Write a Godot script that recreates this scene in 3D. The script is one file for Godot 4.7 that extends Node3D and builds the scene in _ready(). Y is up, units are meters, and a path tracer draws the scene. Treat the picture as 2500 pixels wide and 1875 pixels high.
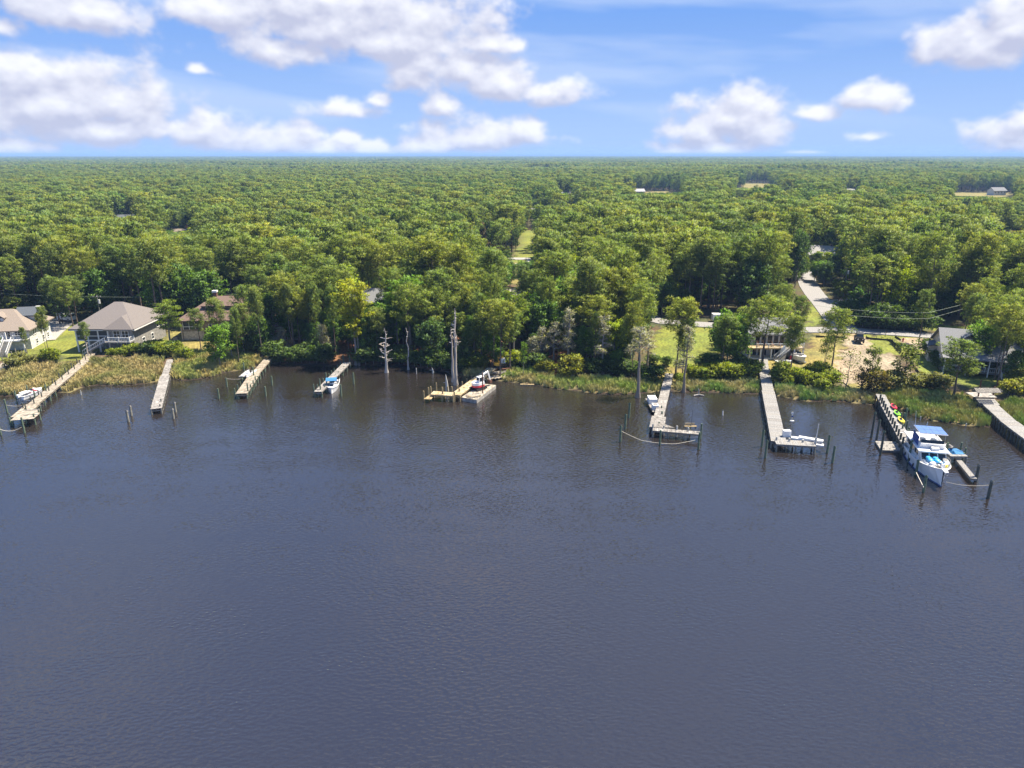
extends Node3D

const EYE_HEIGHT := 42.0
const SUN_TOWARDS := Vector3(-0.44, -0.885, 0.13)
var M := {}
var counters := {}
var decks := []
var soft_noise := FastNoiseLite.new()
var fine_noise := FastNoiseLite.new()
var tall := {}
var rng := RandomNumberGenerator.new()

func _ready():
	camera_and_light()
	prepare()
	make_materials()
	build_ground()
	build_roads()
	build_houses()
	build_piers()
	build_moorings()
	build_boats()
	build_barge_and_machines()
	build_yard_things()
	build_wires()
	build_trees()
	build_marsh()

func camera_and_light():
	var cam := Camera3D.new()
	cam.name = "camera"
	cam.fov = 56.82
	cam.near = 0.5
	cam.far = 40000.0
	cam.position = Vector3(0, EYE_HEIGHT, 0)
	cam.rotation_degrees = Vector3(-17.9, 0, 0)
	add_child(cam)
	cam.current = true
	var we := WorldEnvironment.new()
	we.name = "environment"
	var env := Environment.new()
	env.background_mode = Environment.BG_SKY
	var sky := Sky.new()
	var pano := PanoramaSkyMaterial.new()
	pano.panorama = ImageTexture.create_from_image(sky_image())
	pano.energy_multiplier = 1.0
	sky.sky_material = pano
	env.sky = sky
	env.ambient_light_source = Environment.AMBIENT_SOURCE_SKY
	env.tonemap_mode = Environment.TONE_MAPPER_LINEAR
	env.tonemap_exposure = 2.7
	env.sdfgi_enabled = true
	env.ssao_enabled = true
	env.ssil_enabled = true
	env.fog_enabled = true
	env.fog_density = 0.00013
	env.fog_light_color = Color(0.62, 0.78, 1.0)
	we.environment = env
	add_child(we)
	var sun := DirectionalLight3D.new()
	sun.name = "sun"
	sun.light_energy = 1.6
	sun.light_color = Color(1.0, 0.95, 0.86)
	sun.light_angular_distance = 0.5
	sun.shadow_enabled = true
	sun.look_at_from_position(Vector3.ZERO, SUN_TOWARDS, Vector3.UP)
	add_child(sun)

# ---------- sky: air and clouds, by direction (azimuth from -z towards +x, elevation), in degrees ----------
var cloud_blobs := []
var cloud_noise := FastNoiseLite.new()
var wisp_noise := FastNoiseLite.new()

func air(el: float) -> Color:
	var e := clampf(el, 0.0, 90.0)
	var low := Color(0.168, 0.242, 0.384)
	var mid := Color(0.074, 0.154, 0.344)
	var top := Color(0.046, 0.110, 0.285)
	var c: Color = low.lerp(mid, smoothstep(-1.0, 12.0, e))
	return c.lerp(top, smoothstep(9.0, 60.0, e))

func cloud_at(az: float, el: float) -> float:
	# how thick the cloud is in this direction, under 0 where there is none
	var a := deg_to_rad(az)
	var e := deg_to_rad(el)
	var d := Vector3(sin(a) * cos(e), sin(e), -cos(a) * cos(e))
	var n := cloud_noise.get_noise_3d(d.x * 100.0, d.y * 150.0, d.z * 100.0)
	var best := -1.0
	if absf(az) < 40.0 and el < 13.0:
		for b in cloud_blobs:
			var dx: float = (az - b[0]) / b[2]
			if absf(dx) > 1.5: continue
			var dy: float = (el - b[1]) / b[3]
			if dy < 0.0: dy *= 1.35
			var v: float = (1.0 - sqrt(dx * dx + dy * dy)) * (0.55 + 0.45 * b[4])
			best = maxf(best, v)
		best = best * 0.95 - 0.17 + n * 0.64
	var outside := maxf(smoothstep(36.0, 42.0, absf(az)), smoothstep(11.0, 14.0, el))
	if outside > 0.0:
		var hgt := maxf(d.y, 0.035)
		var q := Vector2(d.x, d.z) / (hgt + 0.12) * 1.7
		var w := wisp_noise.get_noise_3d(q.x * 14.0, 0.0, q.y * 14.0) * 1.1 - 0.47 + n * 0.35
		best = lerpf(best, w, outside)
	return best

func sky_color(az: float, el: float) -> Color:
	var c := air(el)
	var a := deg_to_rad(az)
	var wisp := wisp_noise.get_noise_3d(az * 0.8 + el * 2.0, el * 5.0, 31.0)
	c = c.lerp(Color(0.264, 0.308, 0.392), clampf(wisp * 1.2 + 0.06, 0.0, 0.38) * smoothstep(0.5, 4.0, el))
	var t := cloud_at(az, el)
	if t > -0.3:
		var up := cloud_at(az + 0.4, el + 0.9)
		var lit := clampf(0.33 + (t - up) * 1.05, 0.0, 1.0)
		var body := Color(0.220, 0.228, 0.290).lerp(Color(0.400, 0.400, 0.420), lit)
		var over := smoothstep(-0.24, 0.34, t)
		c = c.lerp(body, over * 0.90)
	return c

func sky_image() -> Image:
	cloud_noise.seed = 11
	cloud_noise.noise_type = FastNoiseLite.TYPE_SIMPLEX_SMOOTH
	cloud_noise.frequency = 0.15
	cloud_noise.fractal_octaves = 6
	cloud_noise.fractal_gain = 0.56
	wisp_noise.seed = 5
	wisp_noise.noise_type = FastNoiseLite.TYPE_SIMPLEX_SMOOTH
	wisp_noise.frequency = 0.035
	wisp_noise.fractal_octaves = 5
	cloud_blobs = [[-28.73, 8.67, 5.60, 2.05, 1.00], [-32.87, 7.36, 1.87, 0.93, 0.80], [-20.16, 9.05, 5.60, 1.87, 0.90], [-15.26, 9.58, 7.47, 2.62, 1.00], [-12.82, 8.53, 8.97, 3.18, 1.00], [-9.29, 7.74, 9.71, 2.24, 1.00], [-5.91, 8.99, 7.47, 2.99, 1.00], [-1.56, 7.69, 3.36, 1.12, 0.90], [-16.12, 7.01, 4.48, 1.57, 0.90], [-13.32, 10.23, 7.47, 1.87, 1.00], [-31.19, 3.09, 9.34, 3.92, 1.00], [-33.01, 3.97, 5.60, 2.99, 1.00], [-26.96, 3.08, 4.11, 2.80, 1.00], [-29.09, 1.58, 8.22, 1.87, 0.80], [-22.26, 1.52, 4.11, 1.94, 0.80], [-33.89, 0.45, 3.36, 0.93, 0.80], [-17.05, 0.62, 4.86, 1.94, 1.30], [-14.12, 0.30, 4.11, 1.20, 1.10], [-12.55, 1.12, 1.49, 1.12, 0.80], [-10.73, 0.30, 2.62, 0.93, 0.60], [-7.23, 5.48, 2.32, 2.24, 1.00], [-6.34, 6.42, 2.24, 1.49, 1.00], [-3.29, 5.99, 4.86, 1.68, 0.80], [-0.55, 4.89, 4.11, 2.05, 1.00], [2.91, 4.41, 4.11, 1.34, 0.80], [-5.42, 3.50, 1.79, 1.12, 0.80], [-12.24, 3.12, 3.36, 0.97, 0.60], [-9.85, 3.72, 1.49, 0.75, 0.60], [-22.35, 5.55, 1.05, 0.52, 0.70], [-2.68, 1.15, 5.98, 1.87, 1.00], [-5.86, 0.64, 3.36, 1.49, 0.90], [1.02, 1.55, 2.05, 1.57, 1.00], [16.01, 2.38, 4.86, 2.62, 1.20], [16.68, 3.77, 2.32, 1.68, 1.20], [18.49, 1.56, 2.99, 1.87, 1.10], [14.29, 1.43, 3.36, 1.68, 1.00], [15.05, 0.30, 5.23, 1.12, 1.10], [12.71, 0.20, 2.24, 0.52, 0.90], [25.28, 3.65, 2.62, 1.34, 0.90], [24.54, 3.87, 1.49, 1.12, 0.80], [31.06, 6.47, 4.48, 2.32, 1.20], [32.61, 7.26, 2.99, 2.62, 1.20], [29.94, 7.20, 2.24, 1.68, 1.20], [27.99, 6.53, 0.97, 1.57, 0.60], [33.75, 0.95, 3.55, 1.94, 0.80], [34.21, 1.77, 1.87, 1.49, 1.00], [21.75, 2.75, 2.32, 0.75, 0.60], [25.20, 1.19, 1.87, 0.52, 0.50], [21.47, 0.07, 2.24, 0.30, 0.80]]
	var coarse := Image.create(1024, 256, false, Image.FORMAT_RGB8)
	for j in 256:
		var el := 90.0 - (j + 0.5) / 256.0 * 90.0
		for i in 1024:
			coarse.set_pixel(i, j, sky_color(wrapf((i + 0.5) / 1024.0 * 360.0, -180.0, 180.0), el).linear_to_srgb())
	coarse.resize(4096, 1024, Image.INTERPOLATE_CUBIC)
	var im := Image.create(4096, 2048, false, Image.FORMAT_RGB8)
	im.fill(Color(0.20, 0.22, 0.20))
	im.blit_rect(coarse, Rect2i(0, 0, 4096, 1024), Vector2i.ZERO)
	for j in range(870, 1024):
		var el := 90.0 - (j + 0.5) / 1024.0 * 90.0
		for i in range(-508, 508):
			im.set_pixel((i + 4096) % 4096, j, sky_color((i + 0.5) / 4096.0 * 360.0, el).linear_to_srgb())
	return im

# ---------- helpers ----------
func prepare():
	rng.seed = 20260
	soft_noise.seed = 3
	soft_noise.frequency = 0.06
	soft_noise.fractal_octaves = 3
	fine_noise.seed = 8
	fine_noise.frequency = 0.35
	fine_noise.fractal_octaves = 3

func numbered(parent: Node, called: String) -> String:
	var k := str(parent.get_instance_id()) + called
	counters[k] = counters.get(k, -1) + 1
	return called if counters[k] == 0 else "%s_%03d" % [called, counters[k]]

func thing(called: String, label: String, category: String, at := Vector3.ZERO, turn := 0.0, group := "") -> Node3D:
	var o := Node3D.new()
	o.name = numbered(self, called)
	add_child(o)
	o.position = at
	o.rotation.y = turn
	tag(o, label, category, group)
	return o

func tag(o: Node, label: String, category: String, group := "", kind := ""):
	o.set_meta("label", label)
	if category: o.set_meta("category", category)
	if group: o.set_meta("group", group)
	if kind: o.set_meta("kind", kind)

func part(parent: Node, called: String, mesh: Mesh, m: Material, at := Vector3.ZERO, b := Basis()) -> MeshInstance3D:
	var o := MeshInstance3D.new()
	o.name = numbered(parent, called)
	o.mesh = mesh
	o.material_override = m
	parent.add_child(o)
	o.transform = Transform3D(b, at)
	return o

func single(called: String, label: String, category: String, mesh: Mesh, m: Material, at := Vector3.ZERO, b := Basis(), group := "") -> MeshInstance3D:
	var o := part(self, called, mesh, m, at, b)
	tag(o, label, category, group)
	return o

func structure(called: String, mesh: Mesh, m: Material, label := "") -> MeshInstance3D:
	var o := part(self, called, mesh, m)
	o.set_meta("kind", "structure")
	if label: o.set_meta("label", label)
	return o

func copy_thing(src: Node3D, at: Vector3, turn: float, size := Vector3.ONE, label := "", group := "") -> Node3D:
	var r: Node3D = src.duplicate()
	var base: String = src.name
	if base.length() > 4 and base[-4] == "_" and base.right(3).is_valid_int(): base = base.left(-4)
	r.name = numbered(self, base)
	add_child(r)
	r.transform = Transform3D(Basis(Vector3.UP, turn).scaled_local(size), at)
	if label: r.set_meta("label", label)
	if group: r.set_meta("group", group)
	return r

class Shape:
	var v := PackedVector3Array()
	var n := PackedVector3Array()
	var c := PackedColorArray()
	var colored := false
	func tri(a: Vector3, b: Vector3, d: Vector3, col := Color.WHITE):
		# corners anticlockwise as seen from outside
		var k := (b - a).cross(d - a).normalized()
		v.append_array([a, d, b])
		n.append_array([k, k, k])
		c.append_array([col, col, col])
	func tri_n(a: Vector3, b: Vector3, d: Vector3, na: Vector3, nb: Vector3, nd: Vector3, col := Color.WHITE):
		v.append_array([a, d, b])
		n.append_array([na, nd, nb])
		c.append_array([col, col, col])
	func quad(a: Vector3, b: Vector3, d: Vector3, e: Vector3, col := Color.WHITE):
		tri(a, b, d, col)
		tri(a, d, e, col)
	func box(at: Vector3, size: Vector3, b := Basis(), col := Color.WHITE):
		var h := size / 2.0
		var p := []
		for k in 8:
			p.append(at + b * Vector3(h.x * (1 if k & 1 else -1), h.y * (1 if k & 2 else -1), h.z * (1 if k & 4 else -1)))
		quad(p[0], p[2], p[3], p[1], col)
		quad(p[4], p[5], p[7], p[6], col)
		quad(p[0], p[4], p[6], p[2], col)
		quad(p[1], p[3], p[7], p[5], col)
		quad(p[2], p[6], p[7], p[3], col)
		quad(p[0], p[1], p[5], p[4], col)
	func beam(a: Vector3, b: Vector3, w: float, t: float, col := Color.WHITE):
		var along := (b - a)
		if along.length() < 0.001: return
		var z := along.normalized()
		var x := z.cross(Vector3.UP)
		if x.length() < 0.01: x = Vector3.RIGHT
		x = x.normalized()
		var y := z.cross(x).normalized()
		box((a + b) / 2.0, Vector3(w, t, along.length()), Basis(x, -y, z) if Basis(x, -y, z).determinant() > 0 else Basis(x, y, z), col)
	func tube(points: Array, radii: Array, sides := 7, col := Color.WHITE, capped := true):
		var rings := []
		var dirs := []
		for k in points.size():
			var t: Vector3 = (points[mini(k + 1, points.size() - 1)] - points[maxi(k - 1, 0)]).normalized()
			var x := t.cross(Vector3(0.31, 0.2, 0.93))
			if x.length() < 0.05: x = t.cross(Vector3.UP)
			x = x.normalized()
			var y := t.cross(x)
			var ring := []
			var dr := []
			for s in sides:
				var a := TAU * s / sides
				var d := x * cos(a) + y * sin(a)
				dr.append(d)
				ring.append(points[k] + d * radii[k])
			rings.append(ring)
			dirs.append(dr)
		for k in points.size() - 1:
			for s in sides:
				var q := (s + 1) % sides
				tri_n(rings[k][s], rings[k][q], rings[k + 1][q], dirs[k][s], dirs[k][q], dirs[k + 1][q], col)
				tri_n(rings[k][s], rings[k + 1][q], rings[k + 1][s], dirs[k][s], dirs[k + 1][q], dirs[k + 1][s], col)
		if capped:
			var last: int = points.size() - 1
			for s in range(1, sides - 1):
				tri(rings[last][0], rings[last][s], rings[last][s + 1], col)
				tri(rings[0][0], rings[0][s + 1], rings[0][s], col)
	func prism(outline: Array, y0: float, y1: float, col := Color.WHITE):
		# outline of Vector2(x, z), any direction; top and bottom closed
		var pl := PackedVector2Array(outline)
		if not Geometry2D.is_polygon_clockwise(pl): pl.reverse()
		var idx := Geometry2D.triangulate_polygon(pl)
		for k in range(0, idx.size(), 3):
			var a := pl[idx[k]]
			var b := pl[idx[k + 1]]
			var d := pl[idx[k + 2]]
			if (b - a).cross(d - a) > 0.0:
				var s := b
				b = d
				d = s
			tri(Vector3(a.x, y1, a.y), Vector3(b.x, y1, b.y), Vector3(d.x, y1, d.y), col)
			tri(Vector3(a.x, y0, a.y), Vector3(d.x, y0, d.y), Vector3(b.x, y0, b.y), col)
		for k in pl.size():
			var a := pl[k]
			var b := pl[(k + 1) % pl.size()]
			var mid := (a + b) / 2.0
			var out := Vector2(b.y - a.y, a.x - b.x).normalized() * 0.001
			if Geometry2D.is_point_in_polygon(mid + out, pl):
				quad(Vector3(a.x, y0, a.y), Vector3(b.x, y0, b.y), Vector3(b.x, y1, b.y), Vector3(a.x, y1, a.y), col)
			else:
				quad(Vector3(b.x, y0, b.y), Vector3(a.x, y0, a.y), Vector3(a.x, y1, a.y), Vector3(b.x, y1, b.y), col)
	func ball(at: Vector3, r: Vector3, seg := 8, rings := 5, col := Color.WHITE):
		for j in rings:
			for i in seg:
				var q := []
				for w in [[0, 0], [1, 0], [1, 1], [0, 1]]:
					var a: float = TAU * (i + w[0]) / seg
					var e: float = -PI / 2 + PI * (j + w[1]) / rings
					q.append(Vector3(cos(a) * cos(e), sin(e), -sin(a) * cos(e)))
				tri_n(at + q[0] * r, at + q[1] * r, at + q[2] * r, q[0], q[1], q[2], col)
				tri_n(at + q[0] * r, at + q[2] * r, at + q[3] * r, q[0], q[2], q[3], col)
	func done() -> ArrayMesh:
		var arr := []
		arr.resize(Mesh.ARRAY_MAX)
		arr[Mesh.ARRAY_VERTEX] = v
		arr[Mesh.ARRAY_NORMAL] = n
		if colored: arr[Mesh.ARRAY_COLOR] = c
		var m := ArrayMesh.new()
		if v.size() > 0: m.add_surface_from_arrays(Mesh.PRIMITIVE_TRIANGLES, arr)
		return m

func box_mesh(size: Vector3) -> ArrayMesh:
	var s := Shape.new()
	s.box(Vector3.ZERO, size)
	return s.done()

func lin(r: float, g: float, b: float) -> Color:
	return Color(r, g, b).linear_to_srgb()

func grain_texture(seed_: int, freq: float, low: float, high: float, stretch := 1) -> ImageTexture:
	var f := FastNoiseLite.new()
	f.seed = seed_
	f.frequency = freq
	f.fractal_octaves = 4
	var im := f.get_seamless_image(256, 256 / stretch)
	if stretch > 1: im.resize(256, 256)
	im.convert(Image.FORMAT_RGB8)
	for y in 256:
		for x in 256:
			var k := lerpf(low, high, im.get_pixel(x, y).r)
			im.set_pixel(x, y, Color(k, k, k))
	return ImageTexture.create_from_image(im)

func mat(called: String, col: Color, rough := 0.8, tex: Texture2D = null, scale := 1.0, metal := 0.0) -> StandardMaterial3D:
	var m := StandardMaterial3D.new()
	m.resource_name = called
	m.albedo_color = col
	m.roughness = rough
	m.metallic = metal
	if tex:
		m.albedo_texture = tex
		m.uv1_triplanar = true
		m.uv1_world_triplanar = true
		m.uv1_scale = Vector3.ONE * scale
	M[called] = m
	return m

func leaf_mat(called: String, back := 0.5) -> StandardMaterial3D:
	var m := StandardMaterial3D.new()
	m.resource_name = called
	m.vertex_color_use_as_albedo = true
	m.roughness = 0.65
	m.cull_mode = BaseMaterial3D.CULL_DISABLED
	m.backlight_enabled = back > 0.0
	m.backlight = Color(back, back, back * 0.55)
	M[called] = m
	return m

func make_materials():
	var speck := grain_texture(2, 0.05, 0.55, 1.0)
	var streak := grain_texture(4, 0.03, 0.6, 1.0, 4)
	var blotch := grain_texture(9, 0.02, 0.7, 1.0)
	mat("old_wood", lin(0.340, 0.320, 0.299), 0.85, streak, 0.35)
	mat("old_wood_dark", lin(0.272, 0.252, 0.231), 0.85, streak, 0.4)
	mat("old_wood_pale", lin(0.422, 0.401, 0.374), 0.85, streak, 0.3)
	mat("tan_wood", lin(0.422, 0.360, 0.279), 0.85, streak, 0.35)
	mat("tan_wood_dark", lin(0.340, 0.286, 0.211), 0.85, streak, 0.4)
	mat("tan_wood_pale", lin(0.476, 0.422, 0.340), 0.85, streak, 0.3)
	mat("new_wood", lin(0.576, 0.461, 0.274), 0.75, streak, 0.35)
	mat("new_wood_dark", lin(0.518, 0.389, 0.202), 0.75, streak, 0.4)
	mat("new_wood_pale", lin(0.619, 0.518, 0.346), 0.75, streak, 0.3)
	mat("composite_white", lin(0.394, 0.389, 0.383), 0.7, speck, 0.3)
	mat("composite_pale", lin(0.304, 0.294, 0.286), 0.7, speck, 0.3)
	mat("composite_cream", lin(0.393, 0.373, 0.343), 0.7, speck, 0.3)
	mat("green_pile", lin(0.15, 0.21, 0.14), 0.85, streak, 0.7)
	mat("grey_pile", lin(0.30, 0.29, 0.24), 0.9, streak, 0.7)
	mat("dark_pile", lin(0.10, 0.11, 0.09), 0.9, streak, 0.7)
	mat("yellow_pile", lin(0.42, 0.33, 0.17), 0.85, streak, 0.7)
	mat("white_pile", lin(0.62, 0.62, 0.58), 0.7, streak, 0.7)
	mat("white_paint", lin(0.680, 0.680, 0.671), 0.5)
	mat("white_gel", lin(0.697, 0.705, 0.714), 0.25)
	mat("blue_grey_gel", lin(0.42, 0.50, 0.58), 0.3)
	mat("blue_canvas", lin(0.05, 0.28, 0.62), 0.8, speck, 1.0)
	mat("deep_blue_canvas", lin(0.03, 0.10, 0.42), 0.8, speck, 1.0)
	mat("sky_blue_plastic", lin(0.06, 0.42, 0.78), 0.4)
	mat("red_plastic", lin(0.55, 0.03, 0.06), 0.4)
	mat("green_plastic", lin(0.22, 0.62, 0.05), 0.4)
	mat("yellow_plastic", lin(0.75, 0.62, 0.06), 0.4)
	mat("red_paint", lin(0.52, 0.03, 0.05), 0.4)
	mat("digger_yellow", lin(0.72, 0.38, 0.03), 0.5)
	mat("rubber", lin(0.02, 0.02, 0.022), 0.8)
	mat("black_plastic", lin(0.015, 0.015, 0.017), 0.6)
	mat("black_paint", lin(0.02, 0.02, 0.022), 0.25)
	mat("steel", lin(0.40, 0.41, 0.42), 0.35, null, 1.0, 0.9)
	mat("rust", lin(0.22, 0.09, 0.05), 0.9, speck, 0.8)
	mat("glass", lin(0.02, 0.025, 0.03), 0.06)
	mat("screen_mesh", lin(0.035, 0.04, 0.045), 0.6)
	mat("solar", lin(0.10, 0.17, 0.36), 0.15)
	mat("rope", lin(0.50, 0.47, 0.40), 0.9)
	mat("wire", lin(0.28, 0.33, 0.26), 0.6)
	mat("roof_taupe", lin(0.245, 0.218, 0.208), 0.9, speck, 0.45)
	mat("roof_tan", lin(0.350, 0.290, 0.240), 0.9, speck, 0.45)
	mat("roof_brown", lin(0.216, 0.144, 0.115), 0.9, speck, 0.45)
	mat("roof_grey", lin(0.270, 0.279, 0.297), 0.9, speck, 0.45)
	mat("roof_slate", lin(0.137, 0.158, 0.187), 0.9, speck, 0.45)
	mat("roof_orange", lin(0.324, 0.158, 0.086), 0.9, speck, 0.45)
	mat("roof_white", lin(0.475, 0.475, 0.490), 0.6, speck, 0.45)
	mat("siding_white", lin(0.755, 0.755, 0.744), 0.7, blotch, 0.3)
	mat("siding_grey", lin(0.306, 0.297, 0.281), 0.8, blotch, 0.3)
	mat("siding_cream", lin(0.66, 0.58, 0.45), 0.75, blotch, 0.3)
	mat("siding_tan", lin(0.383, 0.306, 0.221), 0.8, blotch, 0.3)
	mat("deck_red", lin(0.32, 0.11, 0.07), 0.8, streak, 0.5)
	mat("brick_red", lin(0.26, 0.12, 0.09), 0.9, speck, 0.6)
	mat("road_grey", lin(0.393, 0.384, 0.384), 0.95, speck, 0.25)
	mat("road_pale", lin(0.515, 0.486, 0.459), 0.95, speck, 0.25)
	mat("skin", lin(0.45, 0.28, 0.2), 0.6)
	for kind in ["pine", "broadleaf", "cypress", "bush", "moss"]: leaf_mat(kind + "_leaf", 1.0)
	leaf_mat("reed", 0.35)
	var bark := leaf_mat("bark", 0.0)
	bark.roughness = 0.95
	var g := leaf_mat("soil", 0.0)
	g.roughness = 1.0
	g.albedo_texture = speck
	g.uv1_triplanar = true
	g.uv1_world_triplanar = true
	g.uv1_scale = Vector3.ONE * 0.11
	# river water: brown with tannin, its ripples as relief
	var w := StandardMaterial3D.new()
	w.resource_name = "river_water"
	w.albedo_color = lin(0.0165, 0.0136, 0.0122)
	w.roughness = 0.07
	w.metallic_specular = 1.0
	w.refraction_enabled = true
	w.refraction_scale = 0.069
	w.uv1_triplanar = true
	w.uv1_world_triplanar = true
	w.uv1_scale = Vector3(0.011, 0.02, 0.02)
	w.heightmap_enabled = true
	w.heightmap_scale = 5.0
	w.heightmap_texture = ripple_texture()
	M["river_water"] = w

func ripple_texture() -> ImageTexture:
	# short wind ripples, stronger in some lanes than in others
	var a := FastNoiseLite.new()
	a.seed = 21
	a.noise_type = FastNoiseLite.TYPE_SIMPLEX
	a.frequency = 0.1
	a.fractal_octaves = 2
	a.fractal_gain = 0.45
	var b := FastNoiseLite.new()
	b.seed = 22
	b.frequency = 0.006
	b.fractal_octaves = 3
	var fine := a.get_seamless_image(1024, 1024)
	var lanes_ := b.get_seamless_image(1024, 1024)
	fine.convert(Image.FORMAT_L8)
	lanes_.convert(Image.FORMAT_L8)
	var f := fine.get_data()
	var g := lanes_.get_data()
	for k in f.size():
		f[k] = clampi(128 + int((f[k] - 128) * (0.35 + 0.75 * g[k] / 255.0)), 0, 255)
	return ImageTexture.create_from_image(Image.create_from_data(1024, 1024, false, Image.FORMAT_L8, f))

# ---------- ground, water, roads ----------
const SHORE_POINTS := [Vector2(-150.06, -113.57), Vector2(-126.13, -117.72), Vector2(-107.13, -121.02), Vector2(-93.45, -122.62), Vector2(-89.79, -123.31), Vector2(-87.38, -124.96), Vector2(-83.35, -124.96), Vector2(-81.83, -124.96), Vector2(-82.08, -127.89), Vector2(-79.19, -129.40), Vector2(-75.82, -128.39), Vector2(-71.70, -129.65), Vector2(-69.19, -131.46), Vector2(-67.45, -133.58), Vector2(-64.48, -131.98), Vector2(-59.51, -134.12), Vector2(-58.34, -137.17), Vector2(-54.01, -140.64), Vector2(-52.48, -142.13), Vector2(-50.49, -143.65), Vector2(-43.24, -143.04), Vector2(-37.23, -143.04), Vector2(-32.11, -142.43), Vector2(-27.15, -142.43), Vector2(-23.04, -142.43), Vector2(-18.67, -140.34), Vector2(-13.54, -137.74), Vector2(-10.39, -135.49), Vector2(-5.01, -133.58), Vector2(-1.75, -131.20), Vector2(4.40, -129.65), Vector2(8.02, -126.90), Vector2(10.76, -126.41), Vector2(15.28, -124.25), Vector2(20.25, -123.54), Vector2(23.83, -124.25), Vector2(28.10, -125.92), Vector2(31.92, -125.20), Vector2(35.82, -124.96), Vector2(42.67, -124.25), Vector2(46.22, -124.01), Vector2(48.82, -122.62), Vector2(51.25, -120.57), Vector2(53.34, -119.90), Vector2(56.46, -120.35), Vector2(60.78, -119.02), Vector2(63.82, -117.94), Vector2(67.34, -116.24), Vector2(67.42, -113.17), Vector2(68.62, -110.82), Vector2(71.13, -109.48), Vector2(73.47, -108.00), Vector2(77.08, -107.27), Vector2(79.78, -108.55), Vector2(83.04, -107.45), Vector2(91.12, -100.90), Vector2(104.04, -94.73), Vector2(134.29, -90.53)]

func shore_z(x: float) -> float:
	if x <= SHORE_POINTS[0].x: return SHORE_POINTS[0].y
	for k in SHORE_POINTS.size() - 1:
		var a: Vector2 = SHORE_POINTS[k]
		var b: Vector2 = SHORE_POINTS[k + 1]
		if x <= b.x: return lerpf(a.y, b.y, (x - a.x) / maxf(b.x - a.x, 0.01))
	return SHORE_POINTS[-1].y

func inland(x: float, z: float) -> float:
	return shore_z(x) - z

func ground_y(x: float, z: float) -> float:
	var s := inland(x, z)
	if s < 0.0: return lerpf(0.12, -2.5, clampf(-s / 5.0, 0.0, 1.0))
	return 0.12 + 0.25 * smoothstep(0.0, 3.0, s) + 0.63 * smoothstep(6.0, 18.0, s)

var zones := []

func in_poly(p: Vector2, poly: Array) -> bool:
	return Geometry2D.is_point_in_polygon(p, PackedVector2Array(poly))

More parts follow.
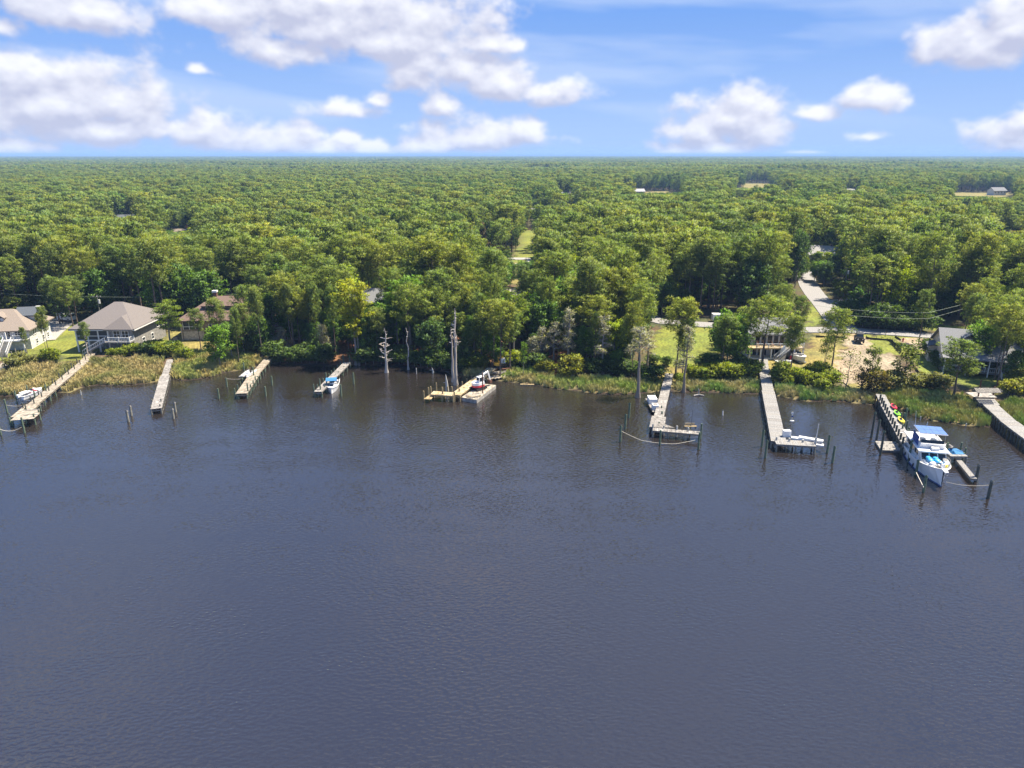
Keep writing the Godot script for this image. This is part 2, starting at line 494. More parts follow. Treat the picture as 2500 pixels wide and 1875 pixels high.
func build_zones():
	var lawn := Color(0.215, 0.260, 0.036)
	var dry := Color(0.280, 0.255, 0.075)
	var sand := Color(0.420, 0.350, 0.245)
	var straw := Color(0.270, 0.130, 0.060)
	var marsh := Color(0.230, 0.200, 0.090)
	zones = [
		[straw, [Vector2(-48.50, -144.38), Vector2(-19.99, -138.34), Vector2(-10.72, -136.90), Vector2(11.81, -130.10), Vector2(13.53, -150.92), Vector2(5.41, -183.58), Vector2(-16.63, -188.60), Vector2(-60.55, -183.58)]],
		[lawn, [Vector2(-117.13, -145.21), Vector2(-105.93, -142.93), Vector2(-101.81, -145.21), Vector2(-98.67, -145.21), Vector2(-97.15, -147.56), Vector2(-92.90, -142.93), Vector2(-89.42, -144.45), Vector2(-91.26, -149.98), Vector2(-80.40, -151.64), Vector2(-84.21, -162.31), Vector2(-95.33, -181.19), Vector2(-114.72, -180.03), Vector2(-113.58, -172.32), Vector2(-110.42, -158.60), Vector2(-123.12, -153.32)]],
		[dry, [Vector2(-78.03, -151.17), Vector2(-73.86, -148.72), Vector2(-67.82, -147.12), Vector2(-60.17, -155.43), Vector2(-67.67, -177.14), Vector2(-75.61, -179.39), Vector2(-84.36, -170.68)]],
		[lawn, [Vector2(26.66, -134.06), Vector2(27.40, -129.41), Vector2(30.54, -132.47), Vector2(32.51, -134.06), Vector2(34.75, -131.69), Vector2(41.84, -137.33), Vector2(51.07, -167.42), Vector2(50.91, -177.59), Vector2(37.94, -174.94), Vector2(32.82, -160.47)]],
		[dry, [Vector2(26.66, -134.06), Vector2(27.40, -129.41), Vector2(34.57, -130.92), Vector2(41.61, -136.49), Vector2(40.14, -139.02), Vector2(30.39, -139.88)]],
		[dry, [Vector2(43.89, -135.67), Vector2(49.01, -146.18), Vector2(58.49, -150.02), Vector2(67.08, -152.01), Vector2(73.33, -167.42), Vector2(81.94, -167.42), Vector2(79.81, -162.73), Vector2(69.27, -146.18), Vector2(61.53, -129.41), Vector2(60.87, -124.34), Vector2(56.71, -126.47), Vector2(47.93, -129.41)]],
		[lawn, [Vector2(84.90, -200.10), Vector2(86.94, -200.10), Vector2(82.17, -184.54), Vector2(79.28, -177.59), Vector2(73.86, -172.36)]],
		[lawn, [Vector2(84.02, -164.65), Vector2(91.82, -165.63), Vector2(97.91, -164.65), Vector2(89.35, -148.72), Vector2(83.59, -147.12), Vector2(79.74, -147.91), Vector2(79.95, -153.70)]],
		[sand, [Vector2(79.73, -165.04), Vector2(82.27, -165.63), Vector2(84.31, -160.47), Vector2(81.78, -152.01), Vector2(80.54, -142.51), Vector2(76.29, -125.75), Vector2(68.78, -125.75), Vector2(63.25, -127.19), Vector2(64.82, -136.49), Vector2(69.27, -146.18), Vector2(74.62, -153.02)]],
		[lawn, [Vector2(83.81, -162.73), Vector2(91.32, -164.65), Vector2(86.14, -151.17), Vector2(79.74, -147.91), Vector2(80.61, -153.70)]],
		[sand, [Vector2(91.23, -161.78), Vector2(99.09, -164.65), Vector2(93.21, -153.70), Vector2(88.91, -147.91), Vector2(88.76, -152.01)]],
		[lawn, [Vector2(85.27, -150.34), Vector2(88.69, -147.12), Vector2(89.49, -144.78), Vector2(86.14, -135.40), Vector2(91.17, -132.73), Vector2(105.56, -139.59), Vector2(97.34, -127.68), Vector2(85.23, -124.69), Vector2(81.97, -130.16), Vector2(81.61, -135.40), Vector2(84.46, -145.55)]],
		[dry, [Vector2(63.01, -127.68), Vector2(70.26, -129.53), Vector2(77.83, -129.53), Vector2(77.45, -123.53), Vector2(82.23, -121.27), Vector2(90.95, -126.47), Vector2(89.72, -121.83), Vector2(80.89, -119.08), Vector2(72.44, -122.96), Vector2(62.40, -124.69)]],
		[lawn, [Vector2(105.58, -230.21), Vector2(100.86, -200.39), Vector2(103.67, -192.01), Vector2(99.97, -172.57), Vector2(119.05, -160.25), Vector2(127.51, -172.57), Vector2(97.17, -177.08), Vector2(97.34, -200.39)]],
		[lawn, [Vector2(109.72, -246.32), Vector2(111.72, -238.01), Vector2(102.25, -203.34), Vector2(109.07, -200.39), Vector2(102.12, -186.78), Vector2(95.53, -186.78), Vector2(102.71, -209.49)]],
		[lawn, [Vector2(0.76, -264.70), Vector2(6.87, -264.70), Vector2(13.56, -339.69), Vector2(25.99, -417.10), Vector2(7.09, -417.10), Vector2(0.00, -285.89)]],
		[dry, [Vector2(-1.38, -238.01), Vector2(6.90, -238.01), Vector2(9.20, -285.89), Vector2(-1.64, -285.89)]],
		[dry, [Vector2(406.85, -672.97), Vector2(476.24, -697.83), Vector2(573.71, -836.40), Vector2(489.75, -836.40)]],
		[dry, [Vector2(262.51, -818.39), Vector2(279.42, -801.13), Vector2(388.78, -1102.01), Vector2(352.89, -1134.63)]],
		[dry, [Vector2(136.78, -753.40), Vector2(164.14, -753.40), Vector2(190.14, -874.85), Vector2(154.94, -855.20)]],
	]
	zones.append([marsh, []])

func zone_color(x: float, z: float) -> Color:
	var j := Vector2(x + 2.2 * soft_noise.get_noise_2d(x * 4.0, z * 4.0), z + 2.2 * soft_noise.get_noise_2d(x * 4.0 + 300.0, z * 4.0))
	var s := shore_z(j.x) - j.y
	var litter := Color(0.130, 0.085, 0.045).lerp(Color(0.085, 0.105, 0.030), clampf(0.5 + 1.2 * soft_noise.get_noise_2d(x * 1.5, z * 1.5), 0.0, 1.0))
	var c := litter
	if s < 7.0 and z > -170.0: c = zones[-1][0]
	if z > -420.0 or absf(x) < 700.0:
		for k in zones.size() - 1:
			if in_poly(j, zones[k][1]): c = zones[k][0]
	if s < 0.6: c = Color(0.050, 0.034, 0.020)
	var v := 1.0 + 0.35 * fine_noise.get_noise_2d(x, z) + 0.35 * soft_noise.get_noise_2d(x * 2.0, z * 2.0)
	var dry := clampf(0.25 + soft_noise.get_noise_2d(x * 0.9 - 90.0, z * 0.9), 0.0, 0.5)
	c = c.lerp(c * Color(1.25, 1.02, 0.9), dry)
	return Color(c.r * v, c.g * v, c.b * v)

func grid_sheet(sh: Dictionary, xs: Array, zs: Array):
	var base: int = sh.v.size()
	for z in zs:
		for x in xs:
			var y := ground_y(x, z)
			if inland(x, z) > 20.0: y += 0.10 * soft_noise.get_noise_2d(x * 0.6, z * 0.6) - 0.06
			sh.v.append(Vector3(x, y, z))
			sh.c.append(zone_color(x, z))
	var w := xs.size()
	for j in zs.size() - 1:
		for i in w - 1:
			var a: int = base + j * w + i
			sh.i.append_array([a, a + w, a + 1, a + 1, a + w, a + w + 1])

func sheet_mesh(sh: Dictionary) -> ArrayMesh:
	var st := SurfaceTool.new()
	st.begin(Mesh.PRIMITIVE_TRIANGLES)
	for k in sh.v.size():
		st.set_color(sh.c[k])
		st.add_vertex(sh.v[k])
	for k in sh.i: st.add_index(k)
	st.generate_normals()
	return st.commit()

func steps(a: float, b: float, n: int) -> Array:
	var r := []
	for k in n + 1: r.append(lerpf(a, b, float(k) / n))
	return r

func build_ground():
	build_zones()
	var sh := {"v": PackedVector3Array(), "c": PackedColorArray(), "i": PackedInt32Array()}
	grid_sheet(sh, steps(-170, 170, 340), steps(-215, -96, 119))
	grid_sheet(sh, steps(-170, 170, 100), steps(-330, -215, 40))
	for side in [-1, 1]: grid_sheet(sh, steps(minf(side * 170, side * 900), maxf(side * 170, side * 900), 60), steps(-330, -60, 54))
	grid_sheet(sh, steps(-900, 900, 220), steps(-1100, -330, 96))
	for q in [[-12000, -900, -1100, -60], [900, 12000, -1100, -60], [-12000, 12000, -16000, -1100]]:
		grid_sheet(sh, steps(q[0], q[1], 12), steps(q[2], q[3], 12))
	structure("ground", sheet_mesh(sh), M.soil, "flat wooded land with lawns, sand and pine straw")
	var s := Shape.new()
	s.quad(Vector3(-3000, 0, 700), Vector3(3000, 0, 700), Vector3(3000, 0, -150), Vector3(-3000, 0, -150))
	structure("water", s.done(), M.river_water, "dark rippled river water reflecting the blue sky")

func strip(points: Array, width: float, y: float) -> ArrayMesh:
	# a sheet along a line of Vector2(x, z), with a slab edge below
	var s := Shape.new()
	var left := []
	var right := []
	for k in points.size():
		var t: Vector2 = (points[mini(k + 1, points.size() - 1)] - points[maxi(k - 1, 0)]).normalized()
		var nrm := Vector2(t.y, -t.x) * width / 2.0
		left.append(points[k] + nrm)
		right.append(points[k] - nrm)
	for k in points.size() - 1:
		var a := Vector3(left[k].x, y, left[k].y)
		var b := Vector3(right[k].x, y, right[k].y)
		var c := Vector3(right[k + 1].x, y, right[k + 1].y)
		var d := Vector3(left[k + 1].x, y, left[k + 1].y)
		if (b - a).cross(c - a).y > 0.0: s.quad(a, b, c, d)
		else: s.quad(a, d, c, b)
		var low := Vector3(0, -0.25, 0)
		s.quad(a, d, d + low, a + low)
		s.quad(b, c, c + low, b + low)
	return s.done()

func build_roads():
	structure("road", strip([Vector2(34.04, -186.78), Vector2(39.04, -178.94), Vector2(46.79, -176.16), Vector2(55.48, -173.90), Vector2(63.96, -171.70), Vector2(71.41, -169.97), Vector2(77.45, -169.97), Vector2(83.29, -169.54), Vector2(89.48, -167.86), Vector2(97.84, -164.98), Vector2(104.25, -162.58), Vector2(111.43, -160.25), Vector2(125.80, -156.50), Vector2(147.38, -149.46)], 5.6, 1.12), M.road_grey, "pale grey asphalt lane running along the river houses")
	structure("side_road", strip([Vector2(82.83, -172.57), Vector2(84.59, -181.81), Vector2(89.37, -200.39), Vector2(93.12, -215.99), Vector2(97.03, -230.21), Vector2(102.31, -246.32), Vector2(112.63, -274.90)], 6.0, 1.124), M.road_grey, "side road climbing into the wood")
	structure("driveway", strip([Vector2(106.08, -208.86), Vector2(98.86, -206.37), Vector2(92.06, -204.54)], 5.0, 1.116), M.road_pale, "pale turnout beside the side road")
	structure("driveway_pale", strip([Vector2(-0.42, -177.08), Vector2(-0.22, -186.78), Vector2(0.23, -200.39), Vector2(0.51, -219.39), Vector2(0.79, -226.49)], 7.0, 1.128), M.road_pale, "pale concrete drive between the pines")
	structure("driveway_white", strip([Vector2(-110.42, -158.60), Vector2(-113.15, -166.18), Vector2(-115.88, -174.46), Vector2(-117.28, -180.03), Vector2(-114.89, -181.19)], 9.0, 1.13), M.road_pale, "pale concrete drive beside the white house")
	structure("lane", strip([Vector2(-8.44, -294.09), Vector2(-1.69, -295.29), Vector2(5.08, -295.29), Vector2(13.60, -296.51), Vector2(25.81, -300.22)], 6.0, 1.14), M.road_pale, "lane crossing the far clearing")
	structure("lane_spur", strip([Vector2(5.30, -262.75), Vector2(7.43, -274.90), Vector2(9.41, -292.89)], 6.0, 1.145), M.road_pale, "spur of the lane in the far clearing")
	structure("lane_drive", strip([Vector2(1.29, -280.29), Vector2(4.03, -280.29), Vector2(6.77, -280.29)], 4.0, 1.15), M.road_pale, "narrow drive in the far clearing")
	structure("far_road", strip([Vector2(418.58, -691.45), Vector2(445.55, -724.57), Vector2(464.40, -738.71), Vector2(487.65, -745.98)], 8.0, 1.16), M.road_pale, "far track across the meadow")

# ---------- houses ----------
func hip_shape(w: float, d: float, rise: float, ridge: float, along_x: bool) -> ArrayMesh:
	# a hipped roof over a w by d plan centred on the origin, eaves at y 0, closed below
	var s := Shape.new()
	var a := Vector3(-w / 2, 0, d / 2)
	var b := Vector3(w / 2, 0, d / 2)
	var c := Vector3(w / 2, 0, -d / 2)
	var e := Vector3(-w / 2, 0, -d / 2)
	var r0 := Vector3(-ridge / 2, rise, 0) if along_x else Vector3(0, rise, ridge / 2)
	var r1 := Vector3(ridge / 2, rise, 0) if along_x else Vector3(0, rise, -ridge / 2)
	if along_x:
		s.quad(a, b, r1, r0)
		s.quad(c, e, r0, r1)
		s.tri(b, c, r1)
		s.tri(e, a, r0)
	else:
		s.quad(b, c, r1, r0)
		s.quad(e, a, r0, r1)
		s.tri(a, b, r0)
		s.tri(c, e, r1)
	var k := Vector3(0, -0.22, 0)
	for q in [[a, b], [b, c], [c, e], [e, a]]: s.quad(q[0] + k, q[1] + k, q[1], q[0])
	s.quad(e + k, c + k, b + k, a + k)
	return s.done()

func gable_shape(w: float, d: float, rise: float, front_drop := 0.0) -> ArrayMesh:
	# two slabs meeting in a ridge along x; the front one reaches down by front_drop more
	var s := Shape.new()
	var t := 0.2
	var front := Vector3(0, -front_drop, d / 2)
	var back := Vector3(0, 0, -d / 2)
	for q in [front, back]:
		var a := Vector3(-w / 2, q.y, q.z)
		var b := Vector3(w / 2, q.y, q.z)
		var c := Vector3(w / 2, rise, 0)
		var e := Vector3(-w / 2, rise, 0)
		var k := Vector3(0, -t, 0)
		if q.z > 0:
			s.quad(a, b, c, e)
			s.quad(e + k, c + k, b + k, a + k)
			s.quad(a + k, b + k, b, a)
			s.quad(b + k, c + k, c, b)
			s.quad(e + k, a + k, a, e)
		else:
			s.quad(b, a, e, c)
			s.quad(c + k, e + k, a + k, b + k)
			s.quad(b + k, a + k, a, b)
			s.quad(c + k, b + k, b, c)
			s.quad(a + k, e + k, e, a)
	return s.done()

func gable_end(d: float, y0: float, y1: float, peak: float, t := 0.2) -> ArrayMesh:
	# a wall across z, with a pointed top, centred on x 0
	var s := Shape.new()
	for x in [-t / 2, t / 2]:
		var p := [Vector3(x, y0, d / 2), Vector3(x, y0, -d / 2), Vector3(x, y1, -d / 2), Vector3(x, peak, 0), Vector3(x, y1, d / 2)]
		if x < 0: p.reverse()
		for k in [1, 2, 3]: s.tri(p[0], p[k], p[k + 1])
	return s.done()

func window(house: Node3D, at: Vector3, w: float, h: float, turn: float, panes := 2, trim := "white_paint"):
	# a trimmed window whose face looks along +z before the turn
	var s := Shape.new()
	var t := 0.11
	s.box(Vector3(0, h / 2 + t / 2, 0.03), Vector3(w + 2 * t, t, 0.1))
	s.box(Vector3(0, -h / 2 - t / 2, 0.04), Vector3(w + 2 * t, t, 0.14))
	for x in [-1, 1]: s.box(Vector3(x * (w / 2 + t / 2), 0, 0.03), Vector3(t, h, 0.1))
	for k in range(1, panes): s.box(Vector3(-w / 2 + w * k / panes, 0, 0.03), Vector3(0.08, h, 0.09))
	var f := part(house, "window", s.done(), M[trim], at, Basis(Vector3.UP, turn))
	part(f, "sash", box_mesh(Vector3(w, 0.06, 0.08)), M[trim], Vector3(0, 0, 0.025))
	for k in panes: part(f, "pane", box_mesh(Vector3(w / panes - 0.09, h - 0.02, 0.03)), M.glass, Vector3(-w / 2 + w * (k + 0.5) / panes, 0, 0.01))

func railing(house: Node3D, a: Vector3, b: Vector3, m: Material, height := 1.0):
	var s := Shape.new()
	s.beam(a + Vector3(0, height, 0), b + Vector3(0, height, 0), 0.1, 0.07)
	s.beam(a + Vector3(0, 0.12, 0), b + Vector3(0, 0.12, 0), 0.07, 0.07)
	var o := part(house, "railing", s.done(), m)
	var n := maxi(2, int(a.distance_to(b) / 0.32))
	var bal := box_mesh(Vector3(0.05, height - 0.12, 0.05))
	for k in n + 1:
		part(o, "baluster", bal, m, a.lerp(b, float(k) / n) + Vector3(0, height / 2 + 0.06, 0))
	var np := maxi(1, int(a.distance_to(b) / 2.2))
	for k in np + 1: part(o, "post", box_mesh(Vector3(0.14, height + 0.15, 0.14)), m, a.lerp(b, float(k) / np) + Vector3(0, height / 2 + 0.07, 0))

func stairs(house: Node3D, top: Vector3, foot: Vector3, width: float, m: Material, rail: Material):
	var o := part(house, "stairs", null, m)
	var dir := Vector3(foot.x - top.x, 0, foot.z - top.z)
	var run := dir.length()
	dir = dir.normalized()
	var side := dir.cross(Vector3.UP)
	var n := maxi(3, int((top.y - foot.y) / 0.19))
	var s := Shape.new()
	for q in [-1, 1]: s.beam(top + side * q * width / 2, foot + side * q * width / 2, 0.06, 0.28)
	o.mesh = s.done()
	var b := Basis(side, Vector3.UP, -dir)
	for k in n:
		part(o, "tread", box_mesh(Vector3(width, 0.05, run / n + 0.03)), m, top.lerp(foot, (k + 0.5) / n), b)
	for q in [-1, 1]:
		var r := Shape.new()
		var up := Vector3(0, 0.95, 0)
		r.beam(top + side * q * width / 2 + up, foot + side * q * width / 2 + up, 0.09, 0.08)
		r.beam(top + side * q * width / 2 + up * 0.2, foot + side * q * width / 2 + up * 0.2, 0.06, 0.06)
		for k in 13:
			var p: Vector3 = top.lerp(foot, k / 12.0) + side * q * width / 2
			r.beam(p, p + up, 0.05, 0.05)
		part(o, "handrail", r.done(), rail)

func posts(house: Node3D, spots: Array, y0: float, y1: float, t: float, m: Material):
	var mesh := box_mesh(Vector3(t, y1 - y0, t))
	for p in spots: part(house, "post", mesh, m, Vector3(p[0], (y0 + y1) / 2, p[1]))

func build_houses():
	taupe_house()
	white_house()
	tan_house()
	red_deck_house()
	two_storey_house()
	cream_house()
	far_houses()

func taupe_house():
	var h := thing("waterfront_house", "grey two-storey house with taupe hipped roof and dark screened porch", "house", Vector3(-88.5, 0.95, -150.0))
	part(h, "wall", box_mesh(Vector3(12.4, 5.2, 11.5)), M.siding_grey, Vector3(0, 2.6, -8.6))
	part(h, "wall", box_mesh(Vector3(5.2, 5.15, 2.9)), M.siding_grey, Vector3(3.6, 2.575, -1.45))
	part(h, "roof", hip_shape(14.2, 17.0, 4.3, 1.8, true), M.roof_taupe, Vector3(0, 5.3, -7.6)).set_meta("label", "taupe shingled hipped roof")
	var bay := part(h, "roof", hip_shape(6.4, 9.0, 2.4, 4.0, false), M.roof_taupe, Vector3(3.6, 5.24, -3.4))
	bay.set_meta("label", "smaller taupe roof over the bay")
	var s := Shape.new()
	s.box(Vector3(0, 5.02, 0.86), Vector3(14.3, 0.2, 0.08))
	for x in [-7.12, 7.12]: s.box(Vector3(x, 5.02, -7.6), Vector3(0.08, 0.2, 17.0))
	part(h, "fascia", s.done(), M.white_paint)
	posts(h, [[-6.1, 0.1], [-3.6, 0.1], [-1.3, 0.1], [0.85, 0.1]], 0.0, 5.0, 0.26, M.white_paint)
	part(h, "porch_floor", box_mesh(Vector3(7.3, 0.22, 3.1)), M.white_paint, Vector3(-2.7, 2.62, -1.3))
	for x in [-4.85, -2.45, -0.22]:
		part(h, "porch_screen", box_mesh(Vector3(2.1, 2.1, 0.03)), M.screen_mesh, Vector3(x, 3.88, 0.1))
		part(h, "screen_rail", box_mesh(Vector3(2.2, 0.14, 0.1)), M.white_paint, Vector3(x, 3.6, 0.14))
	part(h, "porch_screen", box_mesh(Vector3(0.03, 2.1, 2.6)), M.screen_mesh, Vector3(-6.1, 3.88, -1.4))
	for x in [2.7, 4.5]: window(h, Vector3(x, 3.9, 0.02), 1.35, 1.5, 0.0)
	window(h, Vector3(3.9, 1.35, 0.02), 1.0, 1.3, 0.0, 1)
	window(h, Vector3(-3.0, 1.3, -2.83), 1.0, 1.3, 0.0, 1)
	var dr := part(h, "door", box_mesh(Vector3(1.0, 2.1, 0.08)), M.white_paint, Vector3(-0.6, 1.06, -2.82))
	part(dr, "pane", box_mesh(Vector3(0.6, 1.2, 0.04)), M.glass, Vector3(0, 0.3, 0.04))
	for q in [[-4.0, 1.6], [-8.0, 1.6], [-11.0, 3.8]]: window(h, Vector3(6.22, q[1], q[0]), 1.0, 1.3, PI / 2, 1)
	part(h, "deck", box_mesh(Vector3(5.6, 0.24, 2.1)), M.composite_cream, Vector3(3.6, 2.6, 1.1))
	posts(h, [[1.0, 2.0], [3.6, 2.0], [6.2, 2.0]], 0.0, 2.5, 0.2, M.green_pile)
	railing(h, Vector3(1.8, 2.72, 2.1), Vector3(6.3, 2.72, 2.1), M.white_paint)
	railing(h, Vector3(6.35, 2.72, 2.0), Vector3(6.35, 2.72, 0.15), M.white_paint)
	stairs(h, Vector3(0.9, 2.7, 1.5), Vector3(-3.6, 0.2, 2.6), 1.2, M.composite_cream, M.white_paint)
	var vent := Shape.new()
	vent.tube([Vector3.ZERO, Vector3(0, 0.9, 0)], [0.08, 0.08], 6)
	for p in [Vector3(1.5, 8.0, -10.0), Vector3(-2.0, 7.6, -11.0)]: part(h, "roof_vent", vent.done(), M.steel, p)

func white_house():
	var h := thing("waterfront_house", "white two-storey house with tan roof, white railed deck and dormer", "house", Vector3(-106.4, 0.95, -152.2), 0.2)
	part(h, "wall", box_mesh(Vector3(18.0, 4.4, 11.0)), M.siding_white, Vector3(-9.0, 2.2, -5.5))
	part(h, "roof", hip_shape(19.6, 13.6, 3.6, 9.0, true), M.roof_tan, Vector3(-9.0, 4.6, -5.4))
	part(h, "roof", hip_shape(7.5, 10.0, 2.9, 4.0, false), M.roof_tan, Vector3(-13.5, 4.55, -2.0))
	var dm := part(h, "dormer", box_mesh(Vector3(2.4, 1.5, 2.6)), M.siding_white, Vector3(-6.4, 6.1, -3.0))
	part(dm, "dormer_roof", gable_shape(3.0, 3.0, 1.0), M.roof_tan, Vector3(0, 0.85, 0), Basis(Vector3.UP, PI / 2))
	part(dm, "pane", box_mesh(Vector3(1.2, 0.9, 0.06)), M.glass, Vector3(0, 0, 1.31))
	var cr := part(h, "cross_gable", box_mesh(Vector3(4.2, 2.4, 3.4)), M.siding_white, Vector3(-1.7, 5.4, -6.5))
	part(cr, "cross_gable_roof", gable_shape(5.0, 4.4, 1.6), M.roof_slate, Vector3(0.1, 1.35, 0))
	part(cr, "pane", box_mesh(Vector3(0.06, 1.0, 0.8)), M.glass, Vector3(2.11, 0.1, 0))
	part(h, "chimney", box_mesh(Vector3(0.9, 2.6, 0.9)), M.siding_white, Vector3(-1.0, 6.6, -9.2))
	for z in [-2.2, -3.2]: window(h, Vector3(0.02, 3.6, z), 0.7, 1.3, PI / 2, 1)
	for z in [-3.0, -6.5, -9.0]: window(h, Vector3(0.02, 1.2, z), 0.8, 1.0, PI / 2, 1)
	for x in [-2.2, -4.2, -8.0, -10.0, -13.0]: window(h, Vector3(x, 3.7, 0.02), 1.1, 1.6, 0.0)
	part(h, "porch_floor", box_mesh(Vector3(17.0, 0.25, 2.6)), M.white_paint, Vector3(-8.6, 2.6, 1.32))
	posts(h, [[-0.4, 2.4], [-3.6, 2.4], [-6.8, 2.4], [-10.0, 2.4], [-13.0, 2.4]], 0.0, 4.5, 0.24, M.white_paint)
	railing(h, Vector3(-4.2, 2.74, 2.5), Vector3(-16.8, 2.74, 2.5), M.white_paint)
	railing(h, Vector3(-0.5, 2.74, 2.5), Vector3(-2.2, 2.74, 2.5), M.white_paint)
	stairs(h, Vector3(-3.2, 2.65, 2.7), Vector3(-3.4, 0.1, 6.0), 1.6, M.composite_white, M.white_paint)
	var lower := part(h, "dark_panel", box_mesh(Vector3(2.2, 2.0, 0.08)), M.screen_mesh, Vector3(-7.5, 1.1, 0.05))  # solid dark panel: the shade of an opening is put into its colour
	lower.set_meta("label", "dark panel painted as the shaded opening below the deck")
	for q in [0, 1, 2, 3]:
		var ch := thing("garden_chair", "white slatted garden chair on lawn below the white house", "chair", Vector3(-113.0 + q * 1.1, 0.9, -144.2 + 0.2 * q), 0.4 * q, "white chairs below the white house")
		part(ch, "seat", box_mesh(Vector3(0.6, 0.06, 0.6)), M.white_paint, Vector3(0, 0.38, 0), Basis(Vector3.RIGHT, 0.12))
		part(ch, "backrest", box_mesh(Vector3(0.6, 0.8, 0.06)), M.white_paint, Vector3(0, 0.75, -0.36), Basis(Vector3.RIGHT, -0.3))
		for x in [-0.33, 0.33]:
			part(ch, "armrest", box_mesh(Vector3(0.12, 0.04, 0.7)), M.white_paint, Vector3(x, 0.6, 0))
			part(ch, "leg", box_mesh(Vector3(0.06, 0.6, 0.08)), M.white_paint, Vector3(x, 0.3, 0.3))
			part(ch, "leg", box_mesh(Vector3(0.06, 0.4, 0.08)), M.white_paint, Vector3(x, 0.2, -0.28))

func tan_house():
	var h := thing("waterfront_house", "tan house with brown roof, small chimney and screened corner porch", "house", Vector3(-76.6, 0.95, -160.2), 0.08)
	part(h, "wall", box_mesh(Vector3(14.0, 4.6, 12.0)), M.siding_tan, Vector3(7.0, 2.3, -6.0))
	part(h, "roof", hip_shape(15.6, 13.8, 3.0, 6.0, true), M.roof_brown, Vector3(7.0, 4.75, -6.0))
	part(h, "upper_wall", box_mesh(Vector3(7.5, 2.2, 7.0)), M.siding_tan, Vector3(8.5, 6.2, -7.0))
	part(h, "roof", hip_shape(8.8, 8.4, 1.6, 3.5, true), M.roof_brown, Vector3(8.5, 7.4, -7.0))
	var c := part(h, "chimney", box_mesh(Vector3(0.8, 1.8, 0.8)), M.brick_red, Vector3(6.4, 9.0, -7.0))
	part(c, "cap", box_mesh(Vector3(1.1, 0.4, 1.1)), M.white_paint, Vector3(0, 1.1, 0))
	part(h, "porch_screen", box_mesh(Vector3(4.0, 1.9, 0.04)), M.screen_mesh, Vector3(2.6, 3.5, 0.04))
	part(h, "porch_wall", box_mesh(Vector3(4.2, 1.9, 0.06)), M.siding_cream, Vector3(2.6, 1.1, 0.05))
	for x in [0.6, 1.95, 3.3, 4.6]: part(h, "mullion", box_mesh(Vector3(0.12, 2.0, 0.08)), M.white_paint, Vector3(x, 3.5, 0.08))
	part(h, "screen_rail", box_mesh(Vector3(4.2, 0.12, 0.08)), M.white_paint, Vector3(2.6, 3.2, 0.09))
	for x in [7.0, 9.5, 12.0]: window(h, Vector3(x, 3.0, 0.02), 1.1, 1.4, 0.0)
	posts(h, [[0.2, 0.3], [5.0, 0.3]], 0.0, 4.5, 0.2, M.siding_cream)
	var ac := thing("air_conditioner", "grey box air conditioner beside the tan house", "air conditioner", Vector3(-78.0, 0.95, -160.0))
	part(ac, "case", box_mesh(Vector3(0.9, 0.9, 0.9)), M.siding_grey, Vector3(0, 0.45, 0))
	part(ac, "grille", box_mesh(Vector3(0.7, 0.05, 0.7)), M.black_plastic, Vector3(0, 0.93, 0))

func red_deck_house():
	var h := thing("waterfront_house", "brown roofed house with red timber deck half hidden by pines", "house", Vector3(-57.5, 0.95, -160.5))
	part(h, "wall", box_mesh(Vector3(13.0, 5.4, 10.0)), M.siding_white, Vector3(6.5, 2.7, -5.0))
	part(h, "roof", gable_shape(14.2, 12.0, 3.2), M.roof_brown, Vector3(6.5, 5.5, -5.0))
	for x in [0.1, 12.9]: part(h, "gable", gable_end(10.0, 5.3, 5.6, 8.3), M.siding_white, Vector3(x, 0, -5.0))
	part(h, "deck", box_mesh(Vector3(9.0, 0.25, 3.2)), M.deck_red, Vector3(4.5, 2.8, 1.7))
	posts(h, [[0.3, 3.1], [3.0, 3.1], [6.0, 3.1], [8.8, 3.1]], 0.0, 2.7, 0.2, M.deck_red)
	railing(h, Vector3(0.2, 2.95, 3.2), Vector3(8.8, 2.95, 3.2), M.deck_red)
	stairs(h, Vector3(1.0, 2.9, 3.3), Vector3(4.0, 0.1, 5.0), 1.2, M.deck_red, M.white_paint)
	for x in [1.5, 4.0, 7.0, 10.5]: window(h, Vector3(x, 4.3, 0.02), 1.4, 1.6, 0.0)
	for x in [2.5, 6.5, 10.5]: window(h, Vector3(x, 1.4, 0.02), 1.2, 1.3, 0.0)
	var g := thing("waterfront_house", "pale grey roofed house glimpsed between bright cypress and pines", "house", Vector3(-40.5, 0.95, -176.0))
	part(g, "wall", box_mesh(Vector3(13.0, 4.4, 10.0)), M.siding_white, Vector3(6.5, 2.2, -5.0))
	part(g, "roof", gable_shape(14.2, 12.0, 4.0), M.roof_grey, Vector3(6.5, 4.5, -5.0))
	for x in [0.1, 12.9]: part(g, "gable", gable_end(10.0, 4.3, 4.6, 8.1), M.siding_white, Vector3(x, 0, -5.0))
	for x in [2.0, 5.0, 8.0, 11.0]: window(g, Vector3(x, 2.8, 0.02), 1.2, 1.5, 0.0)

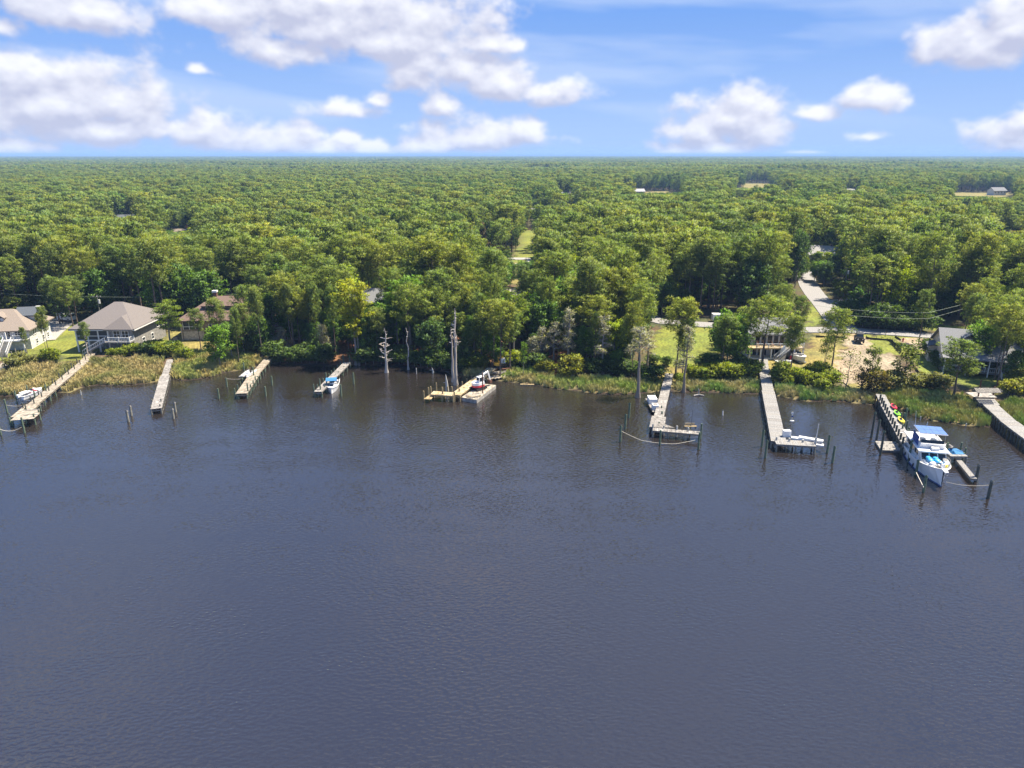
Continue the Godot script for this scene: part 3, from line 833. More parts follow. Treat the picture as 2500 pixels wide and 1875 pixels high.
func two_storey_house():
	var h := thing("waterfront_house", "white house with wooden upper deck, white posts and dark glass doors", "house", Vector3(49.8, 0.95, -144.2), -0.02)
	part(h, "wall", box_mesh(Vector3(11.4, 2.3, 8.4)), M.siding_white, Vector3(5.7, 1.15, -6.4))
	part(h, "upper_wall", box_mesh(Vector3(8.4, 2.4, 7.0)), M.siding_white, Vector3(5.2, 3.6, -6.6))
	part(h, "roof", gable_shape(9.8, 9.4, 2.6), M.roof_grey, Vector3(5.2, 4.9, -6.6))
	for x in [1.12, 9.28]: part(h, "gable", gable_end(7.0, 4.7, 5.2, 7.2), M.siding_white, Vector3(x, 0, -6.6))
	part(h, "roof", hip_shape(4.0, 6.0, 1.2, 2.0, false), M.roof_slate, Vector3(10.6, 3.0, -5.6))
	part(h, "deck", box_mesh(Vector3(11.4, 0.24, 3.4)), M.new_wood_dark, Vector3(5.7, 2.42, -1.2))
	part(h, "porch_floor", box_mesh(Vector3(5.4, 0.3, 3.2)), M.white_paint, Vector3(2.7, 0.2, -1.2))
	posts(h, [[0.15, 0.3], [2.4, 0.3], [4.6, 0.3], [7.4, 0.3], [9.4, 0.3], [11.2, 0.3]], 0.0, 2.3, 0.26, M.white_paint)
	railing(h, Vector3(1.4, 2.54, 0.4), Vector3(11.2, 2.54, 0.4), M.white_paint, 0.9)
	for x in [0.8, 1.9, 3.0, 4.0, 5.6, 6.6, 8.4]:
		var d := part(h, "glass_door", box_mesh(Vector3(0.95, 1.95, 0.08)), M.white_paint, Vector3(x, 1.18, -2.16))
		part(d, "pane", box_mesh(Vector3(0.75, 1.75, 0.04)), M.glass, Vector3(0, 0, 0.04))
	for x in [2.6, 3.9, 5.2, 6.5, 7.8]:
		var d := part(h, "glass_door", box_mesh(Vector3(1.15, 1.9, 0.08)), M.white_paint, Vector3(x, 3.52, -3.06))
		part(d, "pane", box_mesh(Vector3(0.95, 1.7, 0.04)), M.glass, Vector3(0, 0, 0.04))
	stairs(h, Vector3(8.2, 2.45, 0.6), Vector3(5.2, 0.1, 1.4), 1.1, M.old_wood, M.white_paint)
	for q in 6:
		var x := 2.0 + q * 1.6
		var ch := thing("deck_chair", "small wooden chair on the upper deck of the white house", "chair", Vector3(49.8 + x, 3.49, -144.9 - 0.3 * (q % 2)), 0.5 * q, "chairs on the upper deck")
		part(ch, "seat", box_mesh(Vector3(0.5, 0.06, 0.5)), M.roof_orange, Vector3(0, 0.42, 0))
		part(ch, "backrest", box_mesh(Vector3(0.5, 0.55, 0.05)), M.roof_orange, Vector3(0, 0.72, -0.24))
		for p in [[-0.2, -0.2], [0.2, -0.2], [-0.2, 0.2], [0.2, 0.2]]: part(ch, "leg", box_mesh(Vector3(0.05, 0.4, 0.05)), M.roof_orange, Vector3(p[0], 0.2, p[1]))

func cream_house():
	var h := thing("waterfront_house", "cream gabled house with grey roof and dormer beside sandy lot", "house", Vector3(85.2, 0.95, -134.8), -0.36)
	part(h, "wall", box_mesh(Vector3(15.0, 3.9, 9.6)), M.siding_cream, Vector3(7.6, 1.95, -7.8))
	part(h, "roof", gable_shape(16.2, 12.6, 3.6), M.roof_grey, Vector3(7.6, 3.9, -7.2))
	part(h, "porch_roof", box_mesh(Vector3(16.2, 0.16, 2.9)), M.roof_grey, Vector3(7.6, 3.62, 0.2), Basis(Vector3.RIGHT, 0.2))
	part(h, "gable", gable_end(11.4, 0.0, 4.0, 7.1), M.siding_cream, Vector3(0.1, 0, -7.2))
	part(h, "gable", gable_end(11.4, 0.0, 4.0, 7.1), M.siding_cream, Vector3(15.1, 0, -7.2))
	part(h, "bump_wall", box_mesh(Vector3(1.3, 3.4, 3.2)), M.siding_cream, Vector3(-0.66, 1.7, -9.4))
	part(h, "bump_roof", box_mesh(Vector3(1.9, 0.14, 3.8)), M.roof_slate, Vector3(-0.75, 3.62, -9.4), Basis(Vector3.BACK, 0.35))
	window(h, Vector3(-1.32, 1.9, -9.4), 1.2, 1.4, -PI / 2, 1)
	for z in [-4.0, -6.4]: window(h, Vector3(-0.02, 1.8, z), 0.8, 1.3, -PI / 2, 1)
	window(h, Vector3(-0.02, 4.8, -7.2), 0.8, 1.1, -PI / 2, 1)
	part(h, "porch_floor", box_mesh(Vector3(15.2, 0.35, 3.2)), M.composite_cream, Vector3(7.6, 0.6, -1.4))
	posts(h, [[0.1, 0.9], [3.9, 0.9], [7.6, 0.9], [11.3, 0.9], [15.1, 0.9]], 0.0, 3.4, 0.2, M.white_paint)
	for x in [2.0, 5.5, 9.5, 13.0]: window(h, Vector3(x, 2.2, -2.98), 1.4, 1.7, 0.0)
	for x in [4.6, 10.4]:
		var dm := part(h, "dormer", box_mesh(Vector3(1.9, 1.7, 2.6)), M.siding_cream, Vector3(x, 5.6, -4.4))
		part(dm, "dormer_roof", gable_shape(2.8, 2.6, 1.0), M.roof_grey, Vector3(0, 0.9, 0.1), Basis(Vector3.UP, PI / 2))
		part(dm, "pane", box_mesh(Vector3(1.1, 1.0, 0.06)), M.glass, Vector3(0, 0.0, 1.31))
	railing(h, Vector3(0.3, 0.78, 0.2), Vector3(9.5, 0.78, 0.2), M.white_paint, 0.9)
	stairs(h, Vector3(10.5, 0.75, 0.3), Vector3(10.5, 0.05, 1.8), 1.4, M.white_paint, M.white_paint)

func far_house(label: String, at: Vector3, turn: float, w: float, d: float, eave: float, rise: float, wall: String, roof: String):
	var h := thing("wooded_house", label, "house", Vector3(at.x, 1.0, at.z), turn)
	part(h, "wall", box_mesh(Vector3(w, eave, d)), M[wall], Vector3(0, eave / 2, 0))
	part(h, "roof", gable_shape(w + 1.4, d + 1.6, rise), M[roof], Vector3(0, eave, 0))
	for x in [-w / 2 + 0.1, w / 2 - 0.1]: part(h, "gable", gable_end(d, eave - 0.1, eave + 0.1, eave + rise * 0.9), M[wall], Vector3(x, 0, 0))
	var n := maxi(2, int(w / 3.5))
	for k in n: window(h, Vector3(-w / 2 + w * (k + 0.5) / n, eave - 1.6, d / 2 + 0.02), 1.3, 1.5, 0.0, 1)
	part(h, "door", box_mesh(Vector3(1.0, 2.0, 0.08)), M.white_paint, Vector3(0.0 if n % 2 == 0 else w / n / 2, 1.0, d / 2 + 0.04))
	part(h, "chimney", box_mesh(Vector3(0.8, 2.0, 0.8)), M.brick_red, Vector3(w * 0.3, eave + rise + 0.2, -0.6))

func far_houses():
	far_house("white house with pale roof at end of the side road", Vector3(117.02, 4.00, -271.26), -0.6, 11.0, 9.0, 5.2, 3.2, "siding_white", "roof_white")
	far_house("house with slate blue roof deep in pines", Vector3(-228.24, 9.00, -428.74), 0.3, 14.0, 10.0, 4.0, 3.5, "siding_grey", "roof_slate")
	far_house("tan roofed house among pines near yellow-green tree", Vector3(-160.90, 8.00, -349.39), -0.2, 12.0, 9.0, 4.0, 3.0, "siding_tan", "roof_tan")
	far_house("pale grey gabled house under dark oaks", Vector3(49.44, 8.00, -678.48), 0.6, 12.0, 9.0, 4.5, 4.0, "siding_white", "roof_grey")
	far_house("white walled house among mid wood pines", Vector3(18.36, 7.00, -494.83), 0.1, 10.0, 9.0, 4.0, 2.5, "siding_white", "roof_white")
	far_house("grey roofed house beside meadow pines", Vector3(42.63, 8.00, -495.21), -0.3, 15.0, 10.0, 4.0, 3.5, "siding_grey", "roof_slate")
	far_house("long shed with white metal roof and orange end", Vector3(123.13, 6.00, -782.26), 0.05, 34.0, 12.0, 4.0, 2.6, "siding_tan", "roof_white")
	far_house("grey gabled house in front of dark oak clump", Vector3(176.29, 7.00, -566.05), 0.5, 13.0, 10.0, 4.0, 4.0, "siding_white", "roof_grey")
	far_house("house with orange brick roof in the wood", Vector3(242.34, 7.00, -645.58), -0.4, 13.0, 10.0, 4.0, 3.5, "brick_red", "roof_orange")
	far_house("pale hip roofed house showing white beyond the wood", Vector3(335.08, 9.00, -726.75), 0.4, 16.0, 12.0, 4.5, 4.5, "siding_white", "roof_white")
	far_house("tan roofed low house below the pale house", Vector3(310.63, 5.00, -674.80), 0.0, 18.0, 9.0, 3.2, 2.4, "siding_tan", "roof_tan")
	far_house("white house behind tall meadow pines", Vector3(458.39, 6.00, -782.26), 0.2, 20.0, 11.0, 4.5, 3.5, "siding_white", "roof_grey")
	far_house("pale blue walled house seen between pine trunks", Vector3(285.76, 6.00, -467.71), -0.1, 22.0, 10.0, 5.0, 3.0, "siding_white", "roof_slate")
	far_house("tan house with orange-brown roof by sandy patch", Vector3(235.69, 6.00, -341.71), -0.35, 13.0, 11.0, 4.0, 3.0, "siding_tan", "roof_orange")
	far_house("white house behind distant pines by the meadow edge", Vector3(517.83, 7.00, -784.92), 0.1, 14.0, 10.0, 4.5, 3.5, "siding_white", "roof_grey")

# ---------- piers, pilings, ropes ----------
var pile_meshes := {}

func pile_mesh(h: float, r: float) -> ArrayMesh:
	var key := "%.1f/%.2f" % [h, r]
	if not pile_meshes.has(key):
		var s := Shape.new()
		s.tube([Vector3(0, -2.2, 0), Vector3(0, h * 0.5, 0), Vector3(0, h - 0.06, 0), Vector3(0, h, 0)], [r * 1.12, r, r * 0.94, r * 0.75], 9)
		pile_meshes[key] = s.done()
	return pile_meshes[key]

func pier(label: String, segs: Array, deck_y: float, woods: Array, pile: String, pile_top := 0.0, step := 2.6, group := "") -> Node3D:
	# segs: [start, end, width] of deck; boards lie across; pilings stand in pairs under the edges
	var origin := Vector3(segs[0][0].x, 0, segs[0][0].z)
	var o := thing("pier", label, "pier", origin, 0.0, group)
	var r := RandomNumberGenerator.new()
	r.seed = hash(label)
	for q in segs:
		var a: Vector3 = q[0] - origin
		var b: Vector3 = q[1] - origin
		a.y = deck_y
		b.y = deck_y
		var w: float = q[2]
		decks.append([Vector2(q[0].x, q[0].z), Vector2(q[1].x, q[1].z), w / 2.0])
		var along := (b - a).normalized()
		var side := along.cross(Vector3.UP).normalized()
		var length := a.distance_to(b)
		var n := maxi(1, int(round(length / 0.29)))
		var pitch := length / n
		var board := box_mesh(Vector3(w, 0.05, pitch - 0.025))
		var basis := Basis(side, Vector3.UP, -along)
		for k in n:
			var at := a + along * pitch * (k + 0.5) + side * r.randf_range(-0.02, 0.02) + Vector3(0, r.randf_range(-0.006, 0.006), 0)
			part(o, "plank", board, M[woods[[0, 0, 0, 1, 2, 2][r.randi() % 6]]], at, basis)
		for e in [-1, 0, 1]:
			part(o, "stringer", box_mesh(Vector3(0.09, 0.24, length)), M[woods[1]], (a + b) / 2 + side * e * (w / 2 - 0.12) + Vector3(0, -0.16, 0), basis)
		var np := maxi(1, int(round(length / step)))
		for k in np + 1:
			var c := a.lerp(b, (k + 0.0) / np)
			c += along * (0.12 if k == 0 else (-0.12 if k == np else 0.0))
			part(o, "pile_cap", box_mesh(Vector3(w + 0.1, 0.18, 0.14)), M[woods[1]], c + Vector3(0, -0.37, 0), basis)
			for e in [-1, 1]:
				var top := pile_top if pile_top > 0 and (k + (e + 1) / 2) % 1 == 0 else -0.3
				part(o, "piling", pile_mesh(deck_y + top, 0.13), M[pile], Vector3(c.x, 0, c.z) + side * e * (w / 2 + (0.10 if top > 0 else -0.1)))
	return o

func near_deck(p: Vector2, gap: float) -> bool:
	for d in decks:
		if Geometry2D.get_closest_point_to_segment(p, d[0], d[1]).distance_to(p) < d[2] + gap: return true
	return false

func post_on(o: Node3D, spots: Array, m: String, r := 0.13):
	for q in spots: part(o, "piling", pile_mesh(q[1], r), M[m], q[0] - o.position)

func deck_platform(o: Node3D, outline: Array, y: float, m: Material, boards_along: Vector2):
	# an odd-shaped deck: boards clipped to its outline, each a plank of its own
	var dir := boards_along.normalized()
	var across := Vector2(-dir.y, dir.x)
	var lo := INF
	var hi := -INF
	for p in outline:
		lo = minf(lo, p.dot(across))
		hi = maxf(hi, p.dot(across))
	var n := maxi(1, int((hi - lo) / 0.29))
	var base := Vector2(o.position.x, o.position.z)
	for k in n:
		var c := lo + (hi - lo) * (k + 0.5) / n
		var half := (hi - lo) / n / 2 - 0.012
		var band := PackedVector2Array([across * (c - half) - dir * 900, across * (c - half) + dir * 900, across * (c + half) + dir * 900, across * (c + half) - dir * 900])
		for piece in Geometry2D.intersect_polygons(PackedVector2Array(outline), band):
			var s := Shape.new()
			var pts := []
			for p in piece: pts.append(p - base)
			s.prism(pts, y - 0.05, y)
			part(o, "plank", s.done(), m)

func mooring(spots: Array, label: String, m: String, group: String, r := 0.15, cap := ""):
	for q in spots:
		var o := thing("mooring_piling", label, "piling", Vector3(q[0].x, 0, q[0].z), 0.0, group)
		part(o, "shaft", pile_mesh(q[1], r), M[m], Vector3.ZERO, Basis(Vector3(1, 0, 0.3).normalized(), rng.randf_range(-0.02, 0.02)))
		if cap: part(o, "cap", pile_cap(r), M[cap], Vector3(0, q[1], 0))

func pile_cap(r: float) -> ArrayMesh:
	var s := Shape.new()
	s.tube([Vector3(0, -0.12, 0), Vector3(0, 0.02, 0), Vector3(0, 0.16, 0)], [r * 1.15, r * 1.15, 0.02], 9)
	return s.done()

func rope(label: String, points: Array, sag: float, r := 0.025, m := "rope"):
	var pts := []
	var rad := []
	for k in points.size() - 1:
		for j in 9:
			var t := j / 8.0
			if j == 8 and k < points.size() - 2: continue
			var p: Vector3 = points[k].lerp(points[k + 1], t)
			p.y -= sag * 4.0 * t * (1.0 - t)
			pts.append(p)
			rad.append(r)
	var base: Vector3 = points[0]
	for k in pts.size(): pts[k] -= base
	var s := Shape.new()
	s.tube(pts, rad, 5)
	single("mooring_rope" if m == "rope" else "power_line", label, "rope" if m == "rope" else "wire", s.done(), M[m], base, Basis(), "ropes between mooring pilings" if m == "rope" else "overhead wires")

func build_piers():
	var grey := ["old_wood", "old_wood_dark", "old_wood_pale"]
	var tan := ["tan_wood", "tan_wood_dark", "tan_wood_pale"]
	var fresh := ["new_wood", "new_wood_dark", "new_wood_pale"]
	var white := ["composite_white", "composite_pale", "composite_cream"]
	# the long pier with dark posts, from the taupe house
	var p := pier("long tan pier with dark side posts leading to taupe roofed house", [
		[Vector3(-80.64, 1.30, -108.59), Vector3(-82.16, 1.30, -114.86), 2.2], [Vector3(-82.16, 1.30, -114.86), Vector3(-88.30, 1.30, -140.41), 1.7], [Vector3(-88.30, 1.30, -140.41), Vector3(-90.90, 1.30, -148.48), 1.7]], 1.3, tan, "green_pile")
	deck_platform(p, [Vector2(-80.68, -106.78), Vector2(-81.83, -112.28), Vector2(-79.18, -111.89), Vector2(-78.00, -110.07), Vector2(-77.45, -107.59)], 1.36, M.tan_wood_pale, Vector2(1, 0.1))
	post_on(p, [[Vector3(-77.87, 0.00, -108.38), 1.89], [Vector3(-78.44, 0.00, -110.56), 1.96], [Vector3(-81.61, 0.00, -107.94), 1.37], [Vector3(-81.29, 0.00, -107.94), 0.86], [Vector3(-81.71, 0.00, -112.06), 1.59]], "green_pile")
	for k in 11:
		var t := k / 10.0
		var c: Vector3 = Vector3(-81.82, 1.30, -112.13).lerp(Vector3(-90.33, 1.30, -146.33), t)
		for e in [-1, 1]:
			part(p, "side_post", box_mesh(Vector3(0.14, 1.1, 0.14)), M.dark_pile, c - p.position + Vector3(0.62, 0, 0.55) * e + Vector3(0, 0.45, 0))
	var rail := Shape.new()
	rail.beam(Vector3(-79.66, 2.20, -109.32) - p.position, Vector3(-77.58, 2.20, -109.65) - p.position, 0.3, 0.08)
	part(p, "bench_rail", rail.done(), M.old_wood_dark)
	var lad := Shape.new()
	for k in 5: lad.box(Vector3(-82.34, 0.00, -109.51) - p.position + Vector3(0, 0.1 + 0.28 * k, 0.25), Vector3(0.6, 0.05, 0.06))
	for e in [-0.3, 0.3]: lad.box(Vector3(-82.34, 0.00, -109.51) - p.position + Vector3(e, 0.6, 0.25), Vector3(0.06, 1.6, 0.06))
	part(p, "ladder", lad.done(), M.steel)
	pier("tan boardwalk with side posts below the white house", [[Vector3(-100.51, 1.30, -128.93), Vector3(-104.98, 1.30, -143.77), 1.8], [Vector3(-104.98, 1.30, -143.77), Vector3(-106.31, 1.30, -148.48), 1.8]], 1.3, tan, "grey_pile", 0.9)
	# straight grey pier
	p = pier("plain grey plank pier without boat, wider at river end", [
		[Vector3(-60.37, 1.00, -113.30), Vector3(-67.65, 1.00, -132.12), 1.75], [Vector3(-67.65, 1.00, -132.12), Vector3(-71.98, 1.00, -143.84), 1.25]], 1.0, grey, "grey_pile", 0.0, 2.0)
	post_on(p, [[Vector3(-61.45, 0.00, -113.74), 1.34], [Vector3(-60.23, 0.00, -114.47), 1.44], [Vector3(-61.24, 0.00, -116.98), 1.55], [Vector3(-63.09, 0.00, -117.49), 1.19]], "grey_pile", 0.12)
	# tan pier with a watercraft lift
	p = pier("tan plank pier with green pilings and lift for small watercraft", [[Vector3(-48.71, 1.10, -121.09), Vector3(-50.44, 1.10, -133.07), 2.0], [Vector3(-50.44, 1.10, -133.07), Vector3(-51.36, 1.10, -143.67), 1.6]], 1.1, tan, "green_pile", 0.0)
	post_on(p, [[Vector3(-50.42, 0.00, -122.43), 1.55], [Vector3(-51.25, 0.00, -125.96), 1.17], [Vector3(-51.79, 0.00, -128.82), 0.93], [Vector3(-51.96, 0.00, -130.48), 1.10], [Vector3(-48.01, 0.00, -122.43), 2.59], [Vector3(-48.25, 0.00, -124.51), 1.73], [Vector3(-48.56, 0.00, -126.84), 1.66], [Vector3(-48.88, 0.00, -128.94), 1.88], [Vector3(-49.22, 0.00, -131.10), 1.30], [Vector3(-49.49, 0.00, -133.34), 1.12], [Vector3(-49.83, 0.00, -135.64), 0.93], [Vector3(-50.22, 0.00, -138.01), 0.94], [Vector3(-53.02, 0.30, -146.09), 1.64]], "green_pile")
	# grey pier with the white motorboat
	p = pier("weathered grey pier beside white motorboat with blue canopy", [[Vector3(-35.19, 1.10, -122.09), Vector3(-34.10, 1.10, -141.06), 1.5]], 1.1, grey, "green_pile", 0.0)
	post_on(p, [[Vector3(-36.51, 0.00, -124.11), 1.95], [Vector3(-36.41, 0.00, -126.25), 1.17], [Vector3(-35.06, 0.00, -123.32), 3.15], [Vector3(-36.15, 0.00, -129.55), 1.29], [Vector3(-36.14, 0.00, -131.73), 1.71], [Vector3(-35.99, 0.00, -133.34), 1.12], [Vector3(-35.96, 0.00, -135.30), 1.13], [Vector3(-35.81, 0.00, -136.98), 1.14], [Vector3(-35.70, 0.00, -139.40), 1.05], [Vector3(-35.62, 0.00, -141.54), 1.07], [Vector3(-35.42, 0.20, -143.42), 2.05], [Vector3(-34.70, 0.00, -124.91), 1.50], [Vector3(-34.72, 0.00, -126.54), 2.14], [Vector3(-34.52, 0.00, -132.69), 1.22], [Vector3(-34.27, 0.00, -134.12), 1.29], [Vector3(-34.15, 0.00, -135.97), 1.24], [Vector3(-34.05, 0.00, -138.01), 1.26], [Vector3(-33.93, 0.00, -140.11), 1.06], [Vector3(-33.83, 0.20, -142.31), 2.25]], "green_pile")
	# new yellow pier
	p = pier("new yellow timber pier with side arm beside the barge", [[Vector3(-10.11, 1.20, -120.03), Vector3(-3.99, 1.20, -136.76), 1.9], [Vector3(-10.20, 1.20, -120.32), Vector3(-14.43, 1.20, -121.19), 1.9]], 1.2, fresh, "yellow_pile", 0.0)
	deck_platform(p, [Vector2(-15.65, -119.12), Vector2(-14.40, -118.93), Vector2(-13.86, -121.16), Vector2(-14.98, -121.41)], 0.75, M.new_wood_dark, Vector2(1, 0.1))
	post_on(p, [[Vector3(-15.95, 0.00, -121.43), 1.48], [Vector3(-15.39, 0.00, -123.96), 1.31], [Vector3(-14.58, 0.00, -121.04), 2.43], [Vector3(-14.12, 0.00, -125.72), 1.64], [Vector3(-12.45, 0.00, -120.48), 2.52], [Vector3(-11.13, 0.00, -124.71), 1.21], [Vector3(-10.28, 0.00, -119.77), 1.86], [Vector3(-12.00, 0.00, -125.46), 1.02], [Vector3(-10.27, 0.00, -126.49), 0.80], [Vector3(-9.46, 0.00, -128.31), 0.98], [Vector3(-9.54, 0.00, -121.91), 1.80], [Vector3(-8.82, 0.00, -124.21), 1.38], [Vector3(-8.03, 0.00, -126.49), 1.31], [Vector3(-8.72, 0.00, -130.73), 0.91], [Vector3(-7.26, 0.00, -128.84), 1.12], [Vector3(-6.54, 0.00, -131.28), 1.18], [Vector3(-7.89, 0.00, -132.95), 0.80], [Vector3(-7.14, 0.00, -134.95), 0.72], [Vector3(-5.78, 0.00, -134.08), 0.93], [Vector3(-4.95, 0.00, -136.41), 0.85], [Vector3(-4.21, 0.00, -138.50), 0.86], [Vector3(-5.43, 0.00, -140.03), 0.74]], "yellow_pile", 0.14)
	# grey pier with the rope sling
	p = pier("weathered grey pier with riverside arm and triangular corner deck", [[Vector3(22.81, 1.10, -104.36), Vector3(24.11, 1.10, -109.25), 2.3], [Vector3(24.11, 1.10, -109.25), Vector3(30.94, 1.10, -133.33), 1.6], [Vector3(22.04, 1.10, -103.64), Vector3(29.04, 1.10, -101.95), 1.3]], 1.1, grey, "grey_pile", 0.0)
	deck_platform(p, [Vector2(23.52, -106.76), Vector2(25.60, -104.05), Vector2(22.94, -104.46)], 1.16, M.old_wood_dark, Vector2(1, 0.3))
	post_on(p, [[Vector3(22.23, 0.00, -104.49), 1.65], [Vector3(23.83, 0.00, -103.90), 1.62], [Vector3(25.73, 0.00, -103.25), 1.77], [Vector3(27.41, 0.00, -102.76), 1.68]], "white_pile", 0.14)
	post_on(p, [[Vector3(27.95, 0.00, -104.09), 1.70], [Vector3(29.29, 0.00, -102.38), 2.50], [Vector3(27.91, 0.00, -98.18), 2.77], [Vector3(22.42, 0.00, -99.68), 2.49], [Vector3(24.84, 0.00, -110.39), 1.61], [Vector3(23.53, 0.00, -106.12), 1.32]], "green_pile", 0.15)
	# the straight white pier
	p = pier("straight white plank pier with white pilings and boat lift arm", [[Vector3(39.86, 1.20, -98.29), Vector3(46.53, 1.20, -122.36), 2.2], [Vector3(46.53, 1.20, -122.36), Vector3(50.35, 1.20, -135.83), 2.0], [Vector3(50.35, 1.20, -135.83), Vector3(52.68, 1.20, -143.17), 1.8], [Vector3(39.31, 1.20, -98.29), Vector3(44.87, 1.20, -97.37), 2.0]], 1.2, white, "grey_pile", 0.0)
	post_on(p, [[Vector3(39.70, 0.00, -98.86), 1.73], [Vector3(41.45, 0.00, -98.40), 1.72], [Vector3(43.35, 0.00, -98.04), 1.62], [Vector3(44.96, 0.00, -97.42), 2.22]], "white_pile", 0.16)
	for q in [[Vector3(45.94, 1.30, -98.28), Vector3(42.21, 1.30, -99.68)], [Vector3(46.19, 1.00, -97.31), Vector3(44.92, 1.00, -97.85)], [Vector3(46.24, 1.50, -97.79), Vector3(43.25, 1.50, -99.42)]]:
		var s := Shape.new()
		s.beam(q[0] - p.position, q[1] - p.position, 0.7, 0.22)
		part(p, "lift_beam", s.done(), M.white_paint)
	var lb := Shape.new()
	lb.box(Vector3(41.75, 1.20, -100.35) - p.position + Vector3(0, 0.5, 0), Vector3(1.1, 1.0, 0.7))
	part(p, "dock_box", lb.done(), M.white_paint)
	lb = Shape.new()
	lb.tube([Vector3(44.93, 1.20, -97.37) - p.position, Vector3(44.93, 1.20, -97.37) - p.position + Vector3(0.1, 3.2, 0)], [0.06, 0.05], 6)
	part(p, "flag_pole", lb.done(), M.white_paint)
	# the yacht's pier
	p = pier("pale pier lined with dark pilings between yacht and kayaks", [[Vector3(57.95, 1.50, -95.79), Vector3(63.56, 1.50, -113.64), 1.75], [Vector3(63.56, 1.50, -113.64), Vector3(65.41, 1.50, -119.40), 1.5], [Vector3(57.59, 1.50, -94.85), Vector3(58.37, 1.50, -94.85), 2.2]], 1.5, white, "dark_pile", 0.0, 2.0)
	for k in 13:
		var t := k / 12.0
		var c: Vector3 = Vector3(63.85, 1.50, -116.08).lerp(Vector3(57.59, 1.50, -96.68), t)
		part(p, "piling", pile_mesh(2.6, 0.16), M.dark_pile, Vector3(c.x - p.position.x - 0.15, 0, c.z - p.position.z))
		if k % 2 == 0: part(p, "cleat", box_mesh(Vector3(0.5, 0.06, 0.12)), M.white_paint, Vector3(c.x - p.position.x + 0.1, 2.1, c.z - p.position.z + 0.3))
	post_on(p, [[Vector3(62.29, 0.00, -107.19), 1.84], [Vector3(60.65, 0.00, -102.80), 2.24], [Vector3(59.56, 0.00, -99.34), 2.69], [Vector3(62.70, 0.00, -108.60), 0.83], [Vector3(61.26, 0.00, -104.45), 1.07], [Vector3(59.52, 0.00, -99.95), 1.23], [Vector3(62.85, 0.00, -105.46), 1.82], [Vector3(62.10, 0.00, -103.46), 1.53], [Vector3(61.73, 0.00, -101.84), 1.25], [Vector3(61.36, 0.00, -100.57), 1.02], [Vector3(64.18, 0.00, -108.96), 1.86], [Vector3(64.29, 0.00, -110.05), 1.46], [Vector3(63.44, 0.00, -107.19), 3.33]], "green_pile", 0.14)
	post_on(p, [[Vector3(56.89, 0.00, -93.54), 3.42], [Vector3(58.67, 0.00, -94.93), 2.36]], "green_pile", 0.16)
	# pier at the right edge
	pier("wide pale pier on dark bulkhead pilings with pergola", [[Vector3(77.33, 1.60, -95.85), Vector3(79.15, 1.60, -105.86), 2.6], [Vector3(79.15, 1.60, -105.86), Vector3(81.32, 1.60, -113.96), 2.4], [Vector3(81.32, 1.60, -113.96), Vector3(82.73, 1.60, -117.90), 3.0]], 1.6, white, "dark_pile", 0.0, 1.0)
	var pl := thing("pergola_deck", "low pale deck under slatted pergola at the marsh edge", "deck", Vector3(80.59, 0.90, -117.80))
	deck_platform(pl, [Vector2(80.46, -119.42), Vector2(84.79, -119.59), Vector2(84.22, -116.55), Vector2(80.36, -116.75)], 1.0, M.old_wood_pale, Vector2(1, 0.25))
	for q in [Vector3(82.17, 0.00, -121.46), Vector3(85.88, 0.00, -121.46), Vector3(85.92, 0.00, -119.52), Vector3(82.59, 0.00, -119.61)]: part(pl, "piling", pile_mesh(0.94, 0.12), M.dark_pile, Vector3(q.x, 0, q.z) - Vector3(pl.position.x, pl.position.y, pl.position.z))
	# floating platform, lift beams and tarp deck round the yacht
	var fl := thing("floating_platform", "white floating swim platform with dark deck fittings", "float", Vector3(56.99, 0.00, -99.34))
	deck_platform(fl, [Vector2(55.47, -100.52), Vector2(58.61, -100.23), Vector2(57.73, -96.72), Vector2(54.61, -97.01)], 0.4, M.composite_cream, Vector2(0.2, 1))
	var fb := Shape.new()
	var ol := []
	for q in [Vector2(55.54, -100.54), Vector2(58.61, -100.26), Vector2(57.79, -96.89), Vector2(54.73, -97.19)]: ol.append(q - Vector2(fl.position.x, fl.position.z))
	fb.prism(ol, -0.1, 0.34)
	part(fl, "float_body", fb.done(), M.composite_pale)
	for i in 4:
		for j in 3:
			var c: Vector3 = Vector3(55.45, 0.42, -99.63).lerp(Vector3(58.08, 0.42, -99.51), i / 3.0) + (Vector3(55.26, 0.42, -97.44) - Vector3(55.45, 0.42, -99.63)) * (j / 2.0)
			part(fl, "fitting", box_mesh(Vector3(0.18, 0.05, 0.18)), M.black_plastic, c - fl.position)
	p = pier("short pale pier with blue tarp behind the yacht", [[Vector3(62.27, 1.30, -93.94), Vector3(64.68, 1.30, -93.89), 2.6]], 1.3, white, "grey_pile", 0.0, 3.0)
	post_on(p, [[Vector3(62.05, 0.00, -93.54), 3.08], [Vector3(66.33, 0.00, -96.94), 1.58], [Vector3(64.61, 0.00, -93.54), 1.48], [Vector3(66.13, 0.00, -95.50), 1.37]], "green_pile", 0.14)
	var sl := Shape.new()
	sl.beam(Vector3(63.53, 0.60, -92.88), Vector3(61.86, 0.60, -86.55), 0.75, 0.3)
	var base: Vector3 = Vector3(63.54, 0.00, -90.85)
	for k in sl.v.size(): sl.v[k] -= base
	single("lift_beam", "long white lift beam lying in water beside the yacht", "beam", sl.done(), M.composite_pale, base)

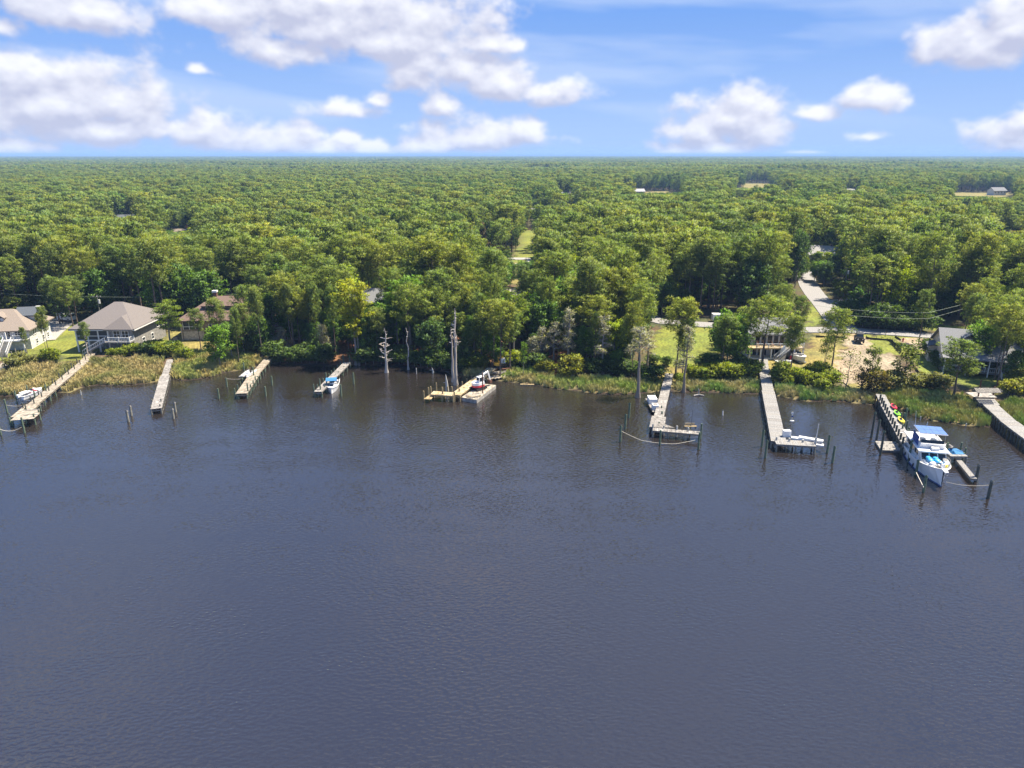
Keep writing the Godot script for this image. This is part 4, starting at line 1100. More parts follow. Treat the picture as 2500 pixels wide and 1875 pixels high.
func build_moorings():
	mooring([[Vector3(-83.51, 0.00, -110.65), 1.05], [Vector3(-86.19, 0.00, -113.88), 2.45], [Vector3(-77.24, 0.00, -104.70), 2.67], [Vector3(-80.43, 0.00, -103.87), 1.58]], "green mooring piling at river end of the long tan pier", "green_pile", "pilings by the long tan pier")
	mooring([[Vector3(-63.39, 0.00, -109.73), 1.88], [Vector3(-64.40, 0.00, -112.68), 1.67], [Vector3(-56.62, 0.00, -111.26), 1.65], [Vector3(-57.68, 0.00, -114.37), 1.69]], "worn grey mooring piling standing clear of plain grey pier", "grey_pile", "pilings by the plain grey pier", 0.2, "old_wood_pale")
	mooring([[Vector3(-54.15, 0.00, -128.21), 1.81], [Vector3(-53.08, 0.00, -121.55), 1.88], [Vector3(-45.86, 0.00, -129.12), 1.86], [Vector3(-44.95, 0.00, -122.71), 1.88]], "green mooring piling beside the tan pier with watercraft lift", "green_pile", "pilings by the watercraft lift", 0.16)
	mooring([[Vector3(-31.17, 0.00, -122.71), 2.28], [Vector3(-30.45, 0.00, -130.04), 2.27]], "green mooring piling beside white motorboat with blue canopy", "green_pile", "pilings by the white motorboat", 0.16)
	mooring([[Vector3(16.62, 0.00, -101.08), 2.58], [Vector3(18.21, 0.00, -106.54), 2.42], [Vector3(19.64, 0.00, -111.68), 2.51]], "green mooring piling in row off the grey pier's rope", "green_pile", "pilings by the grey riverside arm", 0.18, "green_pile")
	mooring([[Vector3(37.75, 0.00, -99.22), 2.64], [Vector3(36.84, 0.00, -95.03), 2.68], [Vector3(46.59, 0.00, -96.76), 2.72], [Vector3(45.92, 0.00, -93.36), 2.43]], "green mooring piling with white band beside white plank pier", "green_pile", "pilings by the white pier", 0.17, "green_pile")
	mooring([[Vector3(56.03, 0.00, -102.80), 4.13], [Vector3(56.20, 0.00, -101.52), 3.39], [Vector3(54.12, 0.00, -96.07), 3.74]], "tall dark mooring piling beside white floating platform", "dark_pile", "pilings by the floating platform", 0.17, "green_pile")
	mooring([[Vector3(53.80, 0.00, -84.01), 2.29], [Vector3(55.66, 0.00, -89.31), 2.13]], "green mooring piling on the shaded side of the yacht's bow", "green_pile", "pilings by the yacht", 0.17, "green_pile")
	mooring([[Vector3(62.61, 0.00, -87.19), 2.41], [Vector3(61.19, 0.00, -82.33), 2.40]], "dark mooring piling with pale top out past the yacht's lift beam", "dark_pile", "pilings past the yacht", 0.2, "grey_pile")
	mooring([[Vector3(67.82, 0.00, -110.39), 0.70], [Vector3(73.77, 0.00, -107.69), 0.52], [Vector3(-79.16, 0.00, -123.53), 0.92], [Vector3(-19.21, 0.00, -136.51), 1.29]], "short pale marker stake standing at the marsh edge", "white_pile", "stakes along the marsh", 0.09)
	rope("slack rope between the first pilings of the long tan pier", [Vector3(-86.02, 1.50, -113.79), Vector3(-82.69, 1.50, -114.04)], 0.25)
	rope("slack rope drooping from long pier piling to frame edge", [Vector3(-81.03, 1.50, -103.66), Vector3(-77.21, 1.20, -104.21)], 0.7, 0.04)
	rope("taut rope beside the watercraft lift", [Vector3(-53.69, 1.90, -127.43), Vector3(-50.71, 1.90, -127.43)], 0.12)
	rope("long rope sling hanging in an arc off the grey riverside arm", [Vector3(16.68, 1.70, -101.43), Vector3(19.76, 0.40, -100.78), Vector3(22.53, 0.25, -100.01), Vector3(24.81, 0.25, -99.73), Vector3(27.76, 0.90, -99.66)], 0.05, 0.035)
	rope("mooring line from the yacht's bow to outer dark piling", [Vector3(56.90, 1.20, -84.58), Vector3(61.39, 1.60, -82.83)], 0.3)
	rope("white mooring line from yacht's side to green piling", [Vector3(54.55, 1.20, -87.50), Vector3(53.44, 0.90, -83.57)], 0.02, 0.05)

# ---------- boats ----------
func hull_shape(stations: Array) -> Shape:
	# stations along z from stern to bow: [z, half beam at deck, half beam at waterline, sheer height, keel depth]
	var s := Shape.new()
	for e in [-1, 1]:
		for k in stations.size() - 1:
			var a: Array = stations[k]
			var b: Array = stations[k + 1]
			var rows_a := [Vector3(0, a[4], a[0]), Vector3(e * a[2], 0.0, a[0]), Vector3(e * a[1], a[3], a[0])]
			var rows_b := [Vector3(0, b[4], b[0]), Vector3(e * b[2], 0.0, b[0]), Vector3(e * b[1], b[3], b[0])]
			for j in 2:
				if e > 0: s.quad(rows_a[j], rows_a[j + 1], rows_b[j + 1], rows_b[j])
				else: s.quad(rows_b[j], rows_b[j + 1], rows_a[j + 1], rows_a[j])
	var t: Array = stations[0]
	s.quad(Vector3(-t[2], 0, t[0]), Vector3(-t[1], t[3], t[0]), Vector3(t[1], t[3], t[0]), Vector3(t[2], 0, t[0]))
	s.tri(Vector3(0, t[4], t[0]), Vector3(-t[2], 0, t[0]), Vector3(t[2], 0, t[0]))
	return s

func deck_shape(stations: Array, drop: float, z0: float, z1: float, inset: float) -> ArrayMesh:
	var s := Shape.new()
	for k in stations.size() - 1:
		var a: Array = stations[k]
		var b: Array = stations[k + 1]
		if a[0] < z0 - 0.01 or b[0] > z1 + 0.01: continue
		var wa := maxf(a[1] - inset, 0.0)
		var wb := maxf(b[1] - inset, 0.0)
		s.quad(Vector3(-wa, a[3] - drop, a[0]), Vector3(-wb, b[3] - drop, b[0]), Vector3(wb, b[3] - drop, b[0]), Vector3(wa, a[3] - drop, a[0]))
	return s.done()

func rub_rail(stations: Array, t: float) -> ArrayMesh:
	var s := Shape.new()
	for e in [-1, 1]:
		for k in stations.size() - 1:
			var a: Array = stations[k]
			var b: Array = stations[k + 1]
			s.beam(Vector3(e * a[1], a[3], a[0]), Vector3(e * b[1], b[3], b[0]), t, t)
	return s.done()

func pipe_rail(points: Array, r := 0.025) -> ArrayMesh:
	var s := Shape.new()
	var rad := []
	for p in points: rad.append(r)
	s.tube(points, rad, 5)
	for p in points: s.tube([p - Vector3(0, 0.65, 0), p], [r, r], 5)
	return s.done()

func motorboat(called: String, label: String, at: Vector3, turn: float, canopy: String, length := 6.4) -> Node3D:
	var o := thing(called, label, "boat", at, turn)
	var k := length / 6.4
	var st := [[-3.2 * k, 1.2, 1.05, 0.75, -0.3], [-1.5 * k, 1.25, 1.1, 0.8, -0.35], [0.4 * k, 1.2, 1.0, 0.9, -0.35], [1.8 * k, 0.95, 0.7, 1.0, -0.25], [2.7 * k, 0.55, 0.3, 1.08, -0.1], [3.3 * k, 0.05, 0.02, 1.15, 0.1]]
	part(o, "hull", hull_shape(st).done(), M.white_gel)
	part(o, "deck", deck_shape(st, 0.02, 0.3 * k, 4.0, 0.05), M.white_gel)
	part(o, "cockpit_floor", deck_shape(st, 0.5, -4.0, 0.5 * k, 0.12), M.composite_pale)
	part(o, "gunwale", rub_rail(st, 0.1), M.white_gel)
	part(o, "console", box_mesh(Vector3(0.9, 0.9, 0.7)), M.white_gel, Vector3(0, 0.75, 0.0))
	part(o, "windshield", box_mesh(Vector3(0.95, 0.45, 0.06)), M.glass, Vector3(0, 1.38, 0.2), Basis(Vector3.RIGHT, -0.4))
	for x in [-0.45, 0.45]: part(o, "seat", box_mesh(Vector3(0.5, 0.5, 0.5)), M.white_paint, Vector3(x, 0.55, -1.0 * k))
	part(o, "bench", box_mesh(Vector3(1.9, 0.4, 0.5)), M.white_paint, Vector3(0, 0.5, -2.7 * k))
	part(o, "hatch", box_mesh(Vector3(0.6, 0.06, 0.6)), M.black_plastic, Vector3(0, 0.98, 1.2 * k))
	var m := part(o, "outboard", box_mesh(Vector3(0.5, 0.55, 0.6)), M.white_paint, Vector3(0, 0.85, -3.5 * k))
	part(m, "leg", box_mesh(Vector3(0.2, 1.2, 0.3)), M.steel, Vector3(0, -0.7, 0))
	if canopy:
		var s := Shape.new()
		for j in 6:
			var z0 := -0.9 + j * 0.3
			var y0 := 2.35 - 0.35 * pow((j - 3) / 3.0, 2)
			var y1 := 2.35 - 0.35 * pow((j - 2) / 3.0, 2)
			s.box(Vector3(0, (y0 + y1) / 2, z0 + 0.15), Vector3(2.0, 0.05, 0.32), Basis(Vector3.RIGHT, atan2(y0 - y1, 0.3)))
		var c := part(o, "canopy", s.done(), M[canopy], Vector3(0, 0, 1.0))
		for x in [-0.95, 0.95]:
			for z in [-0.6, 0.6]:
				var p := Shape.new()
				p.tube([Vector3(x, 0.85, 0), Vector3(x, 2.1, z)], [0.025, 0.025], 5)
				part(c, "pole", p.done(), M.steel)
	return o

func kayak(label: String, at: Vector3, turn: float, m: String):
	var o := thing("kayak", label, "kayak", at, turn)
	var st := []
	for k in 9:
		var t := k / 8.0 * 2.0 - 1.0
		var w := 0.38 * sqrt(maxf(1.0 - t * t, 0.003))
		st.append([t * 1.35, w, w * 0.8, 0.16 + 0.12 * t * t, -0.16 + 0.14 * t * t])
	part(o, "hull", hull_shape(st).done(), M[m], Vector3(0, 0.17, 0))
	part(o, "deck", deck_shape(st, -0.005, -2, 2, 0.0), M[m], Vector3(0, 0.17, 0))
	part(o, "cockpit", box_mesh(Vector3(0.42, 0.05, 0.85)), M.black_plastic, Vector3(0, 0.35, -0.1))
	part(o, "seat_back", box_mesh(Vector3(0.4, 0.25, 0.06)), M.black_plastic, Vector3(0, 0.45, -0.45), Basis(Vector3.RIGHT, -0.2))

func build_boats():
	yacht()
	motorboat("motorboat", "white motorboat with blue canopy and outboard by grey pier", Vector3(-33.91, 0.00, -127.43), -2.96 + PI, "blue_canvas", 6.6)
	var lift := motorboat("motorboat", "white boat with striped seats raised on lift at long tan pier", Vector3(-86.50, 0.00, -120.93) + Vector3(0, 0.7, 0), PI - 0.35, "", 5.0)
	lift.scale = Vector3(0.82, 0.82, 0.82)
	part(lift, "cockpit_cover", box_mesh(Vector3(1.7, 0.06, 1.6)), M.white_paint, Vector3(0, 1.25, -1.2))
	part(lift, "cushion", box_mesh(Vector3(1.5, 0.1, 0.3)), M.red_plastic, Vector3(0, 1.05, 0.9))
	part(lift, "cushion", box_mesh(Vector3(1.5, 0.1, 0.3)), M.red_plastic, Vector3(0, 1.05, -0.35))
	part(lift, "cover_strip", box_mesh(Vector3(1.9, 0.05, 0.4)), M.white_paint, Vector3(0, 1.3, 1.3))
	var cr := thing("boat_lift", "steel boat lift cradle under white boat at long pier", "lift", Vector3(-86.07, 0.00, -120.39))
	for z in [-1.6, 1.6]:
		part(cr, "beam", box_mesh(Vector3(3.4, 0.2, 0.2)), M.steel, Vector3(0, 0.55, z))
		for x in [-1.7, 1.7]: part(cr, "piling", pile_mesh(2.4, 0.13), M.green_pile, Vector3(x, 0, z))
	# small watercraft on the lift of the tan pier
	var w := thing("watercraft", "white and dark jet watercraft parked on lift by tan pier", "watercraft", Vector3(-51.09, 1.20, -131.76))
	var st := [[-1.3, 0.5, 0.45, 0.35, -0.15], [-0.3, 0.55, 0.5, 0.45, -0.2], [0.7, 0.45, 0.35, 0.55, -0.15], [1.4, 0.05, 0.02, 0.6, 0.05]]
	part(w, "hull", hull_shape(st).done(), M.white_gel)
	part(w, "deck", deck_shape(st, 0.02, -2, 2, 0.04), M.white_gel)
	part(w, "seat", box_mesh(Vector3(0.4, 0.35, 1.2)), M.black_plastic, Vector3(0, 0.6, -0.5))
	part(w, "cowl", box_mesh(Vector3(0.5, 0.4, 0.6)), M.white_gel, Vector3(0, 0.7, 0.4), Basis(Vector3.RIGHT, 0.3))
	part(w, "handlebar", box_mesh(Vector3(0.8, 0.06, 0.08)), M.black_plastic, Vector3(0, 0.95, 0.2))
	var wl := thing("watercraft_lift", "white lift platform and post beside the tan pier", "lift", Vector3(-51.79, 0.00, -132.69))
	part(wl, "platform", box_mesh(Vector3(2.6, 0.14, 4.2)), M.composite_white, Vector3(0, 0.95, -1.0))
	part(wl, "bunk", box_mesh(Vector3(0.4, 0.12, 4.0)), M.white_paint, Vector3(-0.7, 1.08, -1.0))
	part(wl, "bunk", box_mesh(Vector3(0.4, 0.12, 4.0)), M.white_paint, Vector3(0.7, 1.08, -1.0))
	part(wl, "post", pile_mesh(2.8, 0.13), M.green_pile, Vector3(1.5, 0, 0.6))
	part(wl, "post", pile_mesh(2.8, 0.13), M.green_pile, Vector3(-1.5, 0, -2.6))
	# white lift beside the grey pier with the rope sling
	var gl := thing("boat_lift", "small lift with two white boxes beside grey riverside pier", "lift", Vector3(24.57, 0.00, -114.10))
	part(gl, "platform", box_mesh(Vector3(1.5, 0.12, 7.0)), M.old_wood_dark, Vector3(0, 0.5, -2.4))
	part(gl, "box", box_mesh(Vector3(1.4, 0.9, 2.2)), M.white_paint, Vector3(0.1, 1.0, -3.9))
	part(gl, "box", box_mesh(Vector3(1.0, 0.9, 1.3)), M.white_paint, Vector3(-0.1, 1.0, -0.2))
	part(gl, "box_panel", box_mesh(Vector3(0.6, 0.05, 0.8)), M.old_wood_dark, Vector3(-0.1, 1.48, -0.2))
	part(gl, "piling", pile_mesh(1.6, 0.12), M.green_pile, Vector3(0.8, 0, 0.8))
	part(gl, "piling", pile_mesh(1.6, 0.12), M.green_pile, Vector3(0.8, 0, -5.6))
	# kayaks and boards
	kayak("red kayak lying on the yacht's pier", Vector3(64.02, 1.53, -112.05), -0.22, "red_plastic")
	kayak("green kayak lying on the yacht's pier", Vector3(62.93, 1.53, -108.86), -0.22, "green_plastic")
	kayak("yellow kayak lying on the yacht's pier", Vector3(61.94, 1.53, -105.69), -0.22, "yellow_plastic")
	kayak("pale grey kayak on grass beside the white pier", Vector3(51.55, 0.75, -135.52), 0.35, "composite_pale")
	var sb := thing("small_boat", "white overturned dinghy leaning by white house posts", "boat", Vector3(56.91, 1.00, -142.51), 0.2)
	st = [[-1.4, 0.6, 0.5, 0.4, -0.1], [0.0, 0.7, 0.6, 0.45, -0.15], [1.0, 0.5, 0.35, 0.5, -0.1], [1.7, 0.03, 0.02, 0.55, 0.1]]
	var hb := part(sb, "hull", hull_shape(st).done(), M.white_gel, Vector3(0, 1.45, -0.5), Basis(Vector3.RIGHT, -PI / 2 + 0.15))
	part(hb, "rim", rub_rail(st, 0.06), M.white_paint)
	var db := motorboat("small_boat", "white open skiff on its trailer below the white house deck", Vector3(56.00, 1.15, -140.41), PI / 2, "", 5.0)
	db.scale = Vector3(0.55, 0.55, 0.62)
	var tr := motorboat("trailer_boat", "grey and white runabout on trailer at end of white house", Vector3(59.74, 1.40, -142.92), 0.1, "", 5.4)
	part(tr, "cover", box_mesh(Vector3(2.0, 0.3, 3.0)), M.composite_pale, Vector3(0, 1.0, -0.9))
	for x in [-1.0, 1.0]:
		var wheel := Shape.new()
		wheel.tube([Vector3(x - 0.1, -0.25, -0.8), Vector3(x + 0.1, -0.25, -0.8)], [0.3, 0.3], 12)
		part(tr, "trailer_wheel", wheel.done(), M.rubber)
	part(tr, "trailer_frame", box_mesh(Vector3(1.6, 0.1, 4.6)), M.steel, Vector3(0, -0.2, 0))
	var bj := thing("cylinder_tank", "red fuel tank standing by the trailer boat", "tank", Vector3(58.19, 1.00, -142.96))
	var tk := Shape.new()
	tk.tube([Vector3(0, 0, 0), Vector3(0, 0.9, 0), Vector3(0, 1.05, 0)], [0.3, 0.3, 0.1], 10)
	part(bj, "body", tk.done(), M.red_plastic)
	part(bj, "valve", box_mesh(Vector3(0.12, 0.2, 0.12)), M.steel, Vector3(0, 1.12, 0))

func yacht():
	var o := thing("yacht", "white cabin yacht with solar panels on flybridge and blue covered boards", "boat", Vector3(58.45, 0.0, -91.6), -0.24)
	var st := [[-6.0, 1.95, 1.75, 1.5, -0.5], [-4.0, 2.1, 1.9, 1.45, -0.6], [-1.5, 2.15, 1.95, 1.5, -0.6], [1.0, 2.1, 1.75, 1.65, -0.6], [2.8, 1.85, 1.25, 1.85, -0.5], [4.3, 1.4, 0.7, 2.1, -0.4], [5.4, 0.85, 0.25, 2.3, -0.3], [6.3, 0.12, 0.03, 2.5, 0.0]]
	part(o, "hull", hull_shape(st).done(), M.white_gel)
	part(o, "deck", deck_shape(st, 0.06, -7, 7, 0.04), M.white_gel)
	part(o, "rub_rail", rub_rail(st, 0.12), M.white_paint)
	var stripe := Shape.new()
	for e in [-1, 1]:
		for k in st.size() - 1:
			stripe.beam(Vector3(e * (st[k][2] + 0.03), 0.12, st[k][0]), Vector3(e * (st[k + 1][2] + 0.03), 0.12, st[k + 1][0]), 0.04, 0.16)
	part(o, "boot_stripe", stripe.done(), M.deep_blue_canvas)
	# cabin
	var cab := part(o, "cabin", box_mesh(Vector3(3.3, 1.7, 6.4)), M.white_gel, Vector3(0, 2.2, -1.9))
	for e in [-1, 1]:
		for z in [-1.8, 0.0, 1.8]: part(cab, "side_window", box_mesh(Vector3(0.05, 0.8, 1.4)), M.glass, Vector3(e * 1.66, 0.25, z))
	var ws := part(o, "windshield_frame", box_mesh(Vector3(3.2, 1.25, 0.14)), M.white_gel, Vector3(0, 2.35, 1.65), Basis(Vector3.RIGHT, -0.65))
	for x in [-1.05, 0.0, 1.05]: part(ws, "pane", box_mesh(Vector3(0.9, 0.95, 0.06)), M.glass, Vector3(x, 0.02, 0.07))
	part(o, "trunk_cabin", box_mesh(Vector3(2.5, 0.45, 2.6)), M.white_gel, Vector3(0, 1.9, 2.9), Basis(Vector3.RIGHT, -0.06))
	part(o, "roof", box_mesh(Vector3(3.9, 0.14, 7.6)), M.white_gel, Vector3(0, 3.1, -2.0))
	# flybridge
	var fly := Shape.new()
	fly.box(Vector3(0, 3.55, 0.6), Vector3(3.1, 0.85, 0.1), Basis(Vector3.RIGHT, 0.35))
	for e in [-1, 1]: fly.box(Vector3(e * 1.55, 3.5, -1.2), Vector3(0.1, 0.75, 3.6))
	part(o, "flybridge", fly.done(), M.white_gel)
	part(o, "flybridge_glass", box_mesh(Vector3(2.9, 0.45, 0.05)), M.glass, Vector3(0, 4.1, 0.35), Basis(Vector3.RIGHT, -0.3))
	part(o, "bimini_curtain", box_mesh(Vector3(0.06, 1.3, 2.6)), M.deep_blue_canvas, Vector3(-1.64, 3.9, -1.4))
	part(o, "helm", box_mesh(Vector3(1.0, 0.7, 0.6)), M.white_paint, Vector3(0.5, 3.5, -0.3))
	for x in [-0.7, 0.6]: part(o, "helm_seat", box_mesh(Vector3(0.6, 0.8, 0.5)), M.white_paint, Vector3(x, 3.55, -1.4))
	var top := part(o, "hardtop", box_mesh(Vector3(3.5, 0.08, 3.2)), M.white_paint, Vector3(0, 5.2, -1.2))
	for i in 4:
		for j in 2: part(top, "solar_panel", box_mesh(Vector3(0.82, 0.05, 1.5)), M.solar, Vector3(-1.3 + i * 0.867, 0.07, -0.78 + j * 1.56))
	for x in [-1.6, 1.6]:
		for z in [-2.6, 0.2]:
			var p := Shape.new()
			p.tube([Vector3(x * 0.97, 3.2, z), Vector3(x, 5.2, z - 0.1)], [0.035, 0.035], 6)
			part(top, "hardtop_post", p.done(), M.steel, Vector3(0, -5.2, 1.2))
	var ant := Shape.new()
	ant.tube([Vector3(-1.6, 5.2, -2.6), Vector3(-1.75, 7.4, -2.9)], [0.03, 0.015], 5)
	ant.tube([Vector3(-0.2, 5.2, -2.4), Vector3(-0.2, 6.0, -2.4)], [0.03, 0.03], 5)
	part(o, "antenna", ant.done(), M.white_paint)
	part(o, "life_raft", box_mesh(Vector3(0.9, 0.35, 0.6)), M.white_paint, Vector3(0.2, 3.4, 1.15))
	# rails
	for e in [-1, 1]:
		part(o, "bow_rail", pipe_rail([Vector3(e * 2.0, 2.35, 1.2), Vector3(e * 1.75, 2.55, 2.8), Vector3(e * 1.3, 2.8, 4.3), Vector3(e * 0.78, 3.0, 5.4), Vector3(e * 0.1, 3.2, 6.3)]), M.steel)
		part(o, "side_rail", pipe_rail([Vector3(e * 2.05, 2.2, 1.2), Vector3(e * 2.1, 2.15, -1.5), Vector3(e * 2.05, 2.15, -4.0), Vector3(e * 1.9, 2.2, -5.9)]), M.steel)
	part(o, "bow_pulpit", box_mesh(Vector3(0.5, 0.1, 1.2)), M.white_gel, Vector3(0, 2.5, 6.6))
	var an := Shape.new()
	an.beam(Vector3(0, 2.45, 7.2), Vector3(0, 1.9, 7.0), 0.08, 0.08)
	an.beam(Vector3(-0.3, 1.95, 6.95), Vector3(0.3, 1.95, 6.95), 0.08, 0.08)
	part(o, "anchor", an.done(), M.steel)
	for z in [-4.2, -2.6, -0.4, 1.4]:
		var f := Shape.new()
		f.ball(Vector3(-2.25, 0.85, z), Vector3(0.12, 0.3, 0.12))
		part(o, "fender", f.done(), M.black_plastic)
	# what lies on the foredeck: each a thing of its own, resting on the yacht
	var place := o.transform
	var g := "gear on the yacht's foredeck"
	for x in [-0.75, 0.1]:
		var b := Shape.new()
		b.ball(Vector3.ZERO, Vector3(0.42, 0.22, 1.25), 12, 8)
		var k := thing("covered_board", "sky blue covered paddle board on the yacht's foredeck", "paddle board", place * Vector3(x, 2.4, 2.75), -0.24, g)
		part(k, "cover", b.done(), M.sky_blue_plastic)
		part(k, "strap", box_mesh(Vector3(0.86, 0.05, 0.08)), M.black_plastic, Vector3(0, 0.2, 0.0))
	var pb := thing("paddle_board", "white paddle board lying along the yacht's side deck", "paddle board", place * Vector3(1.25, 2.35, 2.9), -0.34)
	var bs := Shape.new()
	bs.ball(Vector3.ZERO, Vector3(0.38, 0.08, 1.5), 12, 6)
	part(pb, "board", bs.done(), M.white_gel)
	part(pb, "deck_pad", box_mesh(Vector3(0.4, 0.02, 0.9)), M.composite_pale, Vector3(0, 0.08, -0.3))
	var rest := [["blue barrel", "blue_canvas", Vector3(0.1, 2.5, 4.6), 0.3, "barrel"], ["yellow bag", "yellow_plastic", Vector3(0.65, 2.45, 4.5), 0.3, "bag"], ["white locker", "white_paint", Vector3(-0.8, 2.4, 4.2), 0.4, "locker"], ["pale green bag", "green_pile", Vector3(0.2, 2.45, 4.0), 0.28, "bag"], ["white coiled hose", "white_gel", Vector3(0.1, 2.55, 5.3), 0.25, "hose"], ["cream cushion", "composite_cream", Vector3(-0.3, 2.45, 5.0), 0.25, "cushion"]]
	for q in rest:
		var t := thing(q[0].replace(" ", "_"), q[0] + " standing among the gear on the yacht's foredeck", q[4], place * q[2], 0.3, g)
		var s := Shape.new()
		if q[4] == "barrel" or q[4] == "hose": s.tube([Vector3(0, -0.35, 0), Vector3(0, 0.15, 0), Vector3(0, 0.3, 0)], [q[3], q[3] * 1.05, q[3] * 0.9], 12)
		else: s.ball(Vector3(0, -0.1, 0), Vector3(q[3] * 1.4, q[3], q[3]), 8, 5)
		part(t, "body", s.done(), M[q[1]])
		part(t, "lid", box_mesh(Vector3(q[3], 0.05, q[3])), M.white_paint, Vector3(0, 0.3 if q[4] == "barrel" else 0.15, 0))
	# tarp on the short pier
	var tp := thing("tarp", "crumpled blue tarp heaped on the short pale pier", "tarp", Vector3(63.72, 1.30, -94.08))
	var ts := Shape.new()
	var r := RandomNumberGenerator.new()
	r.seed = 5
	var hgt := []
	for j in 7:
		hgt.append([])
		for i in 7: hgt[j].append(Vector3((i - 3) * 0.32 + r.randf_range(-0.1, 0.1), 0.05 + r.randf() * 0.4 * (1.0 if i % 6 and j % 6 else 0.0), (j - 3) * 0.28))
	for j in 6:
		for i in 6: ts.quad(hgt[j][i], hgt[j + 1][i], hgt[j + 1][i + 1], hgt[j][i + 1])
	part(tp, "sheet", ts.done(), M.blue_canvas)
	var wt := thing("dinghy", "pale inflatable dinghy on the short pier behind the yacht", "boat", Vector3(62.62, 1.50, -95.50), 0.6)
	var ds := Shape.new()
	for e in [-1, 1]: ds.tube([Vector3(e * 0.6, 0.3, -1.3), Vector3(e * 0.6, 0.3, 0.7), Vector3(0.0, 0.4, 1.4)], [0.22, 0.22, 0.18], 8)
	part(wt, "tube", ds.done(), M.composite_pale)
	part(wt, "floor", box_mesh(Vector3(1.0, 0.06, 2.0)), M.siding_grey, Vector3(0, 0.15, -0.3))
	part(wt, "transom", box_mesh(Vector3(1.1, 0.4, 0.06)), M.old_wood, Vector3(0, 0.35, -1.2))

# ---------- barge, diggers, timber ----------
func tracks(o: Node3D, w: float, l: float, h: float):
	for e in [-1, 1]:
		var s := Shape.new()
		var outline := []
		for k in 12:
			var a := TAU * k / 12.0
			outline.append(Vector2(cos(a) * h / 2 + (l / 2 - h / 2) * signf(cos(a)), sin(a) * h / 2))
		var p := PackedVector3Array()
		for q in outline: p.append(Vector3(0, q.y + h / 2, q.x))
		for x in [-0.2, 0.2]:
			for k in range(1, 11):
				if x > 0: s.tri(p[0] + Vector3(x, 0, 0), p[k + 1] + Vector3(x, 0, 0), p[k] + Vector3(x, 0, 0))
				else: s.tri(p[0] + Vector3(x, 0, 0), p[k] + Vector3(x, 0, 0), p[k + 1] + Vector3(x, 0, 0))
		for k in 12:
			var a := p[k]
			var b := p[(k + 1) % 12]
			s.quad(a + Vector3(-0.2, 0, 0), b + Vector3(-0.2, 0, 0), b + Vector3(0.2, 0, 0), a + Vector3(0.2, 0, 0))
		part(o, "track", s.done(), M.rubber, Vector3(e * w / 2, 0, 0))

func digger(label: String, at: Vector3, turn: float, body: String, lower: String, size: float) -> Node3D:
	var o := thing("excavator", label, "excavator", at, turn)
	tracks(o, 1.7, 2.6, 0.6)
	part(o, "undercarriage", box_mesh(Vector3(1.3, 0.35, 1.4)), M.black_plastic, Vector3(0, 0.55, 0))
	var s := Shape.new()
	var ol := []
	for k in 13:
		var a := PI * k / 12.0
		ol.append(Vector2(cos(a) * 1.05, -0.4 - sin(a) * 1.15))
	ol.append_array([Vector2(-1.05, 0.9), Vector2(1.05, 0.9)])
	s.prism(ol, 0.75, 1.2)
	part(o, "counterweight", s.done(), M[lower])
	s = Shape.new()
	s.prism(ol, 1.2, 1.75)
	part(o, "engine_cover", s.done(), M[body])
	var cab := part(o, "cab", box_mesh(Vector3(0.95, 1.3, 1.4)), M[body], Vector3(-0.5, 2.35, 0.15))
	for q in [[Vector3(0, 0.12, 0.71), Vector3(0.75, 0.85, 0.04)], [Vector3(-0.48, 0.12, 0), Vector3(0.04, 0.8, 1.1)], [Vector3(0.48, 0.12, 0), Vector3(0.04, 0.8, 1.1)], [Vector3(0, 0.2, -0.71), Vector3(0.7, 0.6, 0.04)]]:
		part(cab, "pane", box_mesh(q[1]), M.glass, q[0])
	s = Shape.new()
	s.beam(Vector3(0.35, 1.3, 0.9), Vector3(0.35, 3.0, 1.9), 0.28, 0.38)
	s.beam(Vector3(0.35, 2.95, 1.85), Vector3(0.35, 3.3, 3.2), 0.26, 0.32)
	part(o, "boom", s.done(), M[body])
	s = Shape.new()
	s.beam(Vector3(0.35, 3.4, 3.1), Vector3(0.35, 1.3, 3.8), 0.22, 0.28)
	part(o, "stick", s.done(), M[body])
	s = Shape.new()
	s.prism([Vector2(0.0, 3.5), Vector2(0.7, 3.5), Vector2(0.7, 4.1), Vector2(0.0, 4.1)], 0.55, 1.2)
	part(o, "bucket", s.done(), M.rust)
	s = Shape.new()
	s.tube([Vector3(0.35, 2.0, 1.0), Vector3(0.35, 2.9, 2.3)], [0.06, 0.06], 6)
	s.tube([Vector3(0.35, 3.2, 2.2), Vector3(0.35, 3.45, 3.1)], [0.06, 0.06], 6)
	part(o, "ram", s.done(), M.steel)
	part(o, "blade", box_mesh(Vector3(1.9, 0.4, 0.12)), M.black_plastic, Vector3(0, 0.3, 1.7))
	o.scale = Vector3.ONE * size
	return o

